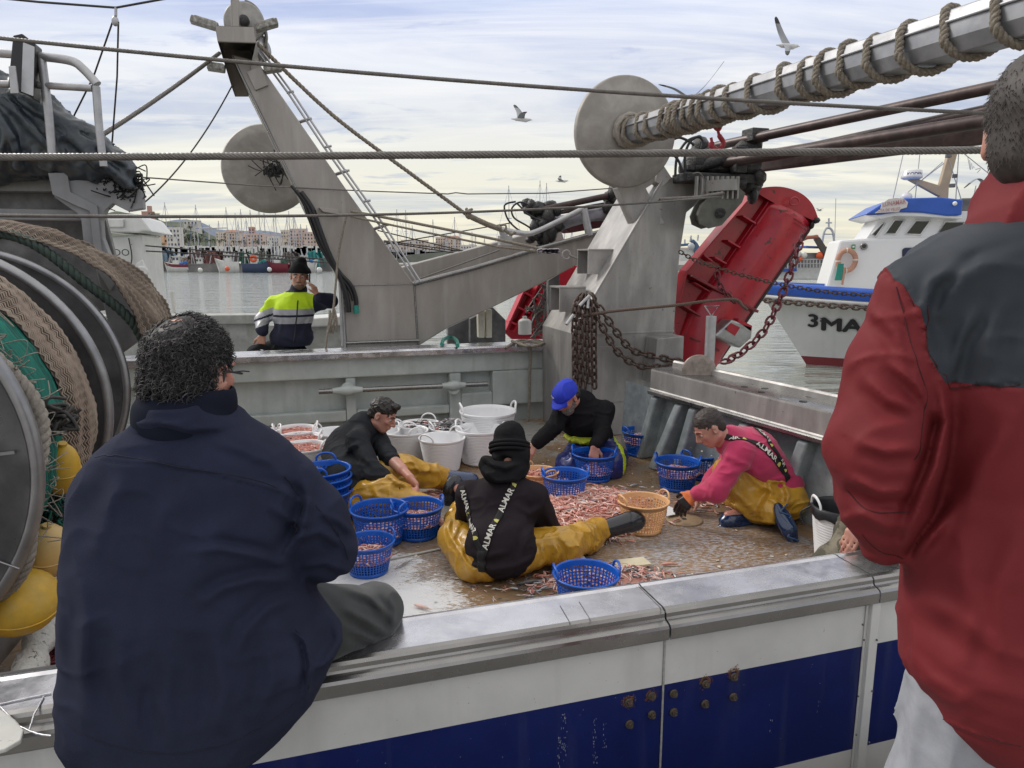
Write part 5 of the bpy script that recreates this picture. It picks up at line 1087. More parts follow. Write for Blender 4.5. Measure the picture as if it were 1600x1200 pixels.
def tree(x, yb, yt, Y, k_, label):
    a = at(x, yb, Y); h = at(x, yt, Y)[2]-a[2]; e = empty('palm_tree' if k_ > 1 else 'tree', a, label, 'palm tree' if k_ > 1 else 'tree', 'trees along the far waterfront')
    for nm, me in (('crown', TM[k_][0]), ('trunk', TM[k_][1])):
        o = bpy.data.objects.new(nm, me); COL.objects.link(o); o.parent = e; o.scale = (h*(1 if k_ > 1 else 1.25), h*(1 if k_ > 1 else 1.25), h)
    e.rotation_euler = (0,0,x*.37)
tl = [(236,345,334,500,0),(246,346,331,480,1),(228,348,338,500,0),(258,362,350,430,1),(270,366,354,430,0),(284,372,356,400,1),(296,385,360,280,0),(304,386,364,275,1),(289,385,365,285,0),(312,386,367,270,1),(252,395,380,240,0),(262,397,383,240,1),(322,388,370,230,2),(329,389,372,232,2),(336,389,371,228,3),(343,390,373,230,2),(350,390,371,235,3),(366,390,373,230,2),(374,391,374,226,3),(382,391,372,231,2),(396,392,374,233,3),(404,392,373,230,2),(414,392,375,228,3),(432,392,376,230,2),(447,393,376,231,3),(461,393,377,228,2),(318,366,360,560,0),(298,360,352,560,1)]
tn = ['on the hilltop left','dark and round on the hilltop','at the left hill edge','on the slope below the hilltop','on the slope beside the white block','upper slope, centre','broad one behind the leftmost masts','beside the broad one','left edge of the green clump','right edge of the green clump','low bush left of the quay','low bush beside the quay']
for i, (x,yb,yt,Y,k_) in enumerate(tl):
    nm = ('leafy tree, '+tn[i]) if i < 12 else ('palm tree, number %d counted from the left along the far promenade' % (i-11) if k_ > 1 else ['leafy tree high on the ridge right of the terrace','leafy tree high on the ridge left of the terrace'][i-26])
    tree(x,yb,yt,Y,k_, nm)
# sailing boats: hull, mast, boom, rigging
MAST = mat('pale_mast', (0.42,0.43,0.45), .5)
def sail(x, yt, Y, lean=0.0, idx=0):
    a = at(x, 404, Y); a[2] = WATER; zt_ = at(x, yt, Y)[2]; h = zt_-a[2]; L = h*.55
    e = empty('sailing_boat', a, 'sailing boat whose bare mast is number %d from the left' % (idx+1), 'sailing boat', 'masts of the moored sailing boats')
    m = MB(); G = []
    for t in np.linspace(-1,1,9):
        w_ = L*.15*(1-max(0,t)**2.2)*(.8+.2*(t>-1)); fb = L*.10*(1+.25*t*t); G.append([(t*L/2*sx_, y_, z_) for sx_, y_, z_ in ((1,-w_,fb),(1,-w_*.85,0),(1,0,-.3),(1,w_*.85,0),(1,w_,fb),(1,0,fb*1.05),(1,-w_,fb))])
    m.grid(np.array(G)); m.box((0,0,L*.13), (L*.4,L*.14,L*.07), AXW); o = m.build('hull', WHITE, None); o.parent = e; o.rotation_euler = (0,0,(idx*1.7) % 3)
    m = MB(); m.tube([(0,0,0),(lean*h,0,h)], [Y*.00065,Y*.0005], 6); o = m.build('mast', MAST, None); o.parent = e
    m = MB(); m.tube([(0,0,L*.2),(L*.38,L*.1,L*.2)], L*.025, 6); m.tube([(-L*.05,0,h*.62),(L*.05,0,h*.62)], Y*.0004, 4); m.tube([(L*.45,0,L*.1),(lean*h,0,h*.97)], Y*.00018, 3); m.tube([(-L*.45,0,L*.1),(lean*h,0,h*.97)], Y*.00018, 3)
    o = m.build('boom', MAST if idx % 3 else BLUEP, None); o.parent = e
for i, (x,yt,Y) in enumerate(((265,316,190),(286,337,230),(306,348,240),(312,320,180),(345,345,240),(359,324,185),(372,333,200),(375,347,240),(381,327,195),(388,341,230),(396,328,180),(409,325,200),(416,330,210),(431,338,220),(434,332,180),(452,340,230),(455,330,190),(461,335,200),(464,340,220),(472,350,240),(482,352,250),(622,327,200),(635,328,190),(636,335,220),(645,352,240),(678,343,200),(711,339,190),(719,360,240),(738,362,240),(743,366,245),(796,290,130),(843,282,140),(852,286,150),(698,366,240),(757,372,240),(882,358,230),(893,360,240))): sail(x,yt,Y,((i*7)%5-2)*.004,i)
# small working boats along the far wall
def hullb(e, x0, x1, yd, yw, Y, m1, m2=None, bow=-1):
    a, b = at(x0,yw,Y), at(x1,yw,Y); L = b[0]-a[0]; zd = at(x0,yd,Y)[2]; c = (a[0]+b[0])/2; G = []
    for t in np.linspace(-1,1,11):
        w_ = L*.16*(1-max(0,t*bow)**2.4); sh = (zd-WATER)*(1+.35*max(0,t*bow)**2); cx_ = c+t*L/2
        G.append([(cx_+bow*sh*.3*max(0,t*bow), Y-w_, WATER+sh), (cx_, Y-w_*.95, WATER+sh*.62), (cx_, Y-w_*.7, WATER-.2), (cx_, Y+w_*.7, WATER-.2), (cx_+bow*sh*.3*max(0,t*bow), Y+w_, WATER+sh), (cx_, Y, WATER+sh*.8), (cx_+bow*sh*.3*max(0,t*bow), Y-w_, WATER+sh)])
    G = np.array(G); m = MB(); m.grid(G)
    if m2 is not None:
        k_ = 6
        for i in range(len(m.f)):
            if i % k_ == 0: m.m[i] = 1
    m.build('hull', [m1, m2 or m1], e); return c, zd, L
MAROON = mat('maroon_hull', (0.16,0.015,0.03), .4); DKBL = mat('dusk_blue_hull', (0.04,0.06,0.12), .4); LBLUE = mat('bright_blue_tarp', (0.02,0.16,0.5), .6); TEAL = mat('teal_net', (0.03,0.2,0.2), .8, 0, .3, 2); BRN = mat('brown_net_cover', (0.10,0.065,0.06), .9, 0, .35, .8, (0.17,0.13,0.12)); GRN = mat('green_net', (0.05,0.12,0.08), .9, 0, .3, 2); ORNG = mat('lifebuoy_orange', (0.65,0.10,0.03), .5)
wb = [(222,250,411,424,120,WHITE,WHITE,'small white boat at the left end of the far wall'),(262,297,413,424,118,WHITE,MAROON,'small white boat with a red rubbing band and blue awning'),(300,330,414,424,118,WHITE,DKBL,'small white and blue boat before the brown netting'),(343,376,409,423,114,WHITE,WHITE,'boat showing its broad white square stern'),(381,421,412,424,114,DKBL,DKBL,'dark blue work boat with a round orange lifebuoy on the cabin'),(420,452,411,424,114,MAROON,MAROON,'maroon work boat with a white cabin sign'),(466,492,409,424,116,WHITE,WHITE,'white boat right of the black beanie'),(862,902,428,436,100,WHITE,BLUEP,'small white and blue boat glimpsed under the sloping arm')]
for i, (x0,x1,yd,yw,Y,m1,m2,lb) in enumerate(wb):
    e = empty('work_boat', (at((x0+x1)/2,yw,Y)[0], Y, WATER), lb, 'work boat', 'work boats along the far wall'); c, zd, L = hullb(e,x0,x1,yd,yw,Y,m1,m2, -1 if i%2 else 1)
    m = MB(); cw = L*.28; cx_ = c-L*.05; m.box((cx_, Y-L*.02, zd+L*.16), (cw, L*.2, L*.34), AXW); m.box((cx_, Y-L*.02, zd+L*.345), (cw*1.25, L*.26, L*.03), AXW); m.build('cabin', WHITE, e, .05)
    if i != 4:
        m = MB(); [m.box((cx_+d*cw*.28, Y-L*.125, zd+L*.24), (cw*.32, .05, L*.1), AXW) for d in (-1,1)]; m.build('window', GL, e)
    else:
        m = MB(); m.lathe((cx_, Y-L*.14, zd+L*.2), (0,-1,0), [(.18,0),(.3,.1),(.5,.1),(.6,0)], 20); m.build('lifebuoy', ORNG, e)
    m = MB(); 
    for q in range(7): p = np.array([c+random.uniform(-.45,.45)*L, Y-random.uniform(0,.1)*L, zd]); m.tube([p, p+[random.uniform(-.6,.6),0,random.uniform(1,3)]], .06, 5)
    m.build('rigging', MAST, e)
    if i in (1,4,5,6): 
        m = MB(); [m.ball((c+L*(.28+random.uniform(-.12,.12)), Y-.3, zd+random.uniform(0,L*.12)), np.array((.09,.07,.06))*L*random.uniform(.6,1.2), 0, 8) for _ in range(7)]; m.build('gear_heap', [LBLUE,LBLUE,0,0,TEAL,GRN,LBLUE][i], e)
# net covers on the wall
for (x0,x1,yt,yb,Y,mm,lb) in ((234,262,389,404,124,mat('blue_grey_cover',(0.13,0.19,0.25),.8),'blue-grey covered heap at the left of the far wall'),(272,296,400,413,122,mat('sand_cover',(0.2,0.15,0.11),.9,0,.3,1),'low sandy heap of netting left of the brown covers'),(295,320,391,411,122,BRN,'left brown covered net heap on the far wall'),(318,346,391,411,121,mat('rust_brown_cover',(0.14,0.06,0.055),.9,0,.35,.8),'right reddish brown covered net heap on the far wall'),(348,374,391,409,122,mat('grey_brown_cover',(0.13,0.115,0.11),.9,0,.3,1),'grey brown covered net heap behind the square stern'),(375,385,392,412,122,GRN,'green net heap beside the square-stern boat'),(398,420,391,409,124,mat('olive_cover',(0.10,0.11,0.085),.9,0,.3,1),'olive covered heap behind the blue work boat'),(441,462,392,410,124,mat('grey_brown_cover',(0,0,0)),'grey brown covered heap behind the maroon boat'),(476,500,391,412,122,TEAL,'teal net heap right of the black beanie')):
    c = at((x0+x1)/2,yb,Y); w_ = at(x1,yb,Y)[0]-at(x0,yb,Y)[0]; h = at(x0,yt,Y)[2]-c[2]; G = []
    for i in range(9):
        t = i/8; row = []
        for j in range(22):
            u_ = j/21*2-1; prf = (1-abs(u_)**5)*(.93+.07*math.sin(u_*9+x0)); row.append((c[0]+u_*w_/2*1.02, Y-math.sin(math.pi*t)*1.0*(1 if t<.5 else -1)*0-2*(1-t)*.6+.4*math.sin(j*1.3+i), c[2]-.5+(h+.5)*prf*min(1,t*1.25)))
        G.append(row)
    m = MB(); m.grid(np.array(G)); G2 = np.array(G); G2[:,:,1] = 2*Y+3-G2[:,:,1]; m.grid(G2, flip=True); tag(m.build('covered_net_heap', mm), lb, 'net heap', 'covered heaps of netting on the far wall')
m = MB(); m.box(((at(200,400,126)[0]+at(520,400,126)[0])/2, 127, -1.6), (at(520,400,126)[0]-at(200,400,126)[0], 3, 2.6), AXW); m.box((at(330,410,117)[0], 119, WATER+.55), (at(345,410,117)[0]-at(322,410,117)[0]+6, 3, 1.6), AXW)
tag(m.build('harbour_wall', mat('stained_wall', (0.16,0.155,0.15), .9, 0, .3, .6)), 'stained harbour wall behind the small work boats', 'wall')
for i,(x,y,Y,s) in enumerate(((313,422,108,.35),(355,420,110,.38),(421,421,109,.35),(499,422,109,.45))): 
    m = MB(); m.ball(at(x,y,Y), s); tag(m.build('mooring_buoy', ORNG if i == 1 else WHITE), ['small white buoy left of the dark pontoon','red-orange fender beside the white square stern','white fender between the blue and maroon boats','white buoy right of the beanie'][i], 'buoy')
# white railings and vans along the promenade as pale small pieces
m = MB()
for x in range(236,520,5): m.box(at(x+random.uniform(-1,1), 393, 200), (random.uniform(.6,2.4), 1, random.uniform(1.2,3.4)), AXW)
tag(m.build('moored_boat_clutter', WHITE), 'white mass of moored pleasure boats behind the harbour wall', 'boats', kind='stuff')
m = MB()
for x in range(585,760,5): m.box(at(x+random.uniform(-1,1), 397+random.uniform(-2,2), 200), (random.uniform(.6,3), 1, random.uniform(.8,2.6)), AXW)
tag(m.build('moored_boat_clutter', mat('mixed_grey_boats', (0.3,0.3,0.31), .7, 0, .6, .2)), 'pale mass of moored boats seen through the gantry gap', 'boats', kind='stuff')
m = MB(); m.prism([at(x,y,110) for x,y in ((640,398),(760,388),(775,398),(760,404),(600,412))], (0,4,0)); tag(m.build('pontoon', mat('grey_green_pontoon', (0.16,0.17,0.14), .8, 0, .3, .3)), 'grey green pontoon seen through the gantry gap', 'pontoon')
# blue harbour crane far off
e = empty('boat_lift', at(875,404,190), 'blue harbour boat lift far off above the sloping arm', 'boat lift'); m = MB(); [m.prism([at(x,y,190) for x,y in P], (0,1,0)) for P in (((862,367),(879,367),(879,371),(862,371)),((870,371),(874,371),(874,395),(870,395)))]; m.build('frame', BLUEP, e)
for i,(x,yt) in enumerate(((327,354),)):
    e = empty('tower_crane', at(x,400,400), 'thin tower crane far off above the hill behind the masts', 'crane'); m = MB(); m.tube([at(x,400,400), at(x,yt-3,400)], .35, 4); m.tube([at(x-14,yt+3,400), at(x+28,yt+2,400)], .3, 4); m.build('jib', MAST, e)

# ---------------------------------------------------------------- far white trawler with crane, right of the red door
def plane(P0, dirx): dirx = unit(dirx); nn = unit(np.cross(dirx, ZX)); return lambda x, y, o=0.0: (lambda d: d*(np.dot(P0, nn)/d.dot(nn))-nn*o)(ray(x, y))
ft = empty('white_trawler', at(1260,430,60), 'distant white trawler with a brown folding crane, right of the red trawl door', 'fishing boat')
T = lambda x,y: at(x,y,60)
m = MB(); m.prism([T(x,y) for x,y in ((1190,420),(1215,418),(1300,417),(1330,415),(1330,437),(1200,437))], (0,4,0)); m.build('hull', WHITE, ft, .1)
m = MB(); m.prism([T(x,y) for x,y in ((1215,395),(1300,395),(1300,418),(1215,418))], (0,3,0)); m.build('deck_house', mat('grey_deckhouse', (0.22,0.21,0.2), .8, 0, .5, .8), ft)
m = MB(); m.prism([at(x,y,59.6) for x,y in ((1200,421),(1245,419),(1245,424),(1200,426))], (0,.3,0)); m.prism([at(x,y,59.5) for x,y in ((1260,384),(1308,386),(1308,388),(1260,387))], (0,3,0)); m.build('blue_trim', BLUEP, ft)
m = MB(); [m.ball(at(x,y,59.4), r) for x,y,r in ((1240,398,.35),(1246,397,.3),(1256,399,.28),(1232,400,.25))]; m.build('fender', WHITE, ft); m = MB(); m.ball(at(1281,399,59.3), .3); m.ball(at(1250,405,59.3), .2); m.build('red_float', ORNG, ft)
m = MB(); [m.tube([at(x,405,59.3), at(x,419,59.3)], .05, 4) for x in range(1216,1310,5)]; m.tube([at(1214,406,59.3), at(1310,405,59.3)], .05, 4); m.tube([at(1214,412,59.3), at(1310,412,59.3)], .04, 4); m.build('railing', MAST, ft)
m = MB(); m.tube([at(1245,378,59), at(1262,371,59), at(1278,370,59)], .15, 6); m.tube([at(1246,373,59), at(1277,368,59)], .08, 5); m.build('crane_boom', mat('crane_rust', (0.30,0.10,0.07), .7), ft)
m = MB(); m.prism([at(x,y,59) for x,y in ((1276,367),(1282,372),(1301,402),(1297,407),(1288,398),(1274,374))], (0,.4,0)); m.build('crane_jib', mat('crane_dark', (0.07,0.06,0.055), .7), ft)
m = MB(); m.tube(spline([at(x,y,61) for x,y in ((1284,383),(1288,362),(1294,356),(1301,362),(1304,384))],5), .1, 6); m.tube([at(1295,357,61), at(1295,341,61)], .08, 5); m.tube([at(1289,366,61), at(1302,366,61)], .06, 5); m.tube([at(1304,384,61), at(1306,310,61)], .03, 4); m.tube([at(1290,348,61), at(1300,348,61)], .06, 4); m.build('mast_arch', MAST, ft)
f2 = empty('blue_trawler', at(1080,400,70), 'distant blue and white trawler between the gallows and the red door', 'fishing boat')
m = MB(); m.prism([at(x,y,70) for x,y in ((1055,388),(1095,392),(1095,408),(1055,408))], (0,4,0)); m.build('hull', WHITE, f2); m = MB(); m.prism([at(x,y,69.7) for x,y in ((1084,374),(1090,380),(1097,392),(1090,395),(1085,395),(1086,383),(1080,377))], (0,.6,0)); m.prism([at(x,y,69.7) for x,y in ((1056,382),(1086,379),(1086,383),(1056,386))], (0,.6,0)); m.build('gantry', mat('slate_blue_gantry', (0.06,0.12,0.22), .6), f2)
m = MB(); [m.tube([at(x,y,70), at(x+dx,y-h,70)], .08, 4) for x,y,h,dx in ((1078,378,10,2),(1082,378,8,-3),(1090,376,9,1),(1070,382,8,0))]; m.ball(at(1080,385,69.5), .35); m.build('mast', MAST, f2)

# ---------------------------------------------------------------- white fishing boat with the blue gunwale
P0 = at(1262,573,17.0); DX = unit((math.cos(math.radians(-17)), math.sin(math.radians(-17)), 0)); HN = unit(np.cross(DX, ZX)); 
if HN[1] < 0: HN = -HN
wbt = empty('white_fishing_boat', P0+DX*5, 'white fishing boat with blue gunwale, shell-shaped name board and beige radar mast at right', 'fishing boat')
def WP(x, y, o=0.0): d = ray(x, y); return d*(np.dot(P0+HN*o, HN)/d.dot(HN))
HW = mat('scuffed_white_hull', (0.56,0.56,0.545), .35, 0, .05, .8, (0.50,0.50,0.48), .01, 10, streak=((0.33,0.31,0.28), 2.5, .35), spots=((0.25,0.2,0.17), 5, .70, .8)); AF = mat('antifouling_red', (0.17,0.02,0.025), .6, 0, .2, 1)
# flared hull: sheer line, knuckle, waterline
def hull_curve(t):   # t along from the stem
    s = t*13.0
    sheer = P0-DX*1.28+DX*s*1.05+ZX*(1.92-.55*min(1,t*1.3)+.1*t)+HN*(.2-1.2*(1-math.exp(-s*.55))+.02)
    wl = P0+DX*s+HN*(.15-.35*(1-math.exp(-s*.5)))
    return sheer, wl
m = MB(); G = []
ts = np.linspace(0,1,30)
for t in ts:
    a, b = hull_curve(t); row = []
    for q in np.linspace(0,1,9):
        p = a*(1-q)+b*q; p = p+HN*(.10*math.sin(math.pi*q))*min(1,t*6); row.append(p)
    bb = row[-1].copy(); bb[2] -= .5; row.append(bb); G.append(row)
G = np.array(G); m.grid(G); k_ = G.shape[1]-1
for i in range(len(m.f)):
    if i % k_ >= 7: m.m[i] = 1
G2 = G.copy(); w2 = 4.4
G2 = G2+HN*0; off = (w2*np.minimum(1, ts*2.6)**.7)[:,None,None]*HN; m.grid(G2+off, flip=True); n0 = len(m.f)
m.grid(np.stack([G[:,0], G[:,0]+off[:,0]],1), 0, False); m.build('hull', [HW, AF], wbt)
for nm, z0, z1, o_, mm in (('gunwale', .0, -.20, -.07, BLUEP), ('rubbing_strake', -.20, -.30, -.10, HW)):
    m = MB(); R = [];
    for t in ts:
        a, _ = hull_curve(t); R.append([a+HN*(o_+.05)+ZX*(z0+.10), a+HN*o_+ZX*(z0+.06), a+HN*(o_-.02)+ZX*(z0+.01), a+HN*(o_)+ZX*(z0-.06), a+HN*(o_+.03)+ZX*(z1+.02)] if nm == 'gunwale' else [a+HN*(o_+.02)+ZX*z0, a+HN*o_+ZX*(z0-.02), a+HN*(o_+.01)+ZX*z1, a+HN*(o_+.08)+ZX*(z1-.01)])
    m.grid(np.array(R)); m.grid(np.array(R)+off[:,:1]+0*HN, flip=True)
    if nm == 'gunwale': m.grid(np.stack([np.array(R)[:,0], np.array(R)[:,0]+HN*.18],1))
    m.build(nm, mm, wbt)
Pc = [hull_curve(t)[0]+HN*-.13+ZX*-.33 for t in np.linspace(0.0,1,60)]
chain(Pc, .17, 'gunwale_chain', 'x', RUST, r=.022)
o = bpy.data.objects['gunwale_chain']; o.parent = wbt; o.matrix_parent_inverse = Matrix.Translation(-wbt.location)
for kk in ('label','category'): del o[kk]
def hull_surf(x, y):   # point of the curved side under a photo pixel
    d = ray(x, y); best = None
    for t in np.linspace(0,1,120):
        a, b = hull_curve(t); 
        for q in np.linspace(0,1,30):
            p = a*(1-q)+b*q+HN*(.10*math.sin(math.pi*q))*min(1,t*6); e_ = np.linalg.norm(np.cross(p, d))/np.linalg.norm(d)
            if best is None or e_ < best[0]: best = (e_, p)
    return best[1]
c0_, c1_ = hull_surf(1268,506), hull_surf(1345,512); ex = unit(c1_-c0_); hz = np.linalg.norm(hull_surf(1275,516)-hull_surf(1275,495))
ey = unit(hull_surf(1300,496)-hull_surf(1300,520))
def lett(txt, x, y, h, bold=.035, st=1.18):
    V, Fs = textmesh(txt, 1.0, 0.0); V = V.copy(); V[:,0] *= st; c = hull_surf(x, y)-HN*.03; m = MB(); [m.add(c-HN*.002*i_+(V[:,:1]+dx_)*ex*h+(V[:,1:2]+dy_)*ey*h, Fs) for i_,(dx_,dy_) in enumerate(((0,0),(-bold*1.6,0),(bold*1.6,0),(0,bold),(0,-bold)))]; m.build('registration_lettering', INK, wbt)
lett('3', 1272, 504, hz*1.3, .03); lett('a', 1285, 498, hz*.6, .0); lett('MA', 1313, 508, hz*1.3, .035, 1.4)
m = MB(); [m.ball(hull_surf(x,y)-HN*.02, .035) for x,y in ((1282,473),(1320,478))]; m.build('hull_fitting', DSTEEL, wbt)
# foredeck house and wheelhouse, as real boxes behind that plane
def block(name, pts, o, depth, mm, bevel=.03, chamf=0):
    P = [WP(x,y,o) for x,y in pts]; m = MB(); m.prism(P, HN*depth); return m.build(name, mm, wbt, bevel)
WH = mat('bright_white_superstructure', (0.70,0.70,0.70), .3, 0, .04, .6)
block('deck_house', [(1291,446),(1312,375),(1365,372),(1640,368),(1640,520),(1291,452)], 1.1, 2.2, WH, .06)
block('wheelhouse', [(1352,375),(1379,335),(1392,330),(1640,330),(1640,385),(1440,392),(1352,376)], 1.15, 2.0, WH, .05)
block('blue_visor', [(1352,335),(1385,314),(1400,310),(1470,308),(1505,312),(1503,336),(1480,337),(1440,332),(1400,331),(1376,335)], .75, 2.8, BLUEP, .03)
block('visor_soffit', [(1351,336),(1376,335),(1400,331),(1440,332),(1480,337),(1503,337),(1503,342),(1440,338),(1400,337),(1376,342)], .8, 2.7, WH, .02)
P = [(1393,327),(1373,328),(1380,322),(1382,315),(1392,311),(1405,309),(1414,312),(1418,318),(1414,326),(1407,330)]
block('name_board', [(1367,333),(1376,327),(1378,318),(1388,311),(1400,309),(1412,310),(1419,316),(1417,324),(1407,327),(1405,331)], .7, .04, mat('cream_sign', (0.6,0.57,0.54), .6), .005)
PK = mat('faded_pink_lettering', (0.42,0.20,0.22), .7)
def wtext(txt, x, y, hpx, mm, o, name='lettering', parent=wbt, rot=0.0, wpx=None):
    V, Fs = textmesh(txt, 1.0, .01); V = V-V.mean(0)*0; c = WP(x,y,o); h = hpx*np.linalg.norm(WP(x,y,o)-WP(x,y+1,o))/.72; sx_ = 1.0
    if wpx: sx_ = wpx*np.linalg.norm(WP(x+1,y,o)-WP(x,y,o))/((V[:,0].max()-V[:,0].min())*h)
    e1 = DX*math.cos(rot)+ZX*math.sin(rot); e2 = -DX*math.sin(rot)+ZX*math.cos(rot); m = MB(); m.add(c+V[:,:1]*e1*h*sx_+V[:,1:2]*e2*h, Fs); return m.build(name, mm, parent)
wtext('LUNAMAR', 1397, 317.5, 7, PK, .68, rot=.13, wpx=36); wtext('CTA DE VELEZ', 1389, 328, 4.5, PK, .68, rot=.09, wpx=35)
for i,q in enumerate((((1363,365),(1377,351),(1382,350),(1369,368)),((1384,364),(1398,345),(1412,345),(1399,364)),((1417,364),(1432,346),(1452,346),(1438,365)),((1464,369),(1478,348),(1505,348),(1500,369)))):
    m = MB(); m.prism([WP(x,y,1.12) for x,y in q], HN*.02); m.build('wheelhouse_window', GLASSD, wbt)
    cxx, cyy = np.mean(q,0); m = MB(); Q = [(cxx+(x-cxx)*1.13, cyy+(y-cyy)*1.2) for x,y in q]; m.tube([WP(x,y,1.13) for x,y in Q], .02, 6, True); m.build('window_frame', WH, wbt)
block('side_opening', [(1410,405),(1410,390),(1414,387),(1500,386),(1500,430),(1410,415)], 1.06, .05, mat('dark_blue_opening', (0.01,0.015,0.05), .4), .02)
m = MB(); c = WP(1350,385,1.06); m.lathe(c, -HN, [(.001,.02),(.05,.02)], 20, 1); m.lathe(c, -HN, [(.05,.02),(.07,.03),(.085,0)], 20, 0); m.build('porthole', [TRIM, GLASSD], wbt)
m = MB(); m.prism([WP(x,y,1.05) for x,y in ((1331,382),(1337,382),(1336,389),(1330,389))], HN*.02); m.build('green_sticker', mat('green_sign', (0.02,0.22,0.08), .5), wbt); m = MB(); m.prism([WP(x,y,1.04) for x,y in ((1332,384),(1335.5,384),(1335,387),(1332,387))], HN*.02); m.build('white_mark', WH, wbt)
lbm = mat('faded_orange_lifebuoy', (0.42,0.22,0.15), .7, 0, .15, 8)
e = empty('lifebuoy', WP(1323,408,1.0), 'faded orange lifebuoy with pale bands on the white fishing boat', 'lifebuoy')
c = WP(1323,407,.95); RR = 15*np.linalg.norm(WP(1323,408,.95)-WP(1323,407,.95))*1.05; m = MB(); th = np.linspace(0,2*math.pi,48,endpoint=False)
P = np.array([c+(DX*math.cos(t)*.80+ZX*math.sin(t))*RR for t in th]); m.tube(P, .062, 12, True); 
for i in range(len(m.f)):
    if (i//12) % 12 in (0,): m.m[i] = 1
m.build('ring', [lbm, mat('pale_band', (0.6,0.57,0.52), .7)], e)
m = MB()
for q in range(7): m.tube(spline([WP(1310+q*1.2,412,.9), WP(1308+q*1.3,425,.9), WP(1305+q*1.6,438,.9)]), .02, 5)
m.build('green_cord', mat('green_twine',(0,0,0)), e); m = MB(); m.tube([WP(1320,418,.9), WP(1316,445,.9)], .03, 6); m.build('grab_cord', lbm, e)
BEI = mat('beige_mast_paint', (0.42,0.33,0.23), .6, 0, .12, 3)
m = MB(); m.prism([WP(x,y,1.9) for x,y in ((1468,309),(1469,288),(1488,219),(1494,215),(1502,217),(1483,292),(1482,312))], HN*.25); m.prism([WP(x,y,1.9) for x,y in ((1419,280),(1430,278),(1470,290),(1470,306),(1466,306))], HN*.2); m.build('mast', BEI, wbt, .02)
m = MB(); c = WP(1425,272,1.95); m.lathe(c-ZX*.13, ZX, [(.001,0),(.18,.0),(.24,.03),(.25,.08),(.235,.1),(.225,.2),(.19,.23),(.001,.24)], 32); m.build('radar_dome', WH, wbt)
V, Fs = textmesh('KODEN', .11, .002, sp=1.0); cc = c-ZX*.02; m = MB(); r_ = .235; ang0 = math.atan2(-c[1], -c[0]); 
W2 = [cc+np.array([math.cos(ang0+.35+v[0]/r_), math.sin(ang0+.35+v[0]/r_), 0])*r_+ZX*(v[1]+.0) for v in V]; m.add(W2, Fs); m.build('lettering', mat('blue_ink', (0.02,0.03,0.2), .5), wbt)
m = MB(); m.ball(WP(1416,308,1.9), (.14,.14,.12)); m.build('small_dome', WH, wbt)
m = MB()
for a,b in (((1395,312),(1411,242)),((1430,310),(1441,205)),((1493,320),(1498,240)),((1502,312),(1483,250)),((1410,308),(1473,253)),((1440,282),(1475,255)),((1500,235),(1556,280)),((1522,305),(1525,290))): m.tube([WP(*a,1.9), WP(*b,1.9)], .012, 5)
for q in range(6): m.tube([WP(1512+q*3,245+q*5,1.9), WP(1508+q*4+rng.uniform(0,8),262+rng.uniform(-4,4),1.9)], .008, 4)
m.build('aerials', MAST, wbt)
m = MB(); m.box(WP(1483,229,1.7), (.16,.16,.13), (DX,HN,ZX)); m.box(WP(1482,243,1.7), (.12,.12,.1), (DX,HN,ZX)); m.box(WP(1492,275,1.7), (.1,.1,.09), (DX,HN,ZX)); m.box(WP(1488,290,1.7), (.12,.1,.09), (DX,HN,ZX)); m.build('mast_lights', DSTEEL, wbt, .01)
m = MB(); m.box(WP(1508,322,1.5), (.3,.4,.35), (DX,HN,ZX)); m.build('winch_box', DSTEEL, wbt, .04); m = MB(); m.ball(WP(1492,318,.7), .05); m.build('deck_light', WH, wbt)

# ---------------------------------------------------------------- gulls
GW, GG, GD = mat('gull_white', (0.6,0.6,0.6), .7), mat('gull_grey', (0.24,0.25,0.27), .7), mat('gull_wingtip', (0.03,0.03,0.03), .7)
def gull(c, s, hd, wings, label):
    """wings: two lists of points (side, forward, up) from shoulder to tip"""
    e = empty('seagull', c, label, 'seagull', 'gulls in flight'); f_ = unit(hd); sd_ = unit(np.cross(f_, ZX)); up = np.cross(sd_, f_); c = np.asarray(c)
    b = SDF(.03*s); b.cap(c-f_*.15*s, c+f_*.12*s, .045*s, .06*s); b.cap(c+f_*.12*s, c+f_*.24*s+up*.02*s, .05*s, .035*s); b.cap(c-f_*.15*s, c-f_*.30*s, .035*s, .012*s); b.build('body', GW, e, .012*s)
    m = MB(); m.tube([c+f_*.26*s+up*.02*s, c+f_*.32*s+up*.01*s], [.012*s,.003*s], 6); m.build('beak', mat('gull_beak', (0.5,0.3,0.03), .5), e)
    for W_ in wings:
        P = spline([c+sd_*a*s+f_*b_*s+up*z*s for a,b_,z in W_], 6); n = len(P); m = MB(); T, A, Bn = frames(P); rows = []
        for i in range(n): t = i/(n-1); ch = (.16*(1-t)**.45+.02)*s; rows.append([P[i]+f_*ch*.45+up*.003, P[i]+f_*ch*.1+up*.014*s*(1-t), P[i]-f_*ch*.75])
        m.grid(np.array(rows)); 
        for i in range(len(m.f)): m.m[i] = 1 if i//2 > (n-1)*.72 else 0
        m.build('wing', [GG, GD], e, thick=.006*s)
gull(at(1231,72,16), .95, (1,.3,0), [[(0,0,.02),(-.25,.0,.35),(-.35,-.1,.70)], [(0,0,0),(.3,-.2,-.12),(.75,-.55,-.42)]], 'gull with one wing straight up, above the derrick boom at top right')
gull(at(815,187,16), .75, (1,-.1,-.1), [[(0,0,.02),(-.25,-.1,.25),(-.5,-.3,.48)], [(0,0,.02),(.2,.05,.12),(.35,.15,.16)]], 'gull gliding left of the big round disc')
gull(at(878,283,26), .8, (1,.2,0), [[(0,0,0),(-.3,0,.12),(-.6,.1,.3)], [(0,0,0),(.25,-.1,.02),(.5,-.3,.05)]], 'small distant gull below and left of the round disc')
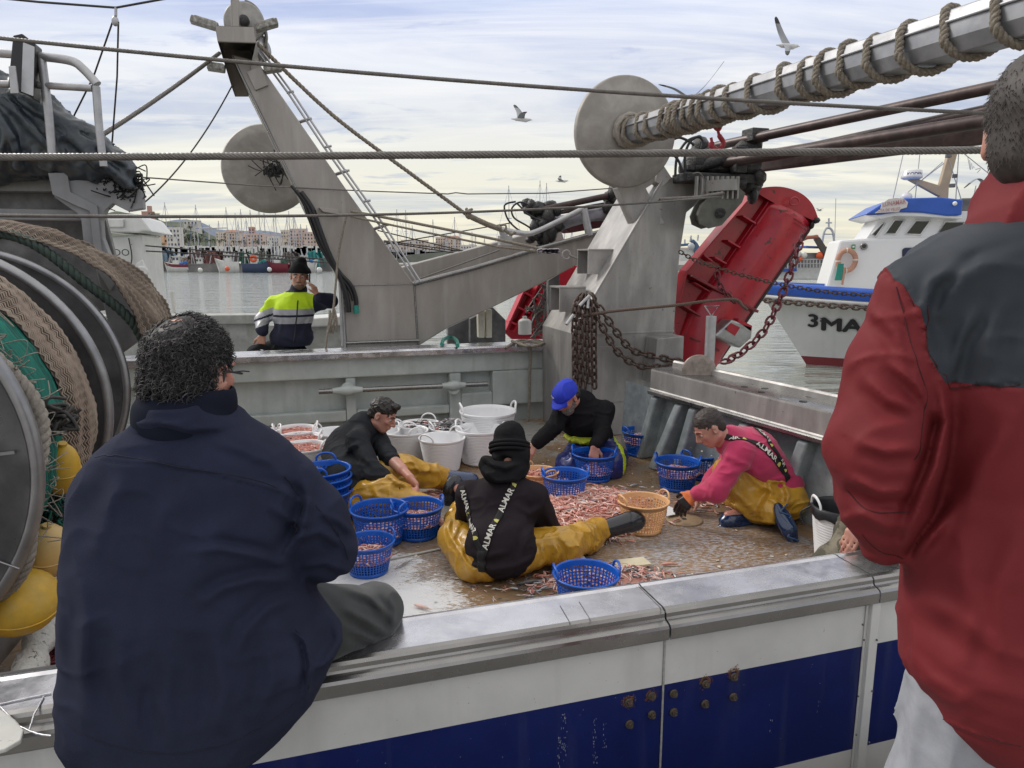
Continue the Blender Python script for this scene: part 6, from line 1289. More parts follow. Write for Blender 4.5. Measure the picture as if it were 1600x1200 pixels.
gull(at(1078,158,14), .95, (.1,1,0), [[(0,0,.02),(-.3,0,.22),(-.62,-.0,.32)], [(0,0,.02),(.3,0,.3),(.62,0,.72)]], 'gull half hidden behind the rope-wound boom, both wing tips showing')
gull(at(1280,329,50), .8, (1,.2,0), [[(0,0,0),(-.3,0,.2),(-.6,.1,.2)], [(0,0,0),(.3,0,.1),(.6,0,.12)]], 'tiny far gull right of the red trawl door')
gull(at(1540,292,12), .8, (.2,1,0), [[(0,0,.02),(-.18,0,.16),(-.4,-.0,-.02)], [(0,0,.02),(.2,0,.10),(.4,0,-.05)]], 'gull with drooping wings beside the red jacket collar')
gull(at(1256,362,55), .8, (1,.2,0), [[(0,0,0),(-.3,0,.15),(-.6,.1,.1)], [(0,0,0),(.3,0,.15),(.6,0,.2)]], 'tiny gull over the crane of the distant white trawler')
# ================================================================ baskets, tubs, catch
def basket_mesh(mt, R=.205, r=.152, H=.262):
    m = MB(); N = 44
    P = lambda a, z, o=0.0: np.array([math.cos(a)*(r+(R-r)*(z/H)+o), math.sin(a)*(r+(R-r)*(z/H)+o), z])
    m.lathe((0,0,0), ZX, [(.0005,.004),(r,.004),(r+.004,0),(r+.004,-.0),(.0005,0)], 36, 0, True, (1,0,0))
    m.lathe((0,0,0), ZX, [(r+.001,0),(r+.004,0),(r+.0075,.03),(r+.002,.03)], 44, 0, True, (1,0,0))
    zs = [.03]+[.03+(H-.065)*i/9 for i in range(1,9)]
    for z in zs[1:]:
        q = r+(R-r)*z/H; m.lathe((0,0,0), ZX, [(q-.0015,z-.0035),(q+.0025,z-.0035),(q+.0030,z+.0035),(q-.001,z+.0035),(q-.0015,z-.0035)], 44, 0, False, (1,0,0))
    q = r+(R-r)*.84
    m.lathe((0,0,0), ZX, [(q-.0,H-.04),(q+.004,H-.04),(R+.004,H-.012),(R+.014,H-.010),(R+.016,H-.002),(R+.010,H+.003),(R,H+.001),(R-.002,H-.008),(q,H-.04)], 44, 0, True, (1,0,0))
    for i in range(N):
        a = 2*math.pi*i/N; da = .0042/r; V = []
        for z in (.026, H-.037):
            for o in (-.0012,.0028):
                for s in (-1,1): p = P(a+s*da*(1.0), z, o); V.append(p)
        m.add(V, [(0,1,5,4),(2,6,7,3),(0,4,6,2),(1,3,7,5)])
    for s in (-1,1):
        pts = spline([(s*(R+.008)*math.cos(t), (R+.008)*math.sin(t), H+zz_) for t, zz_ in ((-.36,0),(-.34,.028),(-.22,.052),(0,.060),(.22,.052),(.34,.028),(.36,0))], 4); m.tube(pts, .0085, 8)
    return m.mesh('basket', mt)
BM, OM = basket_mesh(BPL), basket_mesh(OPL)
def tub_mesh():
    m = MB(); R, r, H = .225, .165, .335; pr = [(.0005,0),(r-.01,0),(r,.012)]
    for i in range(19): z = .02+(H-.05)*i/19; q = r+(R-r)*z/H; pr += [(q+.0045,z),(q+.0045,z+.007),(q,z+.0095)]
    pr += [(R+.002,H-.025),(R+.010,H-.004),(R+.006,H+.003),(R-.002,H),(R-.008,H-.03),(r-.003,.01),(.0005,.008)]
    m.lathe((0,0,0), ZX, pr, 56, 0, True, (1,0,0))
    for s in (-1,1):
        pts = spline([(s*(R+.004)*math.cos(t), (R+.004)*math.sin(t), H+zz_) for t, zz_ in ((-.42,-.012),(-.36,.03),(-.2,.058),(0,.066),(.2,.058),(.36,.03),(.42,-.012))], 4); m.tube(pts, .009, 8)
    return m.mesh('tub', WPL)
TMH = tub_mesh()
PRW = [mat('prawn_pink', (0.64,0.31,0.25), .28, 0, .2, 60, sss=.1), mat('prawn_pale', (0.74,0.53,0.47), .3, 0, .15, 60, sss=.1), mat('prawn_red', (0.52,0.20,0.17), .35, 0, .2, 60), mat('fish_silver', (0.42,0.42,0.44), .25, .3, .3, 60), mat('fish_dark', (0.10,0.09,0.09), .35, .1, .4, 60)]
def prawn(m, p, a, tilt, s, mi, up=0.0, curl=1.3):
    """one curved tapering prawn with a pointed head and a tail fan"""
    ca, sa = math.cos(a), math.sin(a); X = np.array([ca,sa,0]); Yv = np.array([-sa*math.cos(tilt), ca*math.cos(tilt), math.sin(tilt)]); P = []
    for q in range(6): t = q/5; th = -curl/2+curl*t; P.append(p+(X*math.sin(th)+Yv*(math.cos(th)-math.cos(curl/2)))*s/curl*1.0+ZX*up)
    m.tube(P, np.array([.012,.07,.085,.075,.05,.03])*s, 5, m=mi, caps=False)
    d = unit(P[-1]-P[-2]); w_ = np.cross(d, ZX); m.add([P[-1]-w_*.01*s, P[-1]+w_*.01*s, P[-1]+d*.16*s+w_*.08*s, P[-1]+d*.16*s-w_*.08*s], [(0,1,2,3)], mi)
    d = unit(P[0]-P[1]); m.tube([P[0], P[0]+d*.25*s+ZX*.03*s], [.006*s,.002*s], 3, m=mi, caps=False)
def fish(m, p, a, s, mi, tilt=0.0):
    X = np.array([math.cos(a),math.sin(a),tilt]); w_ = np.array([-math.sin(a),math.cos(a),0]); P = [p+X*s*(t-.5)+w_*.05*s*math.sin(t*3) for t in (0,.12,.3,.55,.8,.93)]; m.tube(P, np.array([.01,.06,.09,.075,.03,.015])*s, 6, m=mi, caps=False)
    d = X; m.add([P[-1], P[-1]+d*.13*s+w_*.08*s, P[-1]+d*.08*s, P[-1]+d*.13*s-w_*.08*s], [(0,1,2,3)], mi)
def heap(name, cx_, rad, hgt, n, label, s=.075, mixp=(.55,.3,.12,.02,.01), ell=(1,1), rot=0.0, z0=None, cat='prawns', fishy=0.0, flat=False, parent=None):
    m = MB(); c, sn = math.cos(rot), math.sin(rot)
    if not flat:
        G = []
        for i in range(9):
            t = i/8; G.append([[rad*t*ell[0]*math.cos(a)*c-rad*t*ell[1]*math.sin(a)*sn, rad*t*ell[0]*math.cos(a)*sn+rad*t*ell[1]*math.sin(a)*c, hgt*(1-t*t)-.012] for a in np.linspace(0,2*math.pi,25)])
        m.grid(np.array(G), 0 if fishy < .5 else 4)
    for _ in range(n):
        t = math.sqrt(random.random()); a = random.uniform(0,6.28); t *= 1 if flat or cat == 'x' or rad < .25 else (1+.16*math.sin(3*a+rad*9)+.10*math.sin(7*a+1)+(random.random()**6)*.5); x, y = rad*t*ell[0]*math.cos(a), rad*t*ell[1]*math.sin(a); p = np.array([x*c-y*sn, x*sn+y*c, hgt*max(0,1-t*t)+random.uniform(-.004,.012)]); r = random.random(); mi = 0; acc = 0
        for k_, w_ in enumerate(mixp):
            acc += w_
            if r < acc: mi = k_; break
        if mi >= 3 or random.random() < fishy: fish(m, p, random.uniform(0,6.28), s*random.uniform(.7,1.3), mi, random.uniform(-.2,.2))
        else: prawn(m, p, random.uniform(0,6.28), random.uniform(-.9,.9), s*random.uniform(.75,1.15), mi, curl=random.uniform(.7,1.9))
    me = m.mesh(name, PRW); o = put(me, name); o.location = Vector(cx_); return tag(o, label, cat, kind='stuff')
def ground(x, y, z=DECK+.004): return atz(x, y, z)
random.seed(11)
# blue baskets: (x of the middle of the base, y of the base front, scale, turn, label, fill)
bks = [(590,856,86,-.35,'blue basket with two handles up nearest the seated onlooker elbow, few prawns inside',.25),
 (650,845,77,.25,'blue basket of prawns just right of the two-handled one, by the mustard knees',.6),
 (572,902,78,.55,'blue basket of prawns half hidden behind the onlooker elbow',.6),
 (884,790,69,.15,'blue basket standing in the prawn heap between the beanie man and the orange basket',.12),
 (930,754,65,-.25,'blue basket with a raised handle in front of the kneeling man in the blue cap',.35),
 (1005,714,57,.35,'blue basket of prawns standing alone by the foot of the gallows',.75),
 (1062,768,66,-.3,'blue basket of prawns before the man in the pink jumper',.7),
 (1098,750,58,.5,'blue basket half hidden behind the basket of the man in pink',.3),
 (918,968,98,.12,'empty blue basket cut off by the near rail, beside the scrap heap',0)]
def wpx(x, y, px, w_): p = atz(x, y-12, DECK); return px*1.08*(p[1]*cP-p[2]*sP)/F/w_
for i, (x,y,px_,ro,lb,fl) in enumerate(bks):
    s = wpx(x, y, px_, .442)
    p = ground(x, y); p = p+np.array([0,.15*s*.8,0]); o = tag(put(BM, 'fish_basket'), lb, 'basket', 'blue plastic fish baskets'); o.location = Vector(p); o.scale = (s,s,s); o.rotation_euler = (0,0,ro)
    if fl: heap('prawns', p+ZX*(.03+.17*fl)*s, (.155+.045*fl)*s, .035*s, int(70+60*fl), 'pink prawns inside the '+lb.split(' with')[0].split(' of prawns')[0].split(' standing')[0].split(' half')[0]+[' by the elbow of the seated onlooker',' right of the two-handled basket',' half hidden by the onlooker',' standing in the heap',' before the blue cap',' by the gallows foot',' in front of the pink jumper',' behind the pink-jumper basket',''][i])
lbs = ['lowest of the nested blue baskets beside the man in the charcoal sweater','second from the bottom of the nested blue baskets','third from the bottom of the nested blue baskets','top one of the nested blue baskets beside the charcoal sweater']
for i in range(4):
    p = ground(499, 829)+np.array([0,.15,0])+ZX*.055*i; o = tag(put(BM, 'fish_basket'), lbs[i], 'basket', 'blue plastic fish baskets'); o.location = Vector(p+rng.normal(0,.004,3)*[1,1,0]); o.scale = (wpx(508,790,76,.442),)*3; o.rotation_euler = (0,0,.9+.25*i)
for (x,y,px_,ro,lb) in ((1008,836,75,.35,'tan orange basket standing by the black boot tip'),(842,778,58,2.2,'tan orange basket mostly hidden behind the hooded man shoulder')):
    s = wpx(x, y, px_, .442); p = ground(x, y)+np.array([0,.15*s*.8,0]); o = tag(put(OM, 'fish_basket'), lb, 'basket', 'tan orange plastic baskets'); o.location = Vector(p); o.scale = (s,s,s); o.rotation_euler = (0,0,ro)
heap('prawns', ground(842,765)+ZX*.14, .12, .03, 60, 'pink prawns inside the tan orange basket behind the hooded man')
# white tubs
tubs = [(762,708,80,.2,'rearmost white tub by the far bulwark, furthest right',None),(750,727,70,-.25,'large empty white tub next to the rearmost one',None),(690,738,66,.9,'empty white tub in the middle of the front row',None),(633,725,64,-.9,'white tub just right of the bareheaded man, empty',None),(703,716,60,.4,'white tub heaped with small dark fish at the back',4),(655,712,60,1.2,'white tub of small silver fish behind the bareheaded man',4),(590,722,60,.6,'white tub hidden behind the charcoal sweater',None),(520,722,58,-.3,'empty white tub left of the charcoal sweater at the back',None),(460,722,62,.3,'white tub of red prawns furthest back on the left',2),(466,736,64,.1,'white tub of red prawns in the middle on the left',2),(472,755,70,-.15,'white tub brim-full of red prawns at the front left',2),(402,728,62,.5,'white tub beside the seated onlooker head',None)]
for i, (x,y,px_,ro,lb,fl) in enumerate(tubs):
    s = wpx(x, y, px_, .47)
    p = ground(x, y)+np.array([0,.16*s*.6,0]); o = tag(put(TMH, 'plastic_tub'), lb, 'tub', 'white ribbed plastic tubs'); o.location = Vector(p); o.scale = (s,s,s); o.rotation_euler = (0,0,ro)
    if fl == 2: heap('prawns', p+ZX*.295*s, .205*s, .02, 220, 'dense small red prawns inside the '+lb.replace('white tub of red prawns','tub').replace('white tub brim-full of red prawns','tub'), s=.05, mixp=(.35,.1,.5,.03,.02))
    if fl == 4: heap('small_fish', p+ZX*.29*s, .20*s, .05 if i == 5 else .10, 170, 'small silver and dark fish heaped inside the tub '+('at the back' if i == 4 else 'behind the bareheaded man'), s=.085, mixp=(.03,.05,.02,.5,.4), fishy=1.0, cat='fish')
# white tub with black liner at the right
c = ground(1322, 900)+np.array([.0,.12,0]); e = empty('lined_tub', c, 'white tub lined with a black bag beside the red jacket sleeve', 'tub')
o = put(TMH, 'shell', e); o.location = Vector((0,0,0)); o.matrix_parent_inverse = Matrix(); o.scale = (.78,.78,1.18)
m = MB(); R = .20; G = [[c+np.array([math.cos(a)*r_*.9, math.sin(a)*r_*.9, z*.97]) for a in np.linspace(0,2*math.pi,33)] for r_, z in ((.002,.05),(.12,.06),(.145,.2),(.172,.36),(.186,.405),(.196,.428),(.208,.42),(.206,.36))]
for a in range(33): G[-1][a] = G[-1][a]+ZX*.012*math.sin(a*1.7)
m.grid(np.array(G)); m.tube(spline([c+np.array([-.2,0,.41]), c+np.array([-.25,.02,.36]), c+np.array([-.23,.0,.29])]), .006, 5); m.build('black_liner', mat('black_bin_liner', (0.006,0.007,0.010), .45, 0, .2, 20, bump=.05, bs=40), e)
# the prawn heap on deck
heap('prawn_heap', ground(905,800), .62, .10, 1700, 'large heap of pink prawns spilling over the deck among the baskets', s=.085, ell=(1.05,.72), rot=.5, mixp=(.5,.32,.12,.05,.01))
heap('prawn_heap', ground(870,835), .36, .05, 520, 'lower edge of the prawn heap in front of the hooded man', s=.08, ell=(1,.6), rot=.2, mixp=(.5,.32,.12,.05,.01))
heap('prawn_heap', ground(825,745), .26, .05, 240, 'prawns lying beyond the hooded man shoulder', s=.08, ell=(1,.8))
heap('loose_prawns', ground(690,775), .20, .02, 70, 'few loose prawns on the deck under the hands of the charcoal-sweater man', s=.075, ell=(1.4,.7))
heap('loose_prawns', ground(1120,790), .30, .004, 40, 'loose prawns scattered in front of the man in pink', s=.085, ell=(1.3,.6), flat=True)
heap('scrap_heap', ground(935,905), .36, .035, 420, 'heap of broken shells, small fish and scraps behind the empty basket', s=.07, ell=(1.2,.55), rot=.15, mixp=(.12,.28,.15,.22,.23), cat='fish scraps', fishy=.3)
heap('loose_scraps', ground(905,915), .62, .002, 150, 'scattered scraps around the scrap heap by the near rail', s=.045, ell=(1.1,.5), mixp=(.1,.3,.15,.2,.25), flat=True, cat='fish scraps')
heap('scrap_heap', ground(1275,785), .30, .07, 420, 'heap of dark purple fish scraps against the stern bulwark behind the boots', s=.085, ell=(1.2,.8), rot=-.3, mixp=(.1,.16,.2,.14,.4), cat='fish scraps', fishy=.3)
m = MB()
for _ in range(260):
    t = random.random(); p = SB(1.15+random.gauss(0,.3), .05, DECK+abs(random.gauss(0,.16))); p = p-so_*.02; s = random.uniform(.004,.012); a, b = unit(rng.normal(0,1,3)), unit(rng.normal(0,1,3)); m.add([p-a*s,p-b*s,p+a*s,p+b*s], [(0,1,2,3)])
tag(m.build('shell_flecks', mat('pale_shell', (0.6,0.56,0.45), .6)), 'pale shell flecks stuck on the stern bulwark above the scraps', 'shell flecks', kind='stuff')
m = MB()
for _ in range(420):
    p = B(random.uniform(-.2,3.1), random.uniform(2.1,7.2), DECK+.006); s = random.uniform(.003,.011); a = random.uniform(0,6.28); A_ = np.array([math.cos(a),math.sin(a),0.1]); B_ = np.array([-math.sin(a),math.cos(a),.1]); m.add([p-A_*s*2,p-B_*s,p+A_*s*2,p+B_*s], [(0,1,2,3)])
tag(m.build('deck_scraps', mat('pale_shell',(0,0,0))), 'tiny pale scraps scattered over the wet deck', 'scraps', kind='stuff')
# single things on the deck
m = MB(); fish(m, ground(634,883)+ZX*.015, .9, .15, 3); tag(m.build('dead_fish', PRW), 'single small grey fish lying on the brown deck left of the hooded man', 'fish')
m = MB(); fish(m, ground(661,952)+ZX*.012, -.5, .13, 1); tag(m.build('dead_fish', PRW), 'single small pinkish fish lying on the white foam near the rail', 'fish')
m = MB(); fish(m, ground(832,912)+ZX*.01, .25, .2, 4); tag(m.build('dead_fish', PRW), 'thin dark fish lying below the hooded man', 'fish')
m = MB(); prawn(m, ground(1045,884)+ZX*.01, .1, .2, .12, 0, curl=.5); tag(m.build('single_prawn', PRW), 'single pink prawn lying alone right of the cardboard sheet', 'prawn')
m = MB(); fish(m, ground(993,760)+ZX*.014, .5, .13, 3); fish(m, ground(1005,764)+ZX*.014, -.6, .08, 3); tag(m.build('dead_fish', PRW), 'silver fish pair behind the tan orange basket', 'fish')
m = MB(); fish(m, ground(1095,800)+ZX*.014, -.2, .13, 3); tag(m.build('dead_fish', PRW), 'silver fish on the deck below the hands of the man in pink', 'fish')
m = MB(); P = [ground(x,y)+ZX*.01 for x,y in ((958,880),(1005,875),(1018,886),(965,892))]; m.prism(P, ZX*.012); tag(m.build('card_sheet', mat('cream_card', (0.55,0.50,0.36), .8, 0, .1, 20)), 'cream card sheet lying by the scrap heap', 'card')
m = MB(); P = [ground(x,y)+ZX*.012 for x,y in ((893,877),(908,873),(915,882),(903,886))]; m.prism(P, ZX*.03); tag(m.build('white_block', WPL), 'small white block beside the mustard trouser leg', 'block')
m = MB(); P = [ground(x,y)+ZX*.02 for x,y in ((1043,794),(1066,806),(1041,811))]; m.prism(P, ZX*.004); tag(m.build('white_card', WPL), 'white triangular card leaning by the tan orange basket', 'card')
m = MB(); c = ground(1069,812); m.lathe(c, ZX, [(.001,.006),(.13,.006),(.135,.003),(.135,-.002)], 40); m.box(c+ZX*.007, (.03,.03,.004), AXW, 1); tag(m.build('deck_hatch', [mat('tan_hatch', (0.30,0.215,0.13), .5, 0, .12, 20), BLACKP]), 'round tan hatch plate with a square key hole set in the deck', 'hatch')
m = MB(); a = [(640,975),(640,968),(700,961),(752,953),(763,955),(768,960),(730,975),(640,990)]; P = [atz(x,y,-1.55) for x,y in a]; m.prism(P, -ZX*.04); tag(m.build('white_tray', WPL, None, .02), 'white tray edge just inside the near rail', 'tray')
m = MB(); m.tube([ground(598,877)+ZX*.004, ground(700,856)+ZX*.004], .008, 6); m.tube([ground(700,856)+ZX*.004, ground(712,853)+ZX*.004], .008, 6); m.build('deck_seam', mat('pale_seam', (0.5,0.5,0.48), .6), boat)

# ================================================================ nets on the drum, buoys, tarpaulin
def ringpt(th, R, n): return B(-1.84, n, -.775)+(UX*math.cos(th)+ZX*math.sin(th))*R
def netting(name, n0, n1, R0, th0, th1, nu, nv, mm, label, r=.004, rfun=None, amp=.02, base=None, twist=1.0, seed=1, sp=None):
    e = empty(name, ringpt((th0+th1)/2, R0, (n0+n1)/2), label, 'fishing net')
    r_ = np.random.default_rng(seed)
    def S_(a, b):   # a along the arc 0..1, b across
        th = th0+(th1-th0)*a; R = R0+(rfun(a, b) if rfun else 0)+amp*(float(vnoise(np.array([[a*9, b*3, seed]]), seed)[0])+.5*float(vnoise(np.array([[a*24, b*8, seed]]), seed)[0])); return ringpt(th, R, n0+(n1-n0)*b)
    if base is not None:
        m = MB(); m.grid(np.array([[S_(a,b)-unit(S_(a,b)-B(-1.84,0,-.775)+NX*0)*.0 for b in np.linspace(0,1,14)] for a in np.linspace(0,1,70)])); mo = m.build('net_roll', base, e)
    G = np.array([[S_(a,b) for b in np.linspace(0,1,40)] for a in np.linspace(0,1,160)])
    cen = np.array([B(-1.84, n0+(n1-n0)*b, -.775) for b in np.linspace(0,1,40)]); Nn = G-cen[None]; Nn /= np.linalg.norm(Nn,axis=2)[:,:,None]
    def look(a, b, o):
        ia = min(158.999, max(0, a*159)); ib = min(38.999, max(0, b*39)); i, j = int(ia), int(ib); fa, fb = ia-i, ib-j
        p = G[i,j]*(1-fa)*(1-fb)+G[i+1,j]*fa*(1-fb)+G[i,j+1]*(1-fa)*fb+G[i+1,j+1]*fa*fb; return p+Nn[i,j]*o
    m = MB()
    for k_ in range(nu):
        b0_ = (k_+.5)/nu; P = [look(a, min(1,max(0,b0_+(.42/nu)*(1 if q%2 else -1)+.15/nu*math.sin(k_+a*7))), r*(1+.8*(q%2))) for q, a in enumerate(np.linspace(0,1,nv))]
        m.tube(P, r*r_.uniform(.8,1.2), 4, caps=False, m=int(r_.integers(len(mm))))
    m.build('meshes', mm, e); return e
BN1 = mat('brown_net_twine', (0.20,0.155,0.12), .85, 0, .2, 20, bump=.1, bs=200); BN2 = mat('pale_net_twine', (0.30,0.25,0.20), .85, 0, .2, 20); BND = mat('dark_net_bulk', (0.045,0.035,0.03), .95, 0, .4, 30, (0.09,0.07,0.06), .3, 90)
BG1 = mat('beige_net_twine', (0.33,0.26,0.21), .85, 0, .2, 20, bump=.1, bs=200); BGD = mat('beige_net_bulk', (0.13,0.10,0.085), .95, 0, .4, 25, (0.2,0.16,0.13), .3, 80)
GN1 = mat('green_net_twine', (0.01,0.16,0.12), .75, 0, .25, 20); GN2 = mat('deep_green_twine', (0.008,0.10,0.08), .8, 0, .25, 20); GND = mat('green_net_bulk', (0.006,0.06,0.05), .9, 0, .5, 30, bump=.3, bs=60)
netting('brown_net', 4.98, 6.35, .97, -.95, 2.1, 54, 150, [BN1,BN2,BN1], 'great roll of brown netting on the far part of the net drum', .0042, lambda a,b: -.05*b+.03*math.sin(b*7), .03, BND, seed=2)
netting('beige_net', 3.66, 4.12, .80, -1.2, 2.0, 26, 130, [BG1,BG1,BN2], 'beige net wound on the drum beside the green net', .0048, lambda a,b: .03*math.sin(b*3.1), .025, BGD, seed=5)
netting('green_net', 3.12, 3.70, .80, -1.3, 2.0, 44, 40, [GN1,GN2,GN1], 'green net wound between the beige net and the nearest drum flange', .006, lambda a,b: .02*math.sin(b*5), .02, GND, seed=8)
m = MB(); P = [ringpt(th, .86+.02*math.sin(th*9), 3.10+.05*math.sin(th*5)) for th in np.linspace(-1.2,1.7,60)]
m.rope(P, .030, .11); r2 = np.random.default_rng(3)
for q in range(90): th = r2.uniform(-.9,1.4); p = ringpt(th, .84+r2.uniform(0,.05), 3.12+r2.uniform(0,.12)); m.tube(spline([p, p+r2.normal(0,.025,3), p+r2.normal(0,.03,3), p+r2.normal(0,.04,3)]), .0022, 4)
tag(m.build('pale_net_rope', mat('pale_hemp_rope',(0,0,0))), 'thick pale rope with frayed ends running round the drum beside the green net', 'rope')
m = MB(); P = [ringpt(th, .90+.03*math.sin(th*6), 5.02+.03*math.sin(th*5)) for th in np.linspace(-.9,1.5,50)]; m.rope(P, .032, .12); tag(m.build('dark_green_rope', mat('dark_green_rope', (0.035,0.055,0.045), .8, 0, .3, 60)), 'dark green rope running round the drum beside the brown netting', 'rope')
m = MB(); r2 = np.random.default_rng(5); c = at(92,655,2.95)
for q in range(26): m.tube(spline([c+r2.normal(0,.035,3) for _ in range(5)]), .008, 5)
tag(m.build('black_cord_knot', DARKROPE), 'knot of black cord on the pale rope by the nearest flange', 'cord')
YEL = mat('yellow_float_plastic', (0.60,0.36,0.03), .45, 0, .15, 8, (0.5,0.33,0.06), .02, 50); YEL2 = mat('cream_yellow_float', (0.60,0.42,0.17), .5, 0, .12, 8)
for (x,y,Y,rx,rz,mm,lb) in ((96,733,3.05,.075,.13,YEL,'upper yellow oval float wedged behind the drum flange'),(72,862,2.95,.10,.14,YEL2,'middle pale yellow float behind the drum flange'),(30,940,2.75,.155,.125,YEL,'lowest and largest yellow float under the drum flange')):
    m = MB(); m.ball((0,0,0), (rx,rx,rz), 0, 24); m.tube([(math.cos(t)*rx*1.0, math.sin(t)*rx*1.0, 0) for t in np.linspace(0,2*math.pi,28,endpoint=False)], .004, 5, True); m.cyl((0,0,rz*.95),(0,0,rz*1.08), .018, 10)
    o = tag(m.build('net_float', mm), lb, 'float', 'yellow net floats'); o.location = Vector(at(x,y,Y)); o.rotation_euler = (.3,.25,.2)
m = MB(); r2 = np.random.default_rng(8); c = at(80,800,3.1)
for q in range(60): m.tube(spline([c+r2.normal(0,.07,3)*[.6,1,1.3] for _ in range(4)]), .006, 4, m=int(r2.integers(2)))
tag(m.build('net_tangle', [GN2, DARKROPE]), 'dark green net tangle between the yellow floats', 'net')
# white foamy fender roll and red net on the deck at left
m = MB(); P = [atz(x,y,-1.70) for x,y in ((20,1100),(45,1050),(60,1005),(80,965),(95,930))]; m.tube(spline(P,6), [.06+.01*math.sin(i*1.1) for i in range(25)], 14); tag(m.build('rope_fender', mat('flaking_white_foam', (0.55,0.55,0.52), .8, 0, .1, 30, spots=((0.08,0.07,0.06), 28, .60, .9), bump=.2, bs=60)), 'flaking white padded roll lying below the drum on the left', 'fender')
m = MB(); r2 = np.random.default_rng(9)
for q in range(80): c = atz(85+r2.uniform(-12,22),1040+r2.uniform(-40,40),-1.8); m.tube(spline([c+r2.normal(0,.05,3)*[1,1,.4] for _ in range(4)]), .006, 4)
tag(m.build('red_net', mat('dark_red_twine', (0.12,0.015,0.025), .85)), 'dark red net heap beside the padded roll on the left', 'net')
m = MB(); [m.cyl(atz(x,y,-1.72), atz(x,y,-1.72)+ZX*.10, .012, 8) for x,y in ((34,1055),(72,978))]; m.build('bed_pin', PIPE, boat)
# tarpaulin heap on the shelter roof
sd = SDF(.08)
T_ = lambda x,y,Y=5.9: at(x,y,Y)
for a, b, ra, rb in (((-60,150),(60,180),.30,.2),((-60,225),(90,235),.36,.20),((60,180),(120,220),.17,.14),((90,235),(170,255),.20,.12),((115,212),(145,228),.12,.11),((150,245),(195,270),.12,.07),((-60,190),(60,210),.3,.25),((185,262),(200,290),.07,.05),((120,250),(150,262),.16,.12)): sd.cap(T_(*a), T_(*b), ra, rb)
for P in ([(10,160),(40,200),(75,262)],[(30,160),(70,200),(105,250)],[(50,165),(100,205),(140,258)],[(70,170),(120,215),(175,265)],[(0,180),(15,220),(30,262)],[(90,190),(140,235),(150,262)],[(120,205),(150,232),(185,250)]):
    Q = [sd.trace(*p, t0=3) for p in P]
    if all(q is not None for q in Q): sd.crease(Q, .045, .035); sd.crease([q+UX*.08 for q in Q], .04, -.03)
[sd.fold_px(P, 7, .075) for P in ([(0,150),(40,185),(80,235),(95,262)],[(18,140),(70,185),(110,240)],[(40,150),(95,190),(135,225),(150,262)],[(60,165),(115,195),(165,220)],[(-10,175),(20,215),(30,265)],[(85,200),(130,235),(160,268)],[(100,212),(160,228),(205,262)],[(-20,150),(5,200),(0,260)],[(130,240),(165,258),(198,290)])]; sd.noise(4,.025,False,3); sd.noise(11,.012,True,6); o = sd.build('tarpaulin', mat('dark_blue_tarpaulin', (0.030,0.042,0.056), .40, 0, .35, 6, (0.055,0.065,0.07), .08, 30, coat=.1), None, .018)
tag(o, 'crumpled dark blue-green tarpaulin bundled on the shelter roof at upper left', 'tarpaulin')
m = MB(); r2 = np.random.default_rng(12)
for q in range(420): c = at(188+r2.normal(0,10),284+r2.normal(0,9),6.0); m.tube(spline([c, c+r2.normal(0,.035,3)-ZX*.02, c+r2.normal(0,.05,3)-ZX*.04, c+r2.normal(0,.06,3)-ZX*.03]), .005, 4, m=0 if q < 400 else 1)
[m.ball(at(x,y,6.0), r_, 0, 8) for x,y,r_ in ((182,280,.09),(192,287,.08),(176,290,.08),(200,292,.05),(186,296,.06))]; tag(m.build('frayed_net_end', [mat('black_net_twine', (0.012,0.014,0.016), .8), BN2]), 'frayed black net end hanging off the tarpaulin', 'net')
# ---------------------------------------------------------------- the onlooker sitting on the rail
def PA(x, y, Y=1.55): return at(x, y, Y)
def who(loc, label, **k): return empty('person', loc, label, 'person', **k)
p1 = who(PA(300,1050), 'heavy curly-haired man in a navy fleece sitting on the rail with his back to us')
k = 1.04; FW1 = unit((.24,.95,-.20)); J = dict(head=PA(300,578,1.62), fw=FW1, up=unit((.05,.1,1)), neck=PA(292,655,1.57), chest=PA(300,790,1.6), pelvis=PA(320,985,1.66),
  shl=PA(195,775,1.60), shr=PA(425,790,1.66), ell=PA(150,890,1.72), elr=PA(490,865,1.68), wrl=PA(250,880,1.98), wrr=PA(420,875,2.0),
  hpl=PA(290,1000,1.78), hpr=PA(400,1000,1.74), knl=B(-.05,2.02,CAP+.05), knr=B(.0,1.93,CAP+.07), anl=B(-.05,2.12,CAP-.42), anr=B(.02,2.06,CAP-.42), tol=B(.03,2.2,CAP-.46), tor=B(.1,2.15,CAP-.46))
sd, L1, ax1 = figure(J, k, handd={'l': ((1,.2,-.1),(0,-.3,1),.4), 'r': ((-1,.3,-.1),(0,-.3,1),.4)})
sd.build('body', SKINP, p1, .007)
sd = SDF(.05)
sd.loft([(626,230,350,1.585,.11),(646,214,374,1.59,.12),(662,198,395,1.60,.115),(680,168,424,1.60,.13),(702,142,452,1.60,.145),(730,122,470,1.60,.16),(765,108,478,1.60,.175),(810,98,478,1.59,.19),(860,90,478,1.58,.20),(910,87,480,1.57,.21),(955,86,500,1.57,.215),(1000,86,534,1.57,.215),(1040,85,520,1.56,.215),(1080,84,502,1.55,.21),(1115,86,476,1.54,.20),(1145,104,446,1.53,.185),(1170,140,402,1.52,.16),(1188,196,350,1.51,.11),(1196,240,310,1.51,.06)], .03)
sd.cap(PA(225,735,1.60), PA(182,785,1.58), .075, .085, .05); sd.cap(PA(392,730,1.62), PA(448,770,1.62), .07, .080, .04)
sd.chain([PA(178,780,1.58), PA(150,890,1.72), PA(250,905,1.95)], [.08,.075,.06], .04)
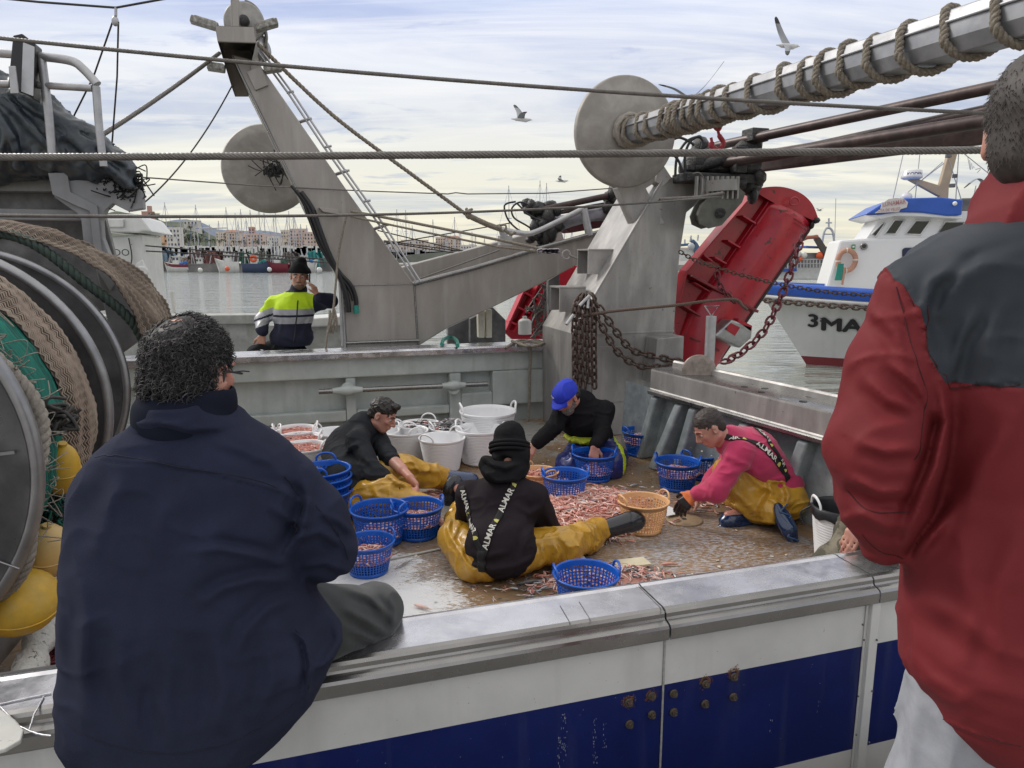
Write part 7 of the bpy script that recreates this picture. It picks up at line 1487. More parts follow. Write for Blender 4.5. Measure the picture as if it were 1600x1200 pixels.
sd.chain([PA(448,766,1.62), PA(486,812,1.62), PA(507,858,1.64)], [.078,.080,.078], .03); sd.chain([PA(507,858,1.64), PA(455,868,1.74), PA(380,880,2.0)], [.078,.072,.055], .012)
fp = lambda pts, w_, d_: sd.fold_px(pts, w_, d_, 1.66)
for P,w_,d_ in (([(475,745),(482,790),(470,835),(440,872)],9,.016),([(445,882),(400,868),(345,858),(290,862)],8,.012),([(450,905),(400,905),(350,918),(310,945)],10,.013),([(470,930),(420,950),(385,985),(370,1030)],11,.010),([(335,690),(380,705),(430,728)],7,.006),([(400,745),(440,752),(490,780)],8,-.006),([(420,790),(455,812),(490,820)],7,.007),([(500,800),(530,815),(552,835)],6,.006),([(455,845),(500,830),(545,860)],7,.009),([(470,885),(510,880),(548,895)],6,.008),
  ([(120,900),(135,960),(128,1040),(140,1120)],14,.009),([(190,980),(185,1060),(205,1140)],16,.009),([(265,1020),(258,1100),(272,1175)],16,.010),([(340,1010),(350,1080),(335,1150)],16,.010),([(420,1000),(428,1060),(405,1120)],14,.010),([(300,760),(250,810),(220,880)],22,.006),([(200,740),(165,800),(150,870)],16,.006),([(380,800),(330,840),(300,900)],18,.006),
  ([(457,983),(478,1002),(486,1040),(478,1085)],5,.013),([(520,960),(530,1000),(500,1050)],9,.010),([(240,655),(290,672),(350,668)],6,.007),([(140,715),(235,722),(330,738),(440,768),(492,800)],2.2,.0035),([(500,800),(530,835),(548,880)],2.0,.003)): fp(P, w_*.85, d_*1.35)
sd.noise(4, .003, False, 3); sd.noise(13, .0022, True, 9, st=(.7,1,1.2)); J1 = sd
sd.build('fleece_jacket', NAVYF, p1, .0055)
for SL in ([(459,985),(472,1000),(480,1030),(479,1075)],[(106,1128),(170,1163),(250,1176),(330,1170),(410,1135),(470,1090)],[(445,745),(470,780),(462,830),(440,868)],[(148,715),(235,722),(330,738),(430,764)],[(490,790),(525,830),(545,875)]):
    Q = [q for q in (sd.trace(*p) for p in SL) if q is not None]
    if len(Q) > 1: m = MB(); m.tube(sd.snap(resample(spline(Q), .01), .0003)[0], .0013, 5); m.build('seam_line', mat('seam_thread', (0.006,0.007,0.016), .9), p1)
sd = SDF(.03); sd.cap(PA(290,652,1.59), PA(296,630,1.60), .113, .104, .01); sd.cap(PA(296,622,1.60), PA(298,560,1.62), .092, .092, .01); q_ = list(sd.p[-1]); sd.p.pop(); sd.ell(PA(296,600,1.605), (.092,.092,.062), neg=True, k=.01); sd.build('collar', mat('navy_collar', (0.009,0.011,0.022), .9, spec=.12), p1, .006)
sd = SDF(.04)
kn = at(588,958,1.90); sd.cap(PA(430,960,1.64), kn, .085, .072); sd.cap(PA(440,1005,1.62), at(575,978,1.86), .075, .058); sd.cap(PA(330,990,1.78), B(-.08,2.0,CAP+.06), .1, .085); sd.cap(kn+NX*.03, kn+NX*.2-ZX*.38, .072, .06); sd.cap(B(-.08,2.0,CAP+.06), B(-.05,2.12,CAP-.35), .08,.065)

for P,w_,d_ in (([(540,920),(580,935),(620,975)],6,.010),([(535,950),(575,972),(612,995)],6,.012),([(545,985),(585,1000),(625,985)],5,.012),([(540,1015),(575,1010),(605,1000)],4,.008),([(600,925),(615,950),(612,985)],5,.007)): sd.fold_px(P, w_, d_, 1.9)
sd.noise(13, .002, True, 2)
sd.build('trousers', mat('charcoal_trousers', (0.030,0.033,0.034), .8, 0, .12, 10, bump=.02, bs=400, sheen=.15), p1, .007)
for s in 'lr': boot('shoe', J['an'+s], J['to'+s], 1, BOOTK, p1)
# curls: short corkscrews all over the scalp, thin on the crown
m = MB(); hc = J['head']; rt, fw, up = ax1; cnt = 0; crown = unit(-fw*.62+up*.8+rt*-.05)
sk = SDF(.02); sk.ell(L1(0,-.014,.026), np.array((.076,.094,.090))*k, ax1)
sk.ell(L1(0,-.045,-.035), np.array((.07,.062,.06))*k, ax1)
while cnt < 4300:
    v = unit(rng.normal(0,1,3)); y, z = v.dot(fw), v.dot(up)
    if y > .45 or (z < -.72) or (y > .1 and z < -.1): continue
    dc = v.dot(crown)
    if dc > .95 and rng.random() < .93: continue
    b = L1(0,-.014,.02)+v*.1*k; b = sk.snap(b[None], .0)[0][0]; cnt += 1
    tz = unit(np.cross(v, rng.normal(0,1,3))); tw = np.cross(v, tz); ph = rng.uniform(0,6.28); rr = rng.uniform(.003,.0075); ln = rng.uniform(.010,.022) if dc < .85 else .006; Pp = []
    for q in range(9):
        a = ph+q*.8; Pp.append(b+v*(ln*q/8)+tz*rr*math.cos(a)+tw*rr*math.sin(a)-ZX*(q*.0008))
    m.tube(Pp, [.0013]*5+[.0012,.001,.0008,.0005], 3, caps=False, m=0 if rng.random() < .8 else 1)
m.build('hair', [HAIRG, mat('grey_curls', (0.09,0.085,0.085), .65, 0, .3, 60)], p1)
sk.ell(L1(0,-.03,.12), np.array((.035,.03,.03))*k, ax1, .01, neg=True); sk.cuts.append((L1(0,.045,0), fw)); sk.build('scalp_hair', HAIRG, p1, .006)
m = MB(); P = [sd_ for sd_ in (L1(.085,.06,-.0), L1(.086,.0,-.0), L1(.083,-.01,-.03), L1(.06,-.06,-.075), L1(0,-.085,-.085), L1(-.06,-.05,-.08))]; m.tube(spline(P, 6), .003, 6)
m.tube([L1(.084,.0,.0), L1(.086,.06,.006), L1(.075,.10,.006)], .0022, 5); m.build('glasses_cord', BLACKP, p1)

# ---------------------------------------------------------------- the onlooker in the red jacket
p2 = who(at(1650,1200,1.1), 'standing man in red jacket with grey yoke at the right edge, back turned')
PR = lambda x, y, Y=1.12: at(x, y, Y)
k = 1.0; J = dict(head=PR(1642,205,1.13), fw=unit((.66,.75,-.05)), up=ZX, neck=PR(1655,330,1.1), chest=PR(1650,560,1.12), pelvis=PR(1650,930,1.1),
  shl=PR(1458,500,1.13), shr=PR(1835,505,1.12), ell=PR(1368,700,1.13), elr=PR(1930,700,1.1), wrl=PR(1420,840,1.28), wrr=PR(1900,860,1.2),
  hpl=PR(1570,980,1.1), hpr=PR(1730,980,1.1), knl=at(1560,1500,1.15), knr=at(1760,1500,1.15), anl=at(1560,2350,1.15)*[1,1,0]+[0,0,-1.38], anr=at(1700,2350,1.15)*[1,1,0]+[0,0,-1.38], tol=at(1560,2350,1.15)*[1,1,0]+[-.02,.14,-1.43], tor=at(1700,2350,1.15)*[1,1,0]+[0,.14,-1.43])
for a, b in (('knl',-.95),('knr',-.95)): J[a] = np.array([J[a][0]*.6+.2, 1.1, b])
J['anl'] = np.array([J['knl'][0]-.02, 1.05, -1.38]); J['anr'] = np.array([J['knr'][0]+.04, 1.05, -1.38]); J['tol'] = J['anl']+[-.02,.14,-.04]; J['tor'] = J['anr']+[.03,.14,-.04]
sd, L2, ax2 = figure(J, k, handd={'l': ((.3,.6,-.8),(-1,0,0),.4), 'r': ((-.3,.6,-.8),(1,0,0),.4)}); sd.build('body', SKINP, p2, .008)
sd = SDF(.04); AX = (np.array([1,0,0.]), np.array([0,1.,0]), ZX)
sd.loft([(325,1575,1735,1.12,.08),(345,1515,1790,1.12,.10),(365,1462,1845,1.12,.11),(390,1424,1878,1.12,.118),(425,1400,1900,1.12,.125),(480,1402,1905,1.12,.13),(560,1420,1900,1.11,.14),(650,1438,1890,1.10,.15),(750,1432,1890,1.10,.155),(850,1412,1895,1.09,.16),(920,1406,1900,1.09,.165),(1000,1401,1905,1.08,.17),(1060,1403,1905,1.08,.17),(1105,1424,1895,1.08,.165),(1140,1452,1880,1.08,.155),(1172,1512,1860,1.08,.13),(1198,1600,1800,1.08,.07)], .02)
sd.chain([PR(1432,462,1.12), PR(1408,570,1.12), PR(1379,700,1.11), PR(1384,785,1.12), PR(1384,842,1.14)], [.062,.076,.085,.072,.044], .02); sd.chain([PR(1850,470,1.1), PR(1930,700,1.1), PR(1900,850,1.2)], [.08,.075,.06], .03)
fp = lambda pts, w_, d_: sd.fold_px(pts, w_, d_, 1.16)
for P,w_,d_ in (([(1468,600),(1478,660),(1462,730),(1436,790),(1412,860)],9,.020),([(1340,690),(1385,705),(1440,700)],9,.013),([(1325,745),(1375,770),(1430,765)],9,.014),([(1335,800),(1385,822),(1425,818)],8,.011),([(1350,590),(1390,625),(1440,640)],10,.011),([(1385,560),(1430,600),(1465,650)],8,.011),([(1360,480),(1400,520),(1420,570)],9,.007),
  ([(1500,780),(1465,830),(1425,880)],11,.013),([(1580,660),(1530,740),(1500,820)],16,.009),([(1430,930),(1490,960),(1560,1010)],16,.010),([(1600,820),(1560,930),(1570,1060)],20,.009),([(1412,1010),(1450,1060),(1520,1100)],13,.009),([(1500,870),(1520,960),(1505,1050)],16,.008),
  ([(1450,540),(1440,490),(1455,440),(1500,410)],9,.009),([(1485,590),(1500,530),(1530,480)],9,.009),([(1545,590),(1550,520),(1575,460)],12,.007),([(1480,430),(1530,395),(1590,380)],10,-.006),([(1415,440),(1440,500),(1450,560),(1478,608)],2.0,.004),([(1478,608),(1540,600),(1620,594)],2.0,.004),([(1402,445),(1420,540),(1445,640)],2,.003),([(1410,1075),(1450,1115),(1530,1150),(1600,1172)],2,.004)): fp(P, w_, d_)
sd.noise(4, .003, False, 8); sd.noise(12, .0022, True, 18, st=(.6,1,1.3))
trr = lambda x, y: (lambda q: q if q is not None else at(x, y, 1.0))(sd.trace(x, y))
zy = trr(1540,600)[2]; ysl = [trr(*p) for p in ((1396,436),(1412,445),(1440,500),(1452,560),(1478,608))]
sx0 = np.array([q[0] for q in ysl]); sz0 = np.array([q[2] for q in ysl])
_q = trr(1500,349); ztop_, xtop_ = _q[2], _q[0]
def yedge(C): return np.minimum(np.minimum(C[:,2]-zy-(C[:,0]-.75)*.03, (C[:,0]-np.interp(-C[:,2], -sz0, sx0))*.9), ztop_+(C[:,0]-xtop_)*.28-C[:,2])
def yoke(C): return (yedge(C) > 0).astype(int)
REDJ = mat('red_shell_fabric', (0.155,0.016,0.020), .72, 0, .08, 8, spec=.25, bump=.025, bs=500); GREYJ = mat('slate_grey_fabric', (0.032,0.038,0.047), .65, 0, .08, 8, spec=.25, bump=.025, bs=500)
sd.build('jacket', [REDJ, GREYJ], p2, .0048, yoke, yedge)
SEAM = mat('jacket_seam', (0.05,0.008,0.01), .9)
for SL in ([(1412,445),(1440,500),(1452,560),(1478,608)],[(1478,608),(1540,603),(1598,600)],[(1400,448),(1425,540),(1448,640),(1440,720)],[(1412,1062),(1450,1108),(1520,1140),(1595,1165)],[(1318,770),(1365,800),(1420,800)],[(1345,838),(1375,862),(1410,872)]):
    Q = [q for q in (sd.trace(*p) for p in SL) if q is not None]
    if len(Q) > 1: m = MB(); m.tube(sd.snap(resample(spline(Q), .01), .0002)[0], .0009, 5); m.build('seam_line', SEAM, p2)
sd = SDF(.03); sd.cap(PR(1655,350,1.12), PR(1658,282,1.14), .125, .10); sd.ell(PR(1655,215,1.14), (.085,.085,.055), AX, .02, neg=True); sd.noise(9,.006,True,5); sd.build('collar', REDJ, p2, .006)
sd = SDF(.04); sd.cap(J['hpl'], J['knl'], .125, .095); sd.cap(J['knl'], J['anl'], .095, .075); sd.cap(J['hpr'], J['knr'], .125, .095); sd.cap(J['knr'], J['anr'], .095, .075); sd.cap(J['hpl'], J['hpr'], .14); sd.noise(9,.006,True,2)
sd.build('trousers', mat('light_grey_jogger', (0.30,0.31,0.34), .85, 0, .12, 30, bump=.03, bs=400), p2, .008)
for s in 'lr': boot('shoe', J['an'+s], J['to'+s], 1, BOOTK, p2)
sd = SDF(.02); sd.ell(L2(0,-.016,.03), np.array((.083,.101,.094)), ax2); sd.ell(L2(0,-.05,-.035), np.array((.070,.058,.062)), ax2); sd.ell(L2(0,.10,-.03), np.array((.09,.085,.12)), ax2, .01, neg=True)
sd.noise(60,.0015,False,3, st=(1,1,.3)); sd.build('scalp_hair', mat('short_brown_grey_hair', (0.038,0.03,0.026), .6, 0, .4, 60), p2, .004)
m = MB()
for q in range(4200):
    v = unit(rng.normal(0,1,3)); y, z = v.dot(ax2[1]), v.dot(ax2[2])
    if y > .35 or z < -.75 or (y > .0 and z < 0): continue
    b = L2(0,-.016,.02)+v*.1; b = sd.snap(b[None], -.001)[0][0]; dd = unit(v*.5-ax2[2]*.8+rng.normal(0,.2,3)); m.tube([b, b+dd*.004, b+dd*.009-v*.0005], [.0006,.0005,.0002], 3, caps=False)
m.build('hair', _mc['short_brown_grey_hair'], p2)
# hand and camouflage sleeve of someone beside him
CAMO = mat('camouflage_cloth', (0.07,0.065,0.045), .85, 0, .3, 9, (0.17,0.15,0.11), c2range=(.48,.52))
# ---------------------------------------------------------------- the man on the phone, on the next boat
k = 1.27; YH = 9.0
PH = lambda x, y, Y=YH: at(x, y, Y)
p3 = who(PH(450,640), 'man in yellow and navy reflective jacket and black beanie, beyond the far rail')
J = dict(head=PH(468,432,8.95), fw=unit((.20,-.95,-.10)), up=unit((.06,0,1)), neck=PH(464,462), chest=PH(458,490), pelvis=PH(446,548), shl=PH(495,474), shr=PH(430,474), ell=PH(516,470,8.85), elr=PH(409,500,8.9), wrl=PH(495,460,8.72), wrr=PH(410,524,8.75),
  hpl=PH(465,556), hpr=PH(425,556), knl=PH(468,610,8.9), knr=PH(405,565,8.65), anl=PH(470,668), anr=PH(408,640,8.7), tol=PH(474,675,8.8), tor=PH(405,648,8.5))
sd, L3, ax3 = figure(J, k, handd={'l': ((-.35,.1,.95),(.75,-.5,.2),.45,.85), 'r': ((-.1,-.3,-.9),(.3,-1,.2),.35,1.0)}); sd.build('body', SKIN, p3, .009); eyes(L3, ax3, k, p3)
sd = SDF(.06*k); sd.ell(PH(458,492,8.92), (.20*k,.165*k,.21*k), AX); sd.ell(PH(456,527,8.9), (.215*k,.17*k,.14*k), AX); sd.cap(PH(463,467,8.96), PH(428,473,8.96), .078*k,.072*k); sd.cap(PH(465,467,8.96), PH(494,473,8.96), .078*k,.072*k)
sd.chain([J['shr'],J['elr'],J['wrr']+ZX*.06], [.075*k,.068*k,.055*k], .03*k); sd.chain([J['shl'],J['ell'],J['wrl']-ZX*.05+UX*.03], [.075*k,.07*k,.052*k], .03*k); sd.cap(PH(464,462),PH(467,452,8.98),.085*k,.075*k,.02)
sd.ell(PH(468,444,8.95), (.062*k,.062*k,.06*k), AX, .02, neg=True)
[sd.fold_px(P, 3, .012, 8.95) for P in ([(432,470),(440,500),(435,530)],[(490,490),(478,510),(470,530)],[(410,490),(420,500),(428,498)],[(500,470),(508,476),(518,480)],[(440,525),(460,532),(480,528)])]; sd.noise(5,.006,True,3); sd.cuts.append((PH(450,538), -ZX))
z_ = lambda y: PH(450,y)[2]
bz = [z_(y) for y in (478,486,493,501,505)]
xr, xl2 = PH(434,480)[0], PH(492,480)[0]
def hv(C):
    z = C[:,2].copy(); arm = C[:,0] < xr; z = z+np.where(arm, -.02+(xr-C[:,0])*.35, 0); o = np.ones(len(C),int); la = C[:,0] > xl2+.02
    o[z > bz[0]-.02] = 0; st = ((z < bz[0]-.02) & (z > bz[1]-.03)) | ((z < bz[2]-.0) & (z > bz[3]-.02)); o[st] = 2; o[la] = 1
    o[(C[:,2] > z_(456)) & (np.abs(C[:,0]-PH(467,450)[0]) < .14)] = 1; return o
sd.build('jacket', [mat('lime_yellow_fleece', (0.50,0.72,0.01), .8, 0, .08, 12), mat('navy_work_fleece', (0.010,0.012,0.03), .9, 0, .1, 12, bump=.04, bs=200), mat('reflective_band', (0.34,0.34,0.36), .45, .2, .1, 30)], p3, .009, hv)
P = sd.snap(resample([PH(467,462,8.7), PH(464,500,8.65), PH(459,535,8.65)], .02), .004)[0]; m = MB(); m.tube(P, .008, 5); m.build('zip', BLACKP, p3)
sd = SDF(.05*k); sd.ell(PH(445,552,8.9), (.22*k,.16*k,.13*k), AX); sd.cap(PH(425,555,8.85), PH(404,556,8.7), .13*k,.11*k); sd.chain([J['hpl'],J['knl'],J['anl']],[.115*k,.09*k,.07*k]); sd.chain([J['hpr'],J['knr'],J['anr']],[.12*k,.1*k,.08*k]); sd.noise(8,.01,True,1); sd.build('trousers', BLACKC, p3, .011)
for s in 'lr': boot('shoe', J['an'+s], J['to'+s], k, BOOTK, p3)
sd = SDF(.02); sd.ell(L3(0,-.012,.055), np.array((.088,.102,.095))*k, ax3); sd.cap(L3(0,-.02,.10), L3(-.015,-.03,.135), .07*k,.055*k); sd.cap(L3(-.05,-.02,.035), L3(.05,-.02,.035), .06*k)
sd.cuts.append((L3(0,.0,.03), -unit(ax3[2]+ax3[1]*-.15))); sd.noise(30,.002,True,2); sd.build('beanie', BLACKC, p3, .009)
m = MB(); th = np.linspace(0,2*math.pi,36,endpoint=False); m.tube([L3(.073*math.cos(t),-.012+.088*math.sin(t),.036+.012*math.sin(t)) for t in th], .0115*k, 8, True); m.build('beanie_brim', mat('dark_grey_knit', (0.035,0.04,0.035), .9), p3)
sd = SDF(.015); sd.ell(L3(0,.06,-.085), np.array((.05,.045,.03))*k, ax3); sd.ell(L3(0,.085,-.048), np.array((.03,.014,.008))*k, ax3); sd.build('stubble', mat('stubble_skin', (0.13,0.08,0.06), .7, 0, .3, 200), p3, .008)
ph = MB(); c = L3(-.10 if ax3[0][0] > 0 else .10, .03, -.02); c = L3(-.098,.03,-.02); ph.box(c, (.012*k,.06*k,.12*k), (ax3[0], ax3[1], ax3[2])); tag(ph.build('phone', BLACKP, None, .004), 'black phone held to the ear of the man in the reflective jacket', 'phone')
cg = MB(); a = J['wrr']+np.array([-.10,-.12,-.14]); cg.cyl(a, a+np.array([.15,-.03,-.03]), .008, 8); tag(cg.build('cigarette', mat('cigarette_paper', (0.75,0.74,0.7), .7)), 'cigarette between the fingers of the man in the reflective jacket', 'cigarette')

# ---------------------------------------------------------------- sorter at left, black sweater
k = 1.14
p4 = who(atz(545,790,DECK), 'bareheaded man in charcoal sweater and mustard oilskins sitting beside the white tubs')
hip = atz(540,774,DECK+.14)
J = dict(head=at(598,648,5.72), fw=unit((.86,-.22,-.48)), up=unit((.48,0,.86)), neck=at(568,668,5.74), chest=at(545,706,5.74), pelvis=hip, shr=at(558,690,5.42), shl=at(585,678,5.90), elr=at(586,742,5.16), ell=at(606,712,5.50), wrr=at(630,764,5.06), wrl=at(640,745,5.18),
  hpr=hip-NX*.11, hpl=hip+NX*.11, knr=atz(606,768,DECK+.22), knl=atz(624,734,DECK+.26), anr=atz(668,800,DECK+.07), anl=atz(705,752,DECK+.07), tor=atz(692,822,DECK+.06), tol=atz(722,770,DECK+.16))
sd, L4, ax4 = figure(J, k, handd={'r': ((.85,-.15,-.3),(-.1,-.4,.9),.3,1.1), 'l': ((.5,-.5,-.55),(.6,.6,.2),.45,1.1)}); sd.build('body', SKINP, p4, .007); eyes(L4, ax4, k, p4)
sd = SDF(.05*k); sd.cap(J['neck']-ZX*.0+UX*.0, J['chest'], .12*k,.175*k,.06); sd.cap(J['chest'], J['pelvis']+ZX*.06, .175*k,.185*k,.06); sd.ell(J['chest']-ZX*.05+UX*.03, (.16*k,.20*k,.2*k))
for s in 'lr': sd.cap(J['neck']-ZX*.03, J['sh'+s], .07*k,.075*k,.05)
sd.chain([J['shr'],J['elr'],J['elr']*.72+J['wrr']*.28],[.078*k,.065*k,.056*k],.025); sd.chain([J['shl'],J['ell'],J['ell']*.8+J['wrl']*.2],[.075*k,.062*k,.056*k],.025)
[sd.fold_px(P, 4, .012) for P in ([(560,690),(568,715),(590,735)],[(520,760),(545,740),(575,745)],[(530,720),(545,700),(565,690)],[(590,725),(605,735),(612,750)],[(515,740),(535,760),(560,765)])]; sd.noise(6,.005,True,3); sd.noise(16,.0025,True,9); sd.build('sweater', CHAR, p4, .008)
sd = SDF(.025); sd.cap(J['neck']+ax4[2]*.0, J['neck']-ax4[2]*.07-UX*.02, .088*k,.105*k); sd.cap(J['neck']-UX*.09-ZX*.0, J['neck']-UX*.06-ZX*.07, .055,.07); sd.ell(J['neck']+ax4[2]*.05+UX*.03, np.array((.062,.062,.07))*k, ax4, .01, neg=True); sd.noise(9,.005,True,3); sd.build('hood_collar', CHAR, p4, .008)
sd = SDF(.05); sd.ell(J['pelvis']-ZX*.0, (.19,.22,.125)); sd.chain([J['hpr'],J['knr'],J['anr']+ZX*.02],[.12,.105,.095],.05); sd.chain([J['hpl'],J['knl'],J['anl']+ZX*.03-UX*.06],[.13,.125,.10],.05); [sd.fold_px(P, 4, .016) for P in ([(612,712),(640,732),(690,738)],[(598,735),(622,755),(650,760)],[(556,772),(600,778),(650,792)],[(585,765),(592,785),(608,797)],[(640,715),(655,735),(650,755)],[(560,790),(585,788),(610,797)])]; sd.noise(6,.008,True,2,st=(1,1,1.3)); sd.noise(14,.003,True,5,st=(.6,1,1.4)); sd.cuts.append((np.array([0,0,DECK+.004]), -ZX)); sd.build('oilskin_trousers', OIL, p4, .008)
for s in 'lr': sb = boot('boot', J['an'+s], J['to'+s], 1.2, BOOTB, p4, up=(unit((-.5,-.3,.8)) if s == 'l' else ZX))
sd = SDF(.03); c = J['anl']+UX*.06-NX*.03; sd.cap(at(700,750,5.75), at(735,752,5.7), .085, .075); sd.cap(at(712,756,5.7), at(712,772,5.6), .07,.06); sd.build('boot', BOOTB, p4, .008)
sd = SDF(.02); c = at(708,773,5.42); ax_s = (unit((.25,-.9,.2)), unit((.95,.22,-.1)), unit((-.25,.2,1))); sd.ell(c, (.035,.072,.15), ax_s, .01); sd.ell(c+ZX*.06, (.038,.082,.09), ax_s, .02); sd.build('boot_sole', BOOTK, p4, .007)
sd = SDF(.02); sd.ell(L4(0,-.016,.036), np.array((.080,.099,.090))*k, ax4); sd.ell(L4(0,-.05,-.02), np.array((.066,.055,.06))*k, ax4); sd.ell(L4(0,.11,-.035), np.array((.1,.085,.09))*k, ax4, .01, neg=True); sd.ell(L4(0,.062,.10), np.array((.055,.028,.022))*k, ax4); sd.noise(55,.004,True,3); sd.build('hair', HAIRD, p4, .005)
m = MB(); m.tube([J['wrr']+(NX*math.cos(t)+ZX*math.sin(t))*.036-UX*.03 for t in np.linspace(0,6.28,14)[:-1]], .006, 5, True); m.build('wristband', BLACKP, p4)
sd2 = SDF(.05*k)

# ---------------------------------------------------------------- sorter with his back to us
k = 1.12
p5 = who(atz(778,905,DECK), 'hooded man in black beanie and mustard oilskins sitting with his back to us')
hip = at(776,890,4.16)*[1,1,0]+ZX*(DECK+.13)
J = dict(head=at(797,705,4.42), fw=unit((.25,.88,-.45)), up=unit((0,.45,.9)), neck=at(792,748,4.38), chest=at(786,800,4.28), pelvis=hip, shl=at(733,772,4.34), shr=at(838,776,4.36), ell=at(728,832,4.52), elr=at(857,832,4.50), wrl=at(750,800,4.85), wrr=at(826,822,4.80),
  hpl=hip-UX*.12, hpr=hip+UX*.12, knl=atz(712,842,DECK+.17), knr=atz(884,855,DECK+.14), anl=atz(720,800,DECK+.08), anr=atz(945,828,DECK+.09), tol=atz(740,772,DECK+.06), tor=atz(990,815,DECK+.13))
sd, L5, ax5 = figure(J, k, handd={'l': ((.6,.8,-.4),(0,0,1),.5), 'r': ((-.6,.8,-.3),(0,0,1),.5)}); sd.build('body', SKIN, p5, .008)
sd = SDF(.06*k); sd.ell(at(786,795,4.30), (.235,.15,.22)); sd.ell(at(781,850,4.12), (.225,.18,.19), k=.10); sd.ell(at(782,875,4.08), (.20,.16,.10), k=.06); sd.cap(J['neck']-ZX*.06, J['shl']+UX*.02, .08,.085,.06); sd.cap(J['neck']-ZX*.06, J['shr']-UX*.02, .08,.085,.06)
sd.chain([J['shl'],J['ell'],J['wrl']],[.085,.075,.05],.035); sd.chain([J['shr'],J['elr'],J['wrr']],[.085,.082,.055],.035)
[sd.fold_px(P, 5, .012) for P in ([(726,795),(742,825),(738,855)],[(843,812),(822,838),(816,872)],[(728,862),(760,870),(795,862)],[(850,792),(828,802),(806,790)],[(800,888),(832,872),(842,848)],[(735,880),(770,890),(810,885)],[(852,800),(862,820),(858,840)])]; sd.noise(5,.004,False,11); sd.noise(11,.003,True,4,st=(.7,.7,1.6)); J5 = sd; sd.build('hooded_sweatshirt', BLACK2, p5, .008)
sd = SDF(.03); c = at(785,738,4.26); sd.ell(c, (.135,.085,.085)); sd.cap(at(760,728,4.28), at(768,745,4.25), .055,.045); sd.cap(at(799,714,4.40), at(792,742,4.36), .125,.115); sd.ell(at(780,722,4.28), (.09,.03,.03), neg=True, k=.02); sd.fold_px([(755,735),(775,752),(810,748)], 4, .02); sd.fold_px([(760,722),(790,732),(815,722)], 4, .016); sd.noise(7,.008,True,2); sd.build('hood', BLACKC, p5, .007)
sd = SDF(.02); sd.cap(L5(0,-.01,.03), L5(0,-.015,.075), .108*k, .092*k); sd.cap(L5(0,-.02,.09), L5(.012,-.02,.105), .08*k,.068*k); sd.cuts.append((L5(0,0,-.012), -unit(ax5[2]))); sd.noise(40,.0015,True,2); sd.build('beanie', BLACKC, p5, .007)
m = MB()
for zz_,r in ((-.005,.108),(.018,.111),(.037,.109)): m.tube([L5(r*math.cos(t),-.012+r*math.sin(t),zz_) for t in np.linspace(0,2*math.pi,40,endpoint=False)], .011*k, 8, True)
m.build('beanie_cuff', BLACKC, p5)
sd = SDF(.05); sd.ell(hip-ZX*.02, (.265,.19,.115)); sd.ell(hip+UX*.12-ZX*.03, (.15,.18,.105)); sd.ell(hip-UX*.12-ZX*.03, (.15,.18,.105)); sd.chain([J['hpl'],J['knl'],J['anl']],[.13,.11,.09],.05); sd.chain([J['hpr']+NX*.03,J['knr'],J['anr']-UX*.06],[.135,.11,.10],.05)
[sd.fold_px(P, 4, .016) for P in ([(835,900),(852,875),(846,848)],[(865,890),(874,865),(862,842)],[(895,878),(906,855),(893,838)],[(930,865),(939,845),(925,830)],[(722,872),(708,842),(716,815)],[(738,895),(722,870),(722,850)],[(750,905),(790,914),(840,903)],[(850,905),(890,892),(940,868)],[(706,850),(700,825),(704,805)])]; sd.noise(6,.008,True,3,st=(1.5,1,1)); sd.noise(14,.003,True,6,st=(1.5,.8,.6)); sd.cuts.append((np.array([0,0,DECK+.004]), -ZX)); sd.build('oilskin_trousers', OIL, p5, .007)
sd = SDF(.03); sd.cap(J['anr']-UX*.02, J['tor']-UX*.05, .065,.07); sd.ell(J['tor'], (.09,.06,.075)); sd.cuts.append((np.array([0,0,DECK+.003]), -ZX)); sd.build('boot', BOOTK, p5, .007); boot('boot', J['anl'], J['tol'], 1.1, BOOTB, p5)
T5 = lambda pts: [p for p in (J5.trace(*q) for q in pts) if p is not None]
strap(J5, T5([(738,738),(722,760),(735,805),(748,850),(752,868)][1:]), .036, 'shoulder_strap', STRK, p5, texts=((.10,'ALMAR',.045,False),(.32,'ALMAR',.05,False)), tmat=LETW, ymat=LETY)
strap(J5, T5([(808,742),(797,768),(775,815),(760,852),(754,872)][::-1]), .038, 'shoulder_strap', STRK, p5, off=.009, texts=((.15,'ALMAR',.05,False),(.42,'ALMAR',.052,False)), tmat=LETW, ymat=LETY)
strap(J5, T5([(753,862),(753,878),(754,893)]), .05, 'strap_yoke', STRK, p5, off=.013)

# ---------------------------------------------------------------- kneeling sorter in the blue cap
k = 1.17
p6 = who(atz(915,738,DECK), 'bearded man in blue cap, black top and blue oilskins kneeling by the gallows')
J = dict(head=at(886,620,6.33), fw=unit((-.62,-.50,-.60)), up=unit((-.35,-.35,.85)), neck=at(906,628,6.48), chest=at(914,655,6.52), pelvis=at(930,697,6.72), shr=at(880,640,6.42), shl=at(945,640,6.50), elr=at(866,668,6.30), ell=at(940,678,6.30), wrr=at(836,694,6.22), wrl=at(929,697,6.12),
  hpr=at(912,700,6.70), hpl=at(945,700,6.75), knr=atz(892,728,DECK+.09), knl=atz(953,728,DECK+.09), anr=atz(905,712,DECK+.07), anl=atz(965,712,DECK+.07), tor=atz(908,705,DECK+.05), tol=atz(970,704,DECK+.05))
sd, L6, ax6 = figure(J, k, handd={'r': ((-.5,-.3,-.7),(-.3,-.8,.3),.45), 'l': ((-.1,-.3,-.9),(0,-1,.2),.45)}); sd.build('body', SKINP, p6, .008); eyes(L6, ax6, k, p6)
sd = SDF(.05*k); sd.cap(J['neck']-ZX*.03, J['chest'], .10*k,.15*k,.06); sd.cap(J['chest'], J['pelvis']+ZX*.1, .155*k,.15*k,.06); sd.ell(J['chest'], (.21*k,.15*k,.16*k), AX)
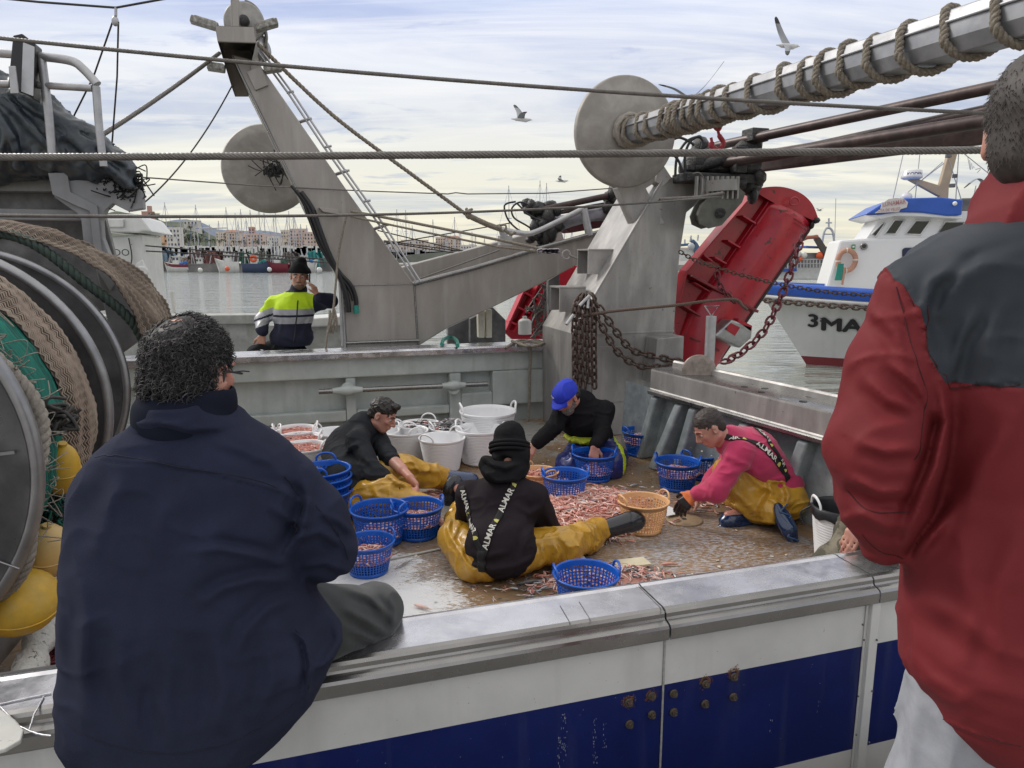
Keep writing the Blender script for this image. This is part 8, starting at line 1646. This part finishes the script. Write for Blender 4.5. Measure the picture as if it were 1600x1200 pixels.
for s in 'lr': sd.cap(J['neck']-ZX*.03, J['sh'+s], .07*k,.075*k,.05); sd.chain([J['sh'+s],J['el'+s],J['wr'+s]*.86+J['el'+s]*.14],[.076*k,.064*k,.053*k],.025)
sd.cap(J['neck']+ZX*.01, J['neck']-ZX*.08, .098*k, .12*k); sd.ell(L6(0,.0,-.02), np.array((.066,.075,.09))*k, ax6, .01, neg=True)
sd.noise(6,.005,True,3); sd.noise(16,.0025,True,9); sd.build('black_top', BLACKC, p6, .008)
sd = SDF(.06); sd.ell(J['pelvis'], (.2,.17,.16), AX); sd.chain([J['hpr'],J['knr']],[.14,.135],.05); sd.chain([J['hpl'],J['knl']],[.14,.135],.05); sd.cap(J['knr'],J['anr'],.12,.1); sd.cap(J['knl'],J['anl'],.12,.1); [sd.fold_px(P, 4, .014) for P in ([(885,695),(895,715),(885,735)],[(905,690),(920,712),(915,735)],[(960,700),(952,718),(965,735)],[(890,680),(925,690),(955,682)])]; sd.noise(6,.006,True,3); sd.noise(14,.003,True,6,st=(1.3,1,.6)); sd.cuts.append((np.array([0,0,DECK+.004]), -ZX))
YB = mat('fluorescent_yellow_trim', (0.50,0.62,0.02), .6)
xk = J['knl'][0]
sd.build('oilskin_trousers', [OILB, YB], p6, .008, lambda C: ((C[:,0] > xk+.105) & (C[:,0] < xk+.16) & (C[:,2] < DECK+.45)).astype(int))
sd = SDF(.03); sd.ell(J['chest']-ZX*.17+NX*-.03, (.175*k,.155*k,.045), AX); sd.noise(12,.008,True,3); sd.build('yellow_waistband', mat('olive_yellow_cloth', (0.33,0.38,0.02), .7, 0, .2, 20), p6, .008)
m = MB(); c = J['chest']-ZX*.235; m.box(c+np.array([.0,-.19,0]), (.3,.012,.028), AX); m.build('belt', BLACKP, p6, .004)
for s in 'lr': boot('boot', J['an'+s], J['to'+s], 1.1, BOOTB, p6)
CAPB = mat('royal_blue_cotton', (0.012,0.035,0.48), .75, 0, .1, 14, bump=.03, bs=300)
sd = SDF(.02); sd.ell(L6(0,-.012,.05), np.array((.090,.107,.085))*k, ax6); sd.ell(L6(0,.02,.045), np.array((.083,.085,.075))*k, ax6); sd.cuts.append((L6(0,0,.028), -unit(ax6[2]))); sd.noise(10,.004,True,2); sd.build('cap', CAPB, p6, .006)
m = MB(); G = np.array([[L6(x,.075+.085*(1-(abs(x)/.085)**2.2)*t+.0*t, .036-.022*t-1.6*x*x*t) for x in np.linspace(-.08,.08,17)] for t in np.linspace(0,1,8)]); m.grid(G); m.build('cap_peak', CAPB, p6, thick=.006)
m = MB(); m.box(L6(.035,.098,.085), (.006,.003,.035), ax6); m.box(L6(.028,.1,.075), (.02,.003,.006), ax6); m.tube([L6(.02,.098,.066), L6(.03,.1,.1), L6(.04,.094,.066)], .002, 5); m.build('cap_emblem', LETW, p6)
sd = SDF(.02); sd.ell(L6(0,.055,-.085), np.array((.055,.05,.045))*k, ax6); sd.cap(L6(0,.06,-.10), L6(0,.065,-.145), .036*k,.014*k); sd.cap(L6(-.064,.01,-.04), L6(-.03,.055,-.08), .018*k,.03*k); sd.cap(L6(.064,.01,-.04), L6(.03,.055,-.08), .018*k,.03*k); sd.noise(60,.004,True,3); sd.build('beard', mat('grey_beard', (0.16,0.145,0.13), .8, 0, .4, 120), p6, .006)
sd = SDF(.02); sd.ell(L6(0,-.05,-.01), np.array((.078,.062,.065))*k, ax6); sd.noise(50,.004,True,3); sd.build('hair', HAIRD, p6, .007)

# ---------------------------------------------------------------- squatting sorter in the pink jumper
k = 1.13
p7 = who(atz(1185,815,DECK), 'man in a pink jumper and mustard oilskins squatting at right, picking up prawns')
J = dict(head=at(1108,668,5.02), fw=unit((-.78,-.12,-.62)), up=unit((-.55,0,.8)), neck=at(1138,690,5.06), chest=at(1172,712,5.12), pelvis=at(1218,768,5.12), shr=at(1155,708,4.92), shl=at(1165,690,5.36), ell=at(1120,745,5.30), elr=at(1118,766,4.82), wrl=at(1092,775,5.2), wrr=at(1085,772,4.90),
  hpr=at(1212,775,4.98), hpl=at(1222,775,5.24), knr=at(1142,742,5.05), knl=at(1150,790,5.45), anr=atz(1178,798,DECK+.09), anl=atz(1222,800,DECK+.12), tor=atz(1138,806,DECK+.07), tol=atz(1235,825,DECK+.06))
J['hpl'] = J['pelvis']+NX*.1; J['hpr'] = J['pelvis']-NX*.1
sd, L7, ax7 = figure(J, k, handd={'r': ((-.5,.1,-.6),(-.3,-.6,.6),.5,1.1), 'l': ((-.7,0,-.6),(-.3,-.2,.8),.5)}); sd.build('body', SKINP, p7, .007); eyes(L7, ax7, k, p7)
sd = SDF(.06*k); sd.cap(J['neck']+UX*.02, J['chest'], .105*k,.16*k,.06); sd.cap(J['chest'], J['pelvis']+ZX*.05-UX*.02, .165*k,.165*k,.06); sd.ell(J['chest']+UX*.04, (.2*k,.215*k,.15*k), (unit((.7,0,-.7)), NX, unit((.7,0,.7))))
for s in 'lr': sd.cap(J['neck']-ZX*.0+UX*.04, J['sh'+s], .075*k,.085*k,.05)
sd.chain([J['shr'],J['elr'],J['wrr']*.8+J['elr']*.2],[.088*k,.075*k,.052*k],.03); sd.chain([J['shl'],J['ell'],J['wrl']*.8+J['ell']*.2],[.085*k,.07*k,.05*k],.03)
[sd.fold_px(P, 4.5, .010) for P in ([(1118,705),(1150,718),(1185,738)],[(1128,745),(1160,733),(1200,748)],[(1100,745),(1115,762),(1112,780)],[(1140,690),(1135,715),(1120,735)],[(1200,752),(1222,748),(1238,738)])]; sd.noise(5,.003,False,3); sd.noise(12,.003,True,9,st=(.7,1,1.5)); J7 = sd; PINK = mat('raspberry_pink_cotton', (0.46,0.028,0.10), .85, 0, .08, 10, bump=.03, bs=400, sheen=.2); sd.build('jumper', PINK, p7, .008)
sd = SDF(.05); hp = J['pelvis']; sd.ell(hp-ZX*.03, (.19,.205,.15), (unit((1,0,-.2)), NX, unit((.2,0,1)))); sd.chain([hp-NX*.11-ZX*.02, J['knr'], J['anr']+ZX*.05-UX*.02],[.14,.12,.12],.05); sd.chain([hp+NX*.08-ZX*.04, J['knl']+ZX*.05, J['anl']+ZX*.02-UX*.1],[.14,.12,.1],.05); sd.cap(at(1165,775,5.02), at(1200,790,5.05), .11,.11)

[sd.fold_px(P, 4.5, .018) for P in ([(1128,735),(1148,770),(1180,800)],[(1155,722),(1180,752),(1214,772)],[(1176,742),(1215,752),(1250,748)],[(1196,775),(1225,792),(1248,778)],[(1120,762),(1140,788),(1168,802)],[(1200,745),(1205,770),(1190,795)],[(1225,750),(1232,775),(1224,800)])]; sd.noise(6,.008,True,3,st=(.8,1,1.3)); sd.noise(14,.003,True,6,st=(.6,1,1.5)); sd.cuts.append((np.array([0,0,DECK+.004]), -ZX)); sd.build('oilskin_trousers', OIL, p7, .007)
boot('boot', J['anr'], J['tor'], 1.22, BOOTB, p7)
sd = SDF(.03); a = atz(1212,797,DECK+.14); sd.cap(a+NX*.05, a-ZX*.05+UX*.02, .075,.07); sd.cap(a+NX*.03, atz(1234,832,DECK+.05)+ZX*.02, .07,.05); ax_s = (unit((.9,.2,.1)), unit((.15,-.72,.62)), unit((-.1,.65,.75))); c = atz(1228,818,DECK+.10); sd.ell(c, (.062,.03,.16), ax_s); sd.build('boot', BOOTB, p7, .007)
m = MB()
for q in range(6): m.box(c+ax_s[1]*.03+ax_s[2]*(-.12+.045*q), (.085,.012,.012), (unit(ax_s[0]+ax_s[2]*(.6 if q%2 else -.6)), ax_s[1], unit(ax_s[2]-ax_s[0]*(.6 if q%2 else -.6))))
m.build('sole_tread', mat('wet_blue_sole', (0.012,0.05,0.14), .15, coat=.6), p7, .003)
sd = SDF(.02); sd.ell(L7(0,-.016,.036), np.array((.078,.097,.088))*k, ax7); sd.ell(L7(0,-.05,-.02), np.array((.064,.053,.06))*k, ax7); sd.ell(L7(0,.11,-.03), np.array((.1,.085,.1))*k, ax7, .01, neg=True); sd.noise(60,.002,True,3); sd.build('hair', mat('cropped_dark_hair', (0.04,0.03,0.026), .6, 0, .4, 50), p7, .005)
sd = SDF(.015); hand(sd, J['wrr'], (-.5,.1,-.6), (-.3,-.6,.6), k*1.22, .5, 1); sd.build('work_glove', [mat('orange_glove', (0.62,0.15,0.04), .7), BLACKP], p7, .006, lambda C: (C@unit((-.5,.1,-.6)) > (J['wrr']@unit((-.5,.1,-.6)))+.07).astype(int))
T7 = lambda pts: [p for p in (J7.trace(*q) for q in pts) if p is not None]
strap(J7, T7([(1131,682),(1150,686),(1180,693),(1205,712),(1222,735),(1232,750)]), .048, 'shoulder_strap', STRK, p7, texts=((.09,'AR',.056,False),(.36,'ALMAR',.062,False)), tmat=LETW, ymat=LETY)
strap(J7, T7([(1160,665),(1180,669),(1196,684),(1208,702),(1220,722),(1228,740)]), .042, 'shoulder_strap', STRK, p7, off=.009, texts=((.10,'ALMAR',.046,False),(.36,'AR',.05,False)), tmat=LETW, ymat=LETY)

# a mostly hidden helper crouching inside the rail, only cuff and fingers in view
p8 = who(B(2.35,2.35,DECK), 'barely visible person in camouflage clothes crouching inside the rail behind the red jacket')
b0 = B(2.62,2.5,0)
J = dict(head=b0+ZX*(DECK+1.02), fw=-UX, up=ZX, neck=b0+ZX*(DECK+.86), chest=b0+ZX*(DECK+.66), pelvis=b0+ZX*(DECK+.26), shl=b0+ZX*(DECK+.8)-NX*.18, shr=b0+ZX*(DECK+.8)+NX*.18, ell=at(1378,835,2.35), elr=b0+ZX*(DECK+.55)+NX*.25, wrl=at(1352,812,2.48), wrr=b0+ZX*(DECK+.45)+NX*.2-UX*.2,
  hpl=b0+ZX*(DECK+.25)-NX*.1, hpr=b0+ZX*(DECK+.25)+NX*.1, knl=b0+ZX*(DECK+.5)-NX*.1-UX*.08, knr=b0+ZX*(DECK+.5)+NX*.15-UX*.08, anl=b0+ZX*(DECK+.08)-NX*.1+UX*.06, anr=b0+ZX*(DECK+.08)+NX*.12+UX*.06, tol=b0+ZX*(DECK+.06)-NX*.1-UX*.1, tor=b0+ZX*(DECK+.06)+NX*.12-UX*.1)
sd, L8, ax8 = figure(J, 1.0, handd={'l': ((-.55,-.1,-.75),(-.6,-.6,.4),.25,.9)}); sd.build('body', SKINP, p8, .008)
sd = SDF(.05); sd.cap(J['neck'],J['pelvis'],.1,.17); sd.chain([J['shl'],J['ell'],J['ell']*.4+J['wrl']*.6],[.08,.06,.055]); sd.chain([J['shr'],J['elr'],J['wrr']],[.08,.06,.05]); sd.cap(at(1365,790,2.6), at(1345,845,2.65), .07,.06); sd.noise(9,.008,True,3); sd.build('camouflage_jacket', CAMO, p8, .01)
sd = SDF(.05)
for s in 'lr': sd.chain([J['hp'+s],J['kn'+s],J['an'+s]],[.11,.09,.07])
sd.build('trousers', CAMO, p8, .012)
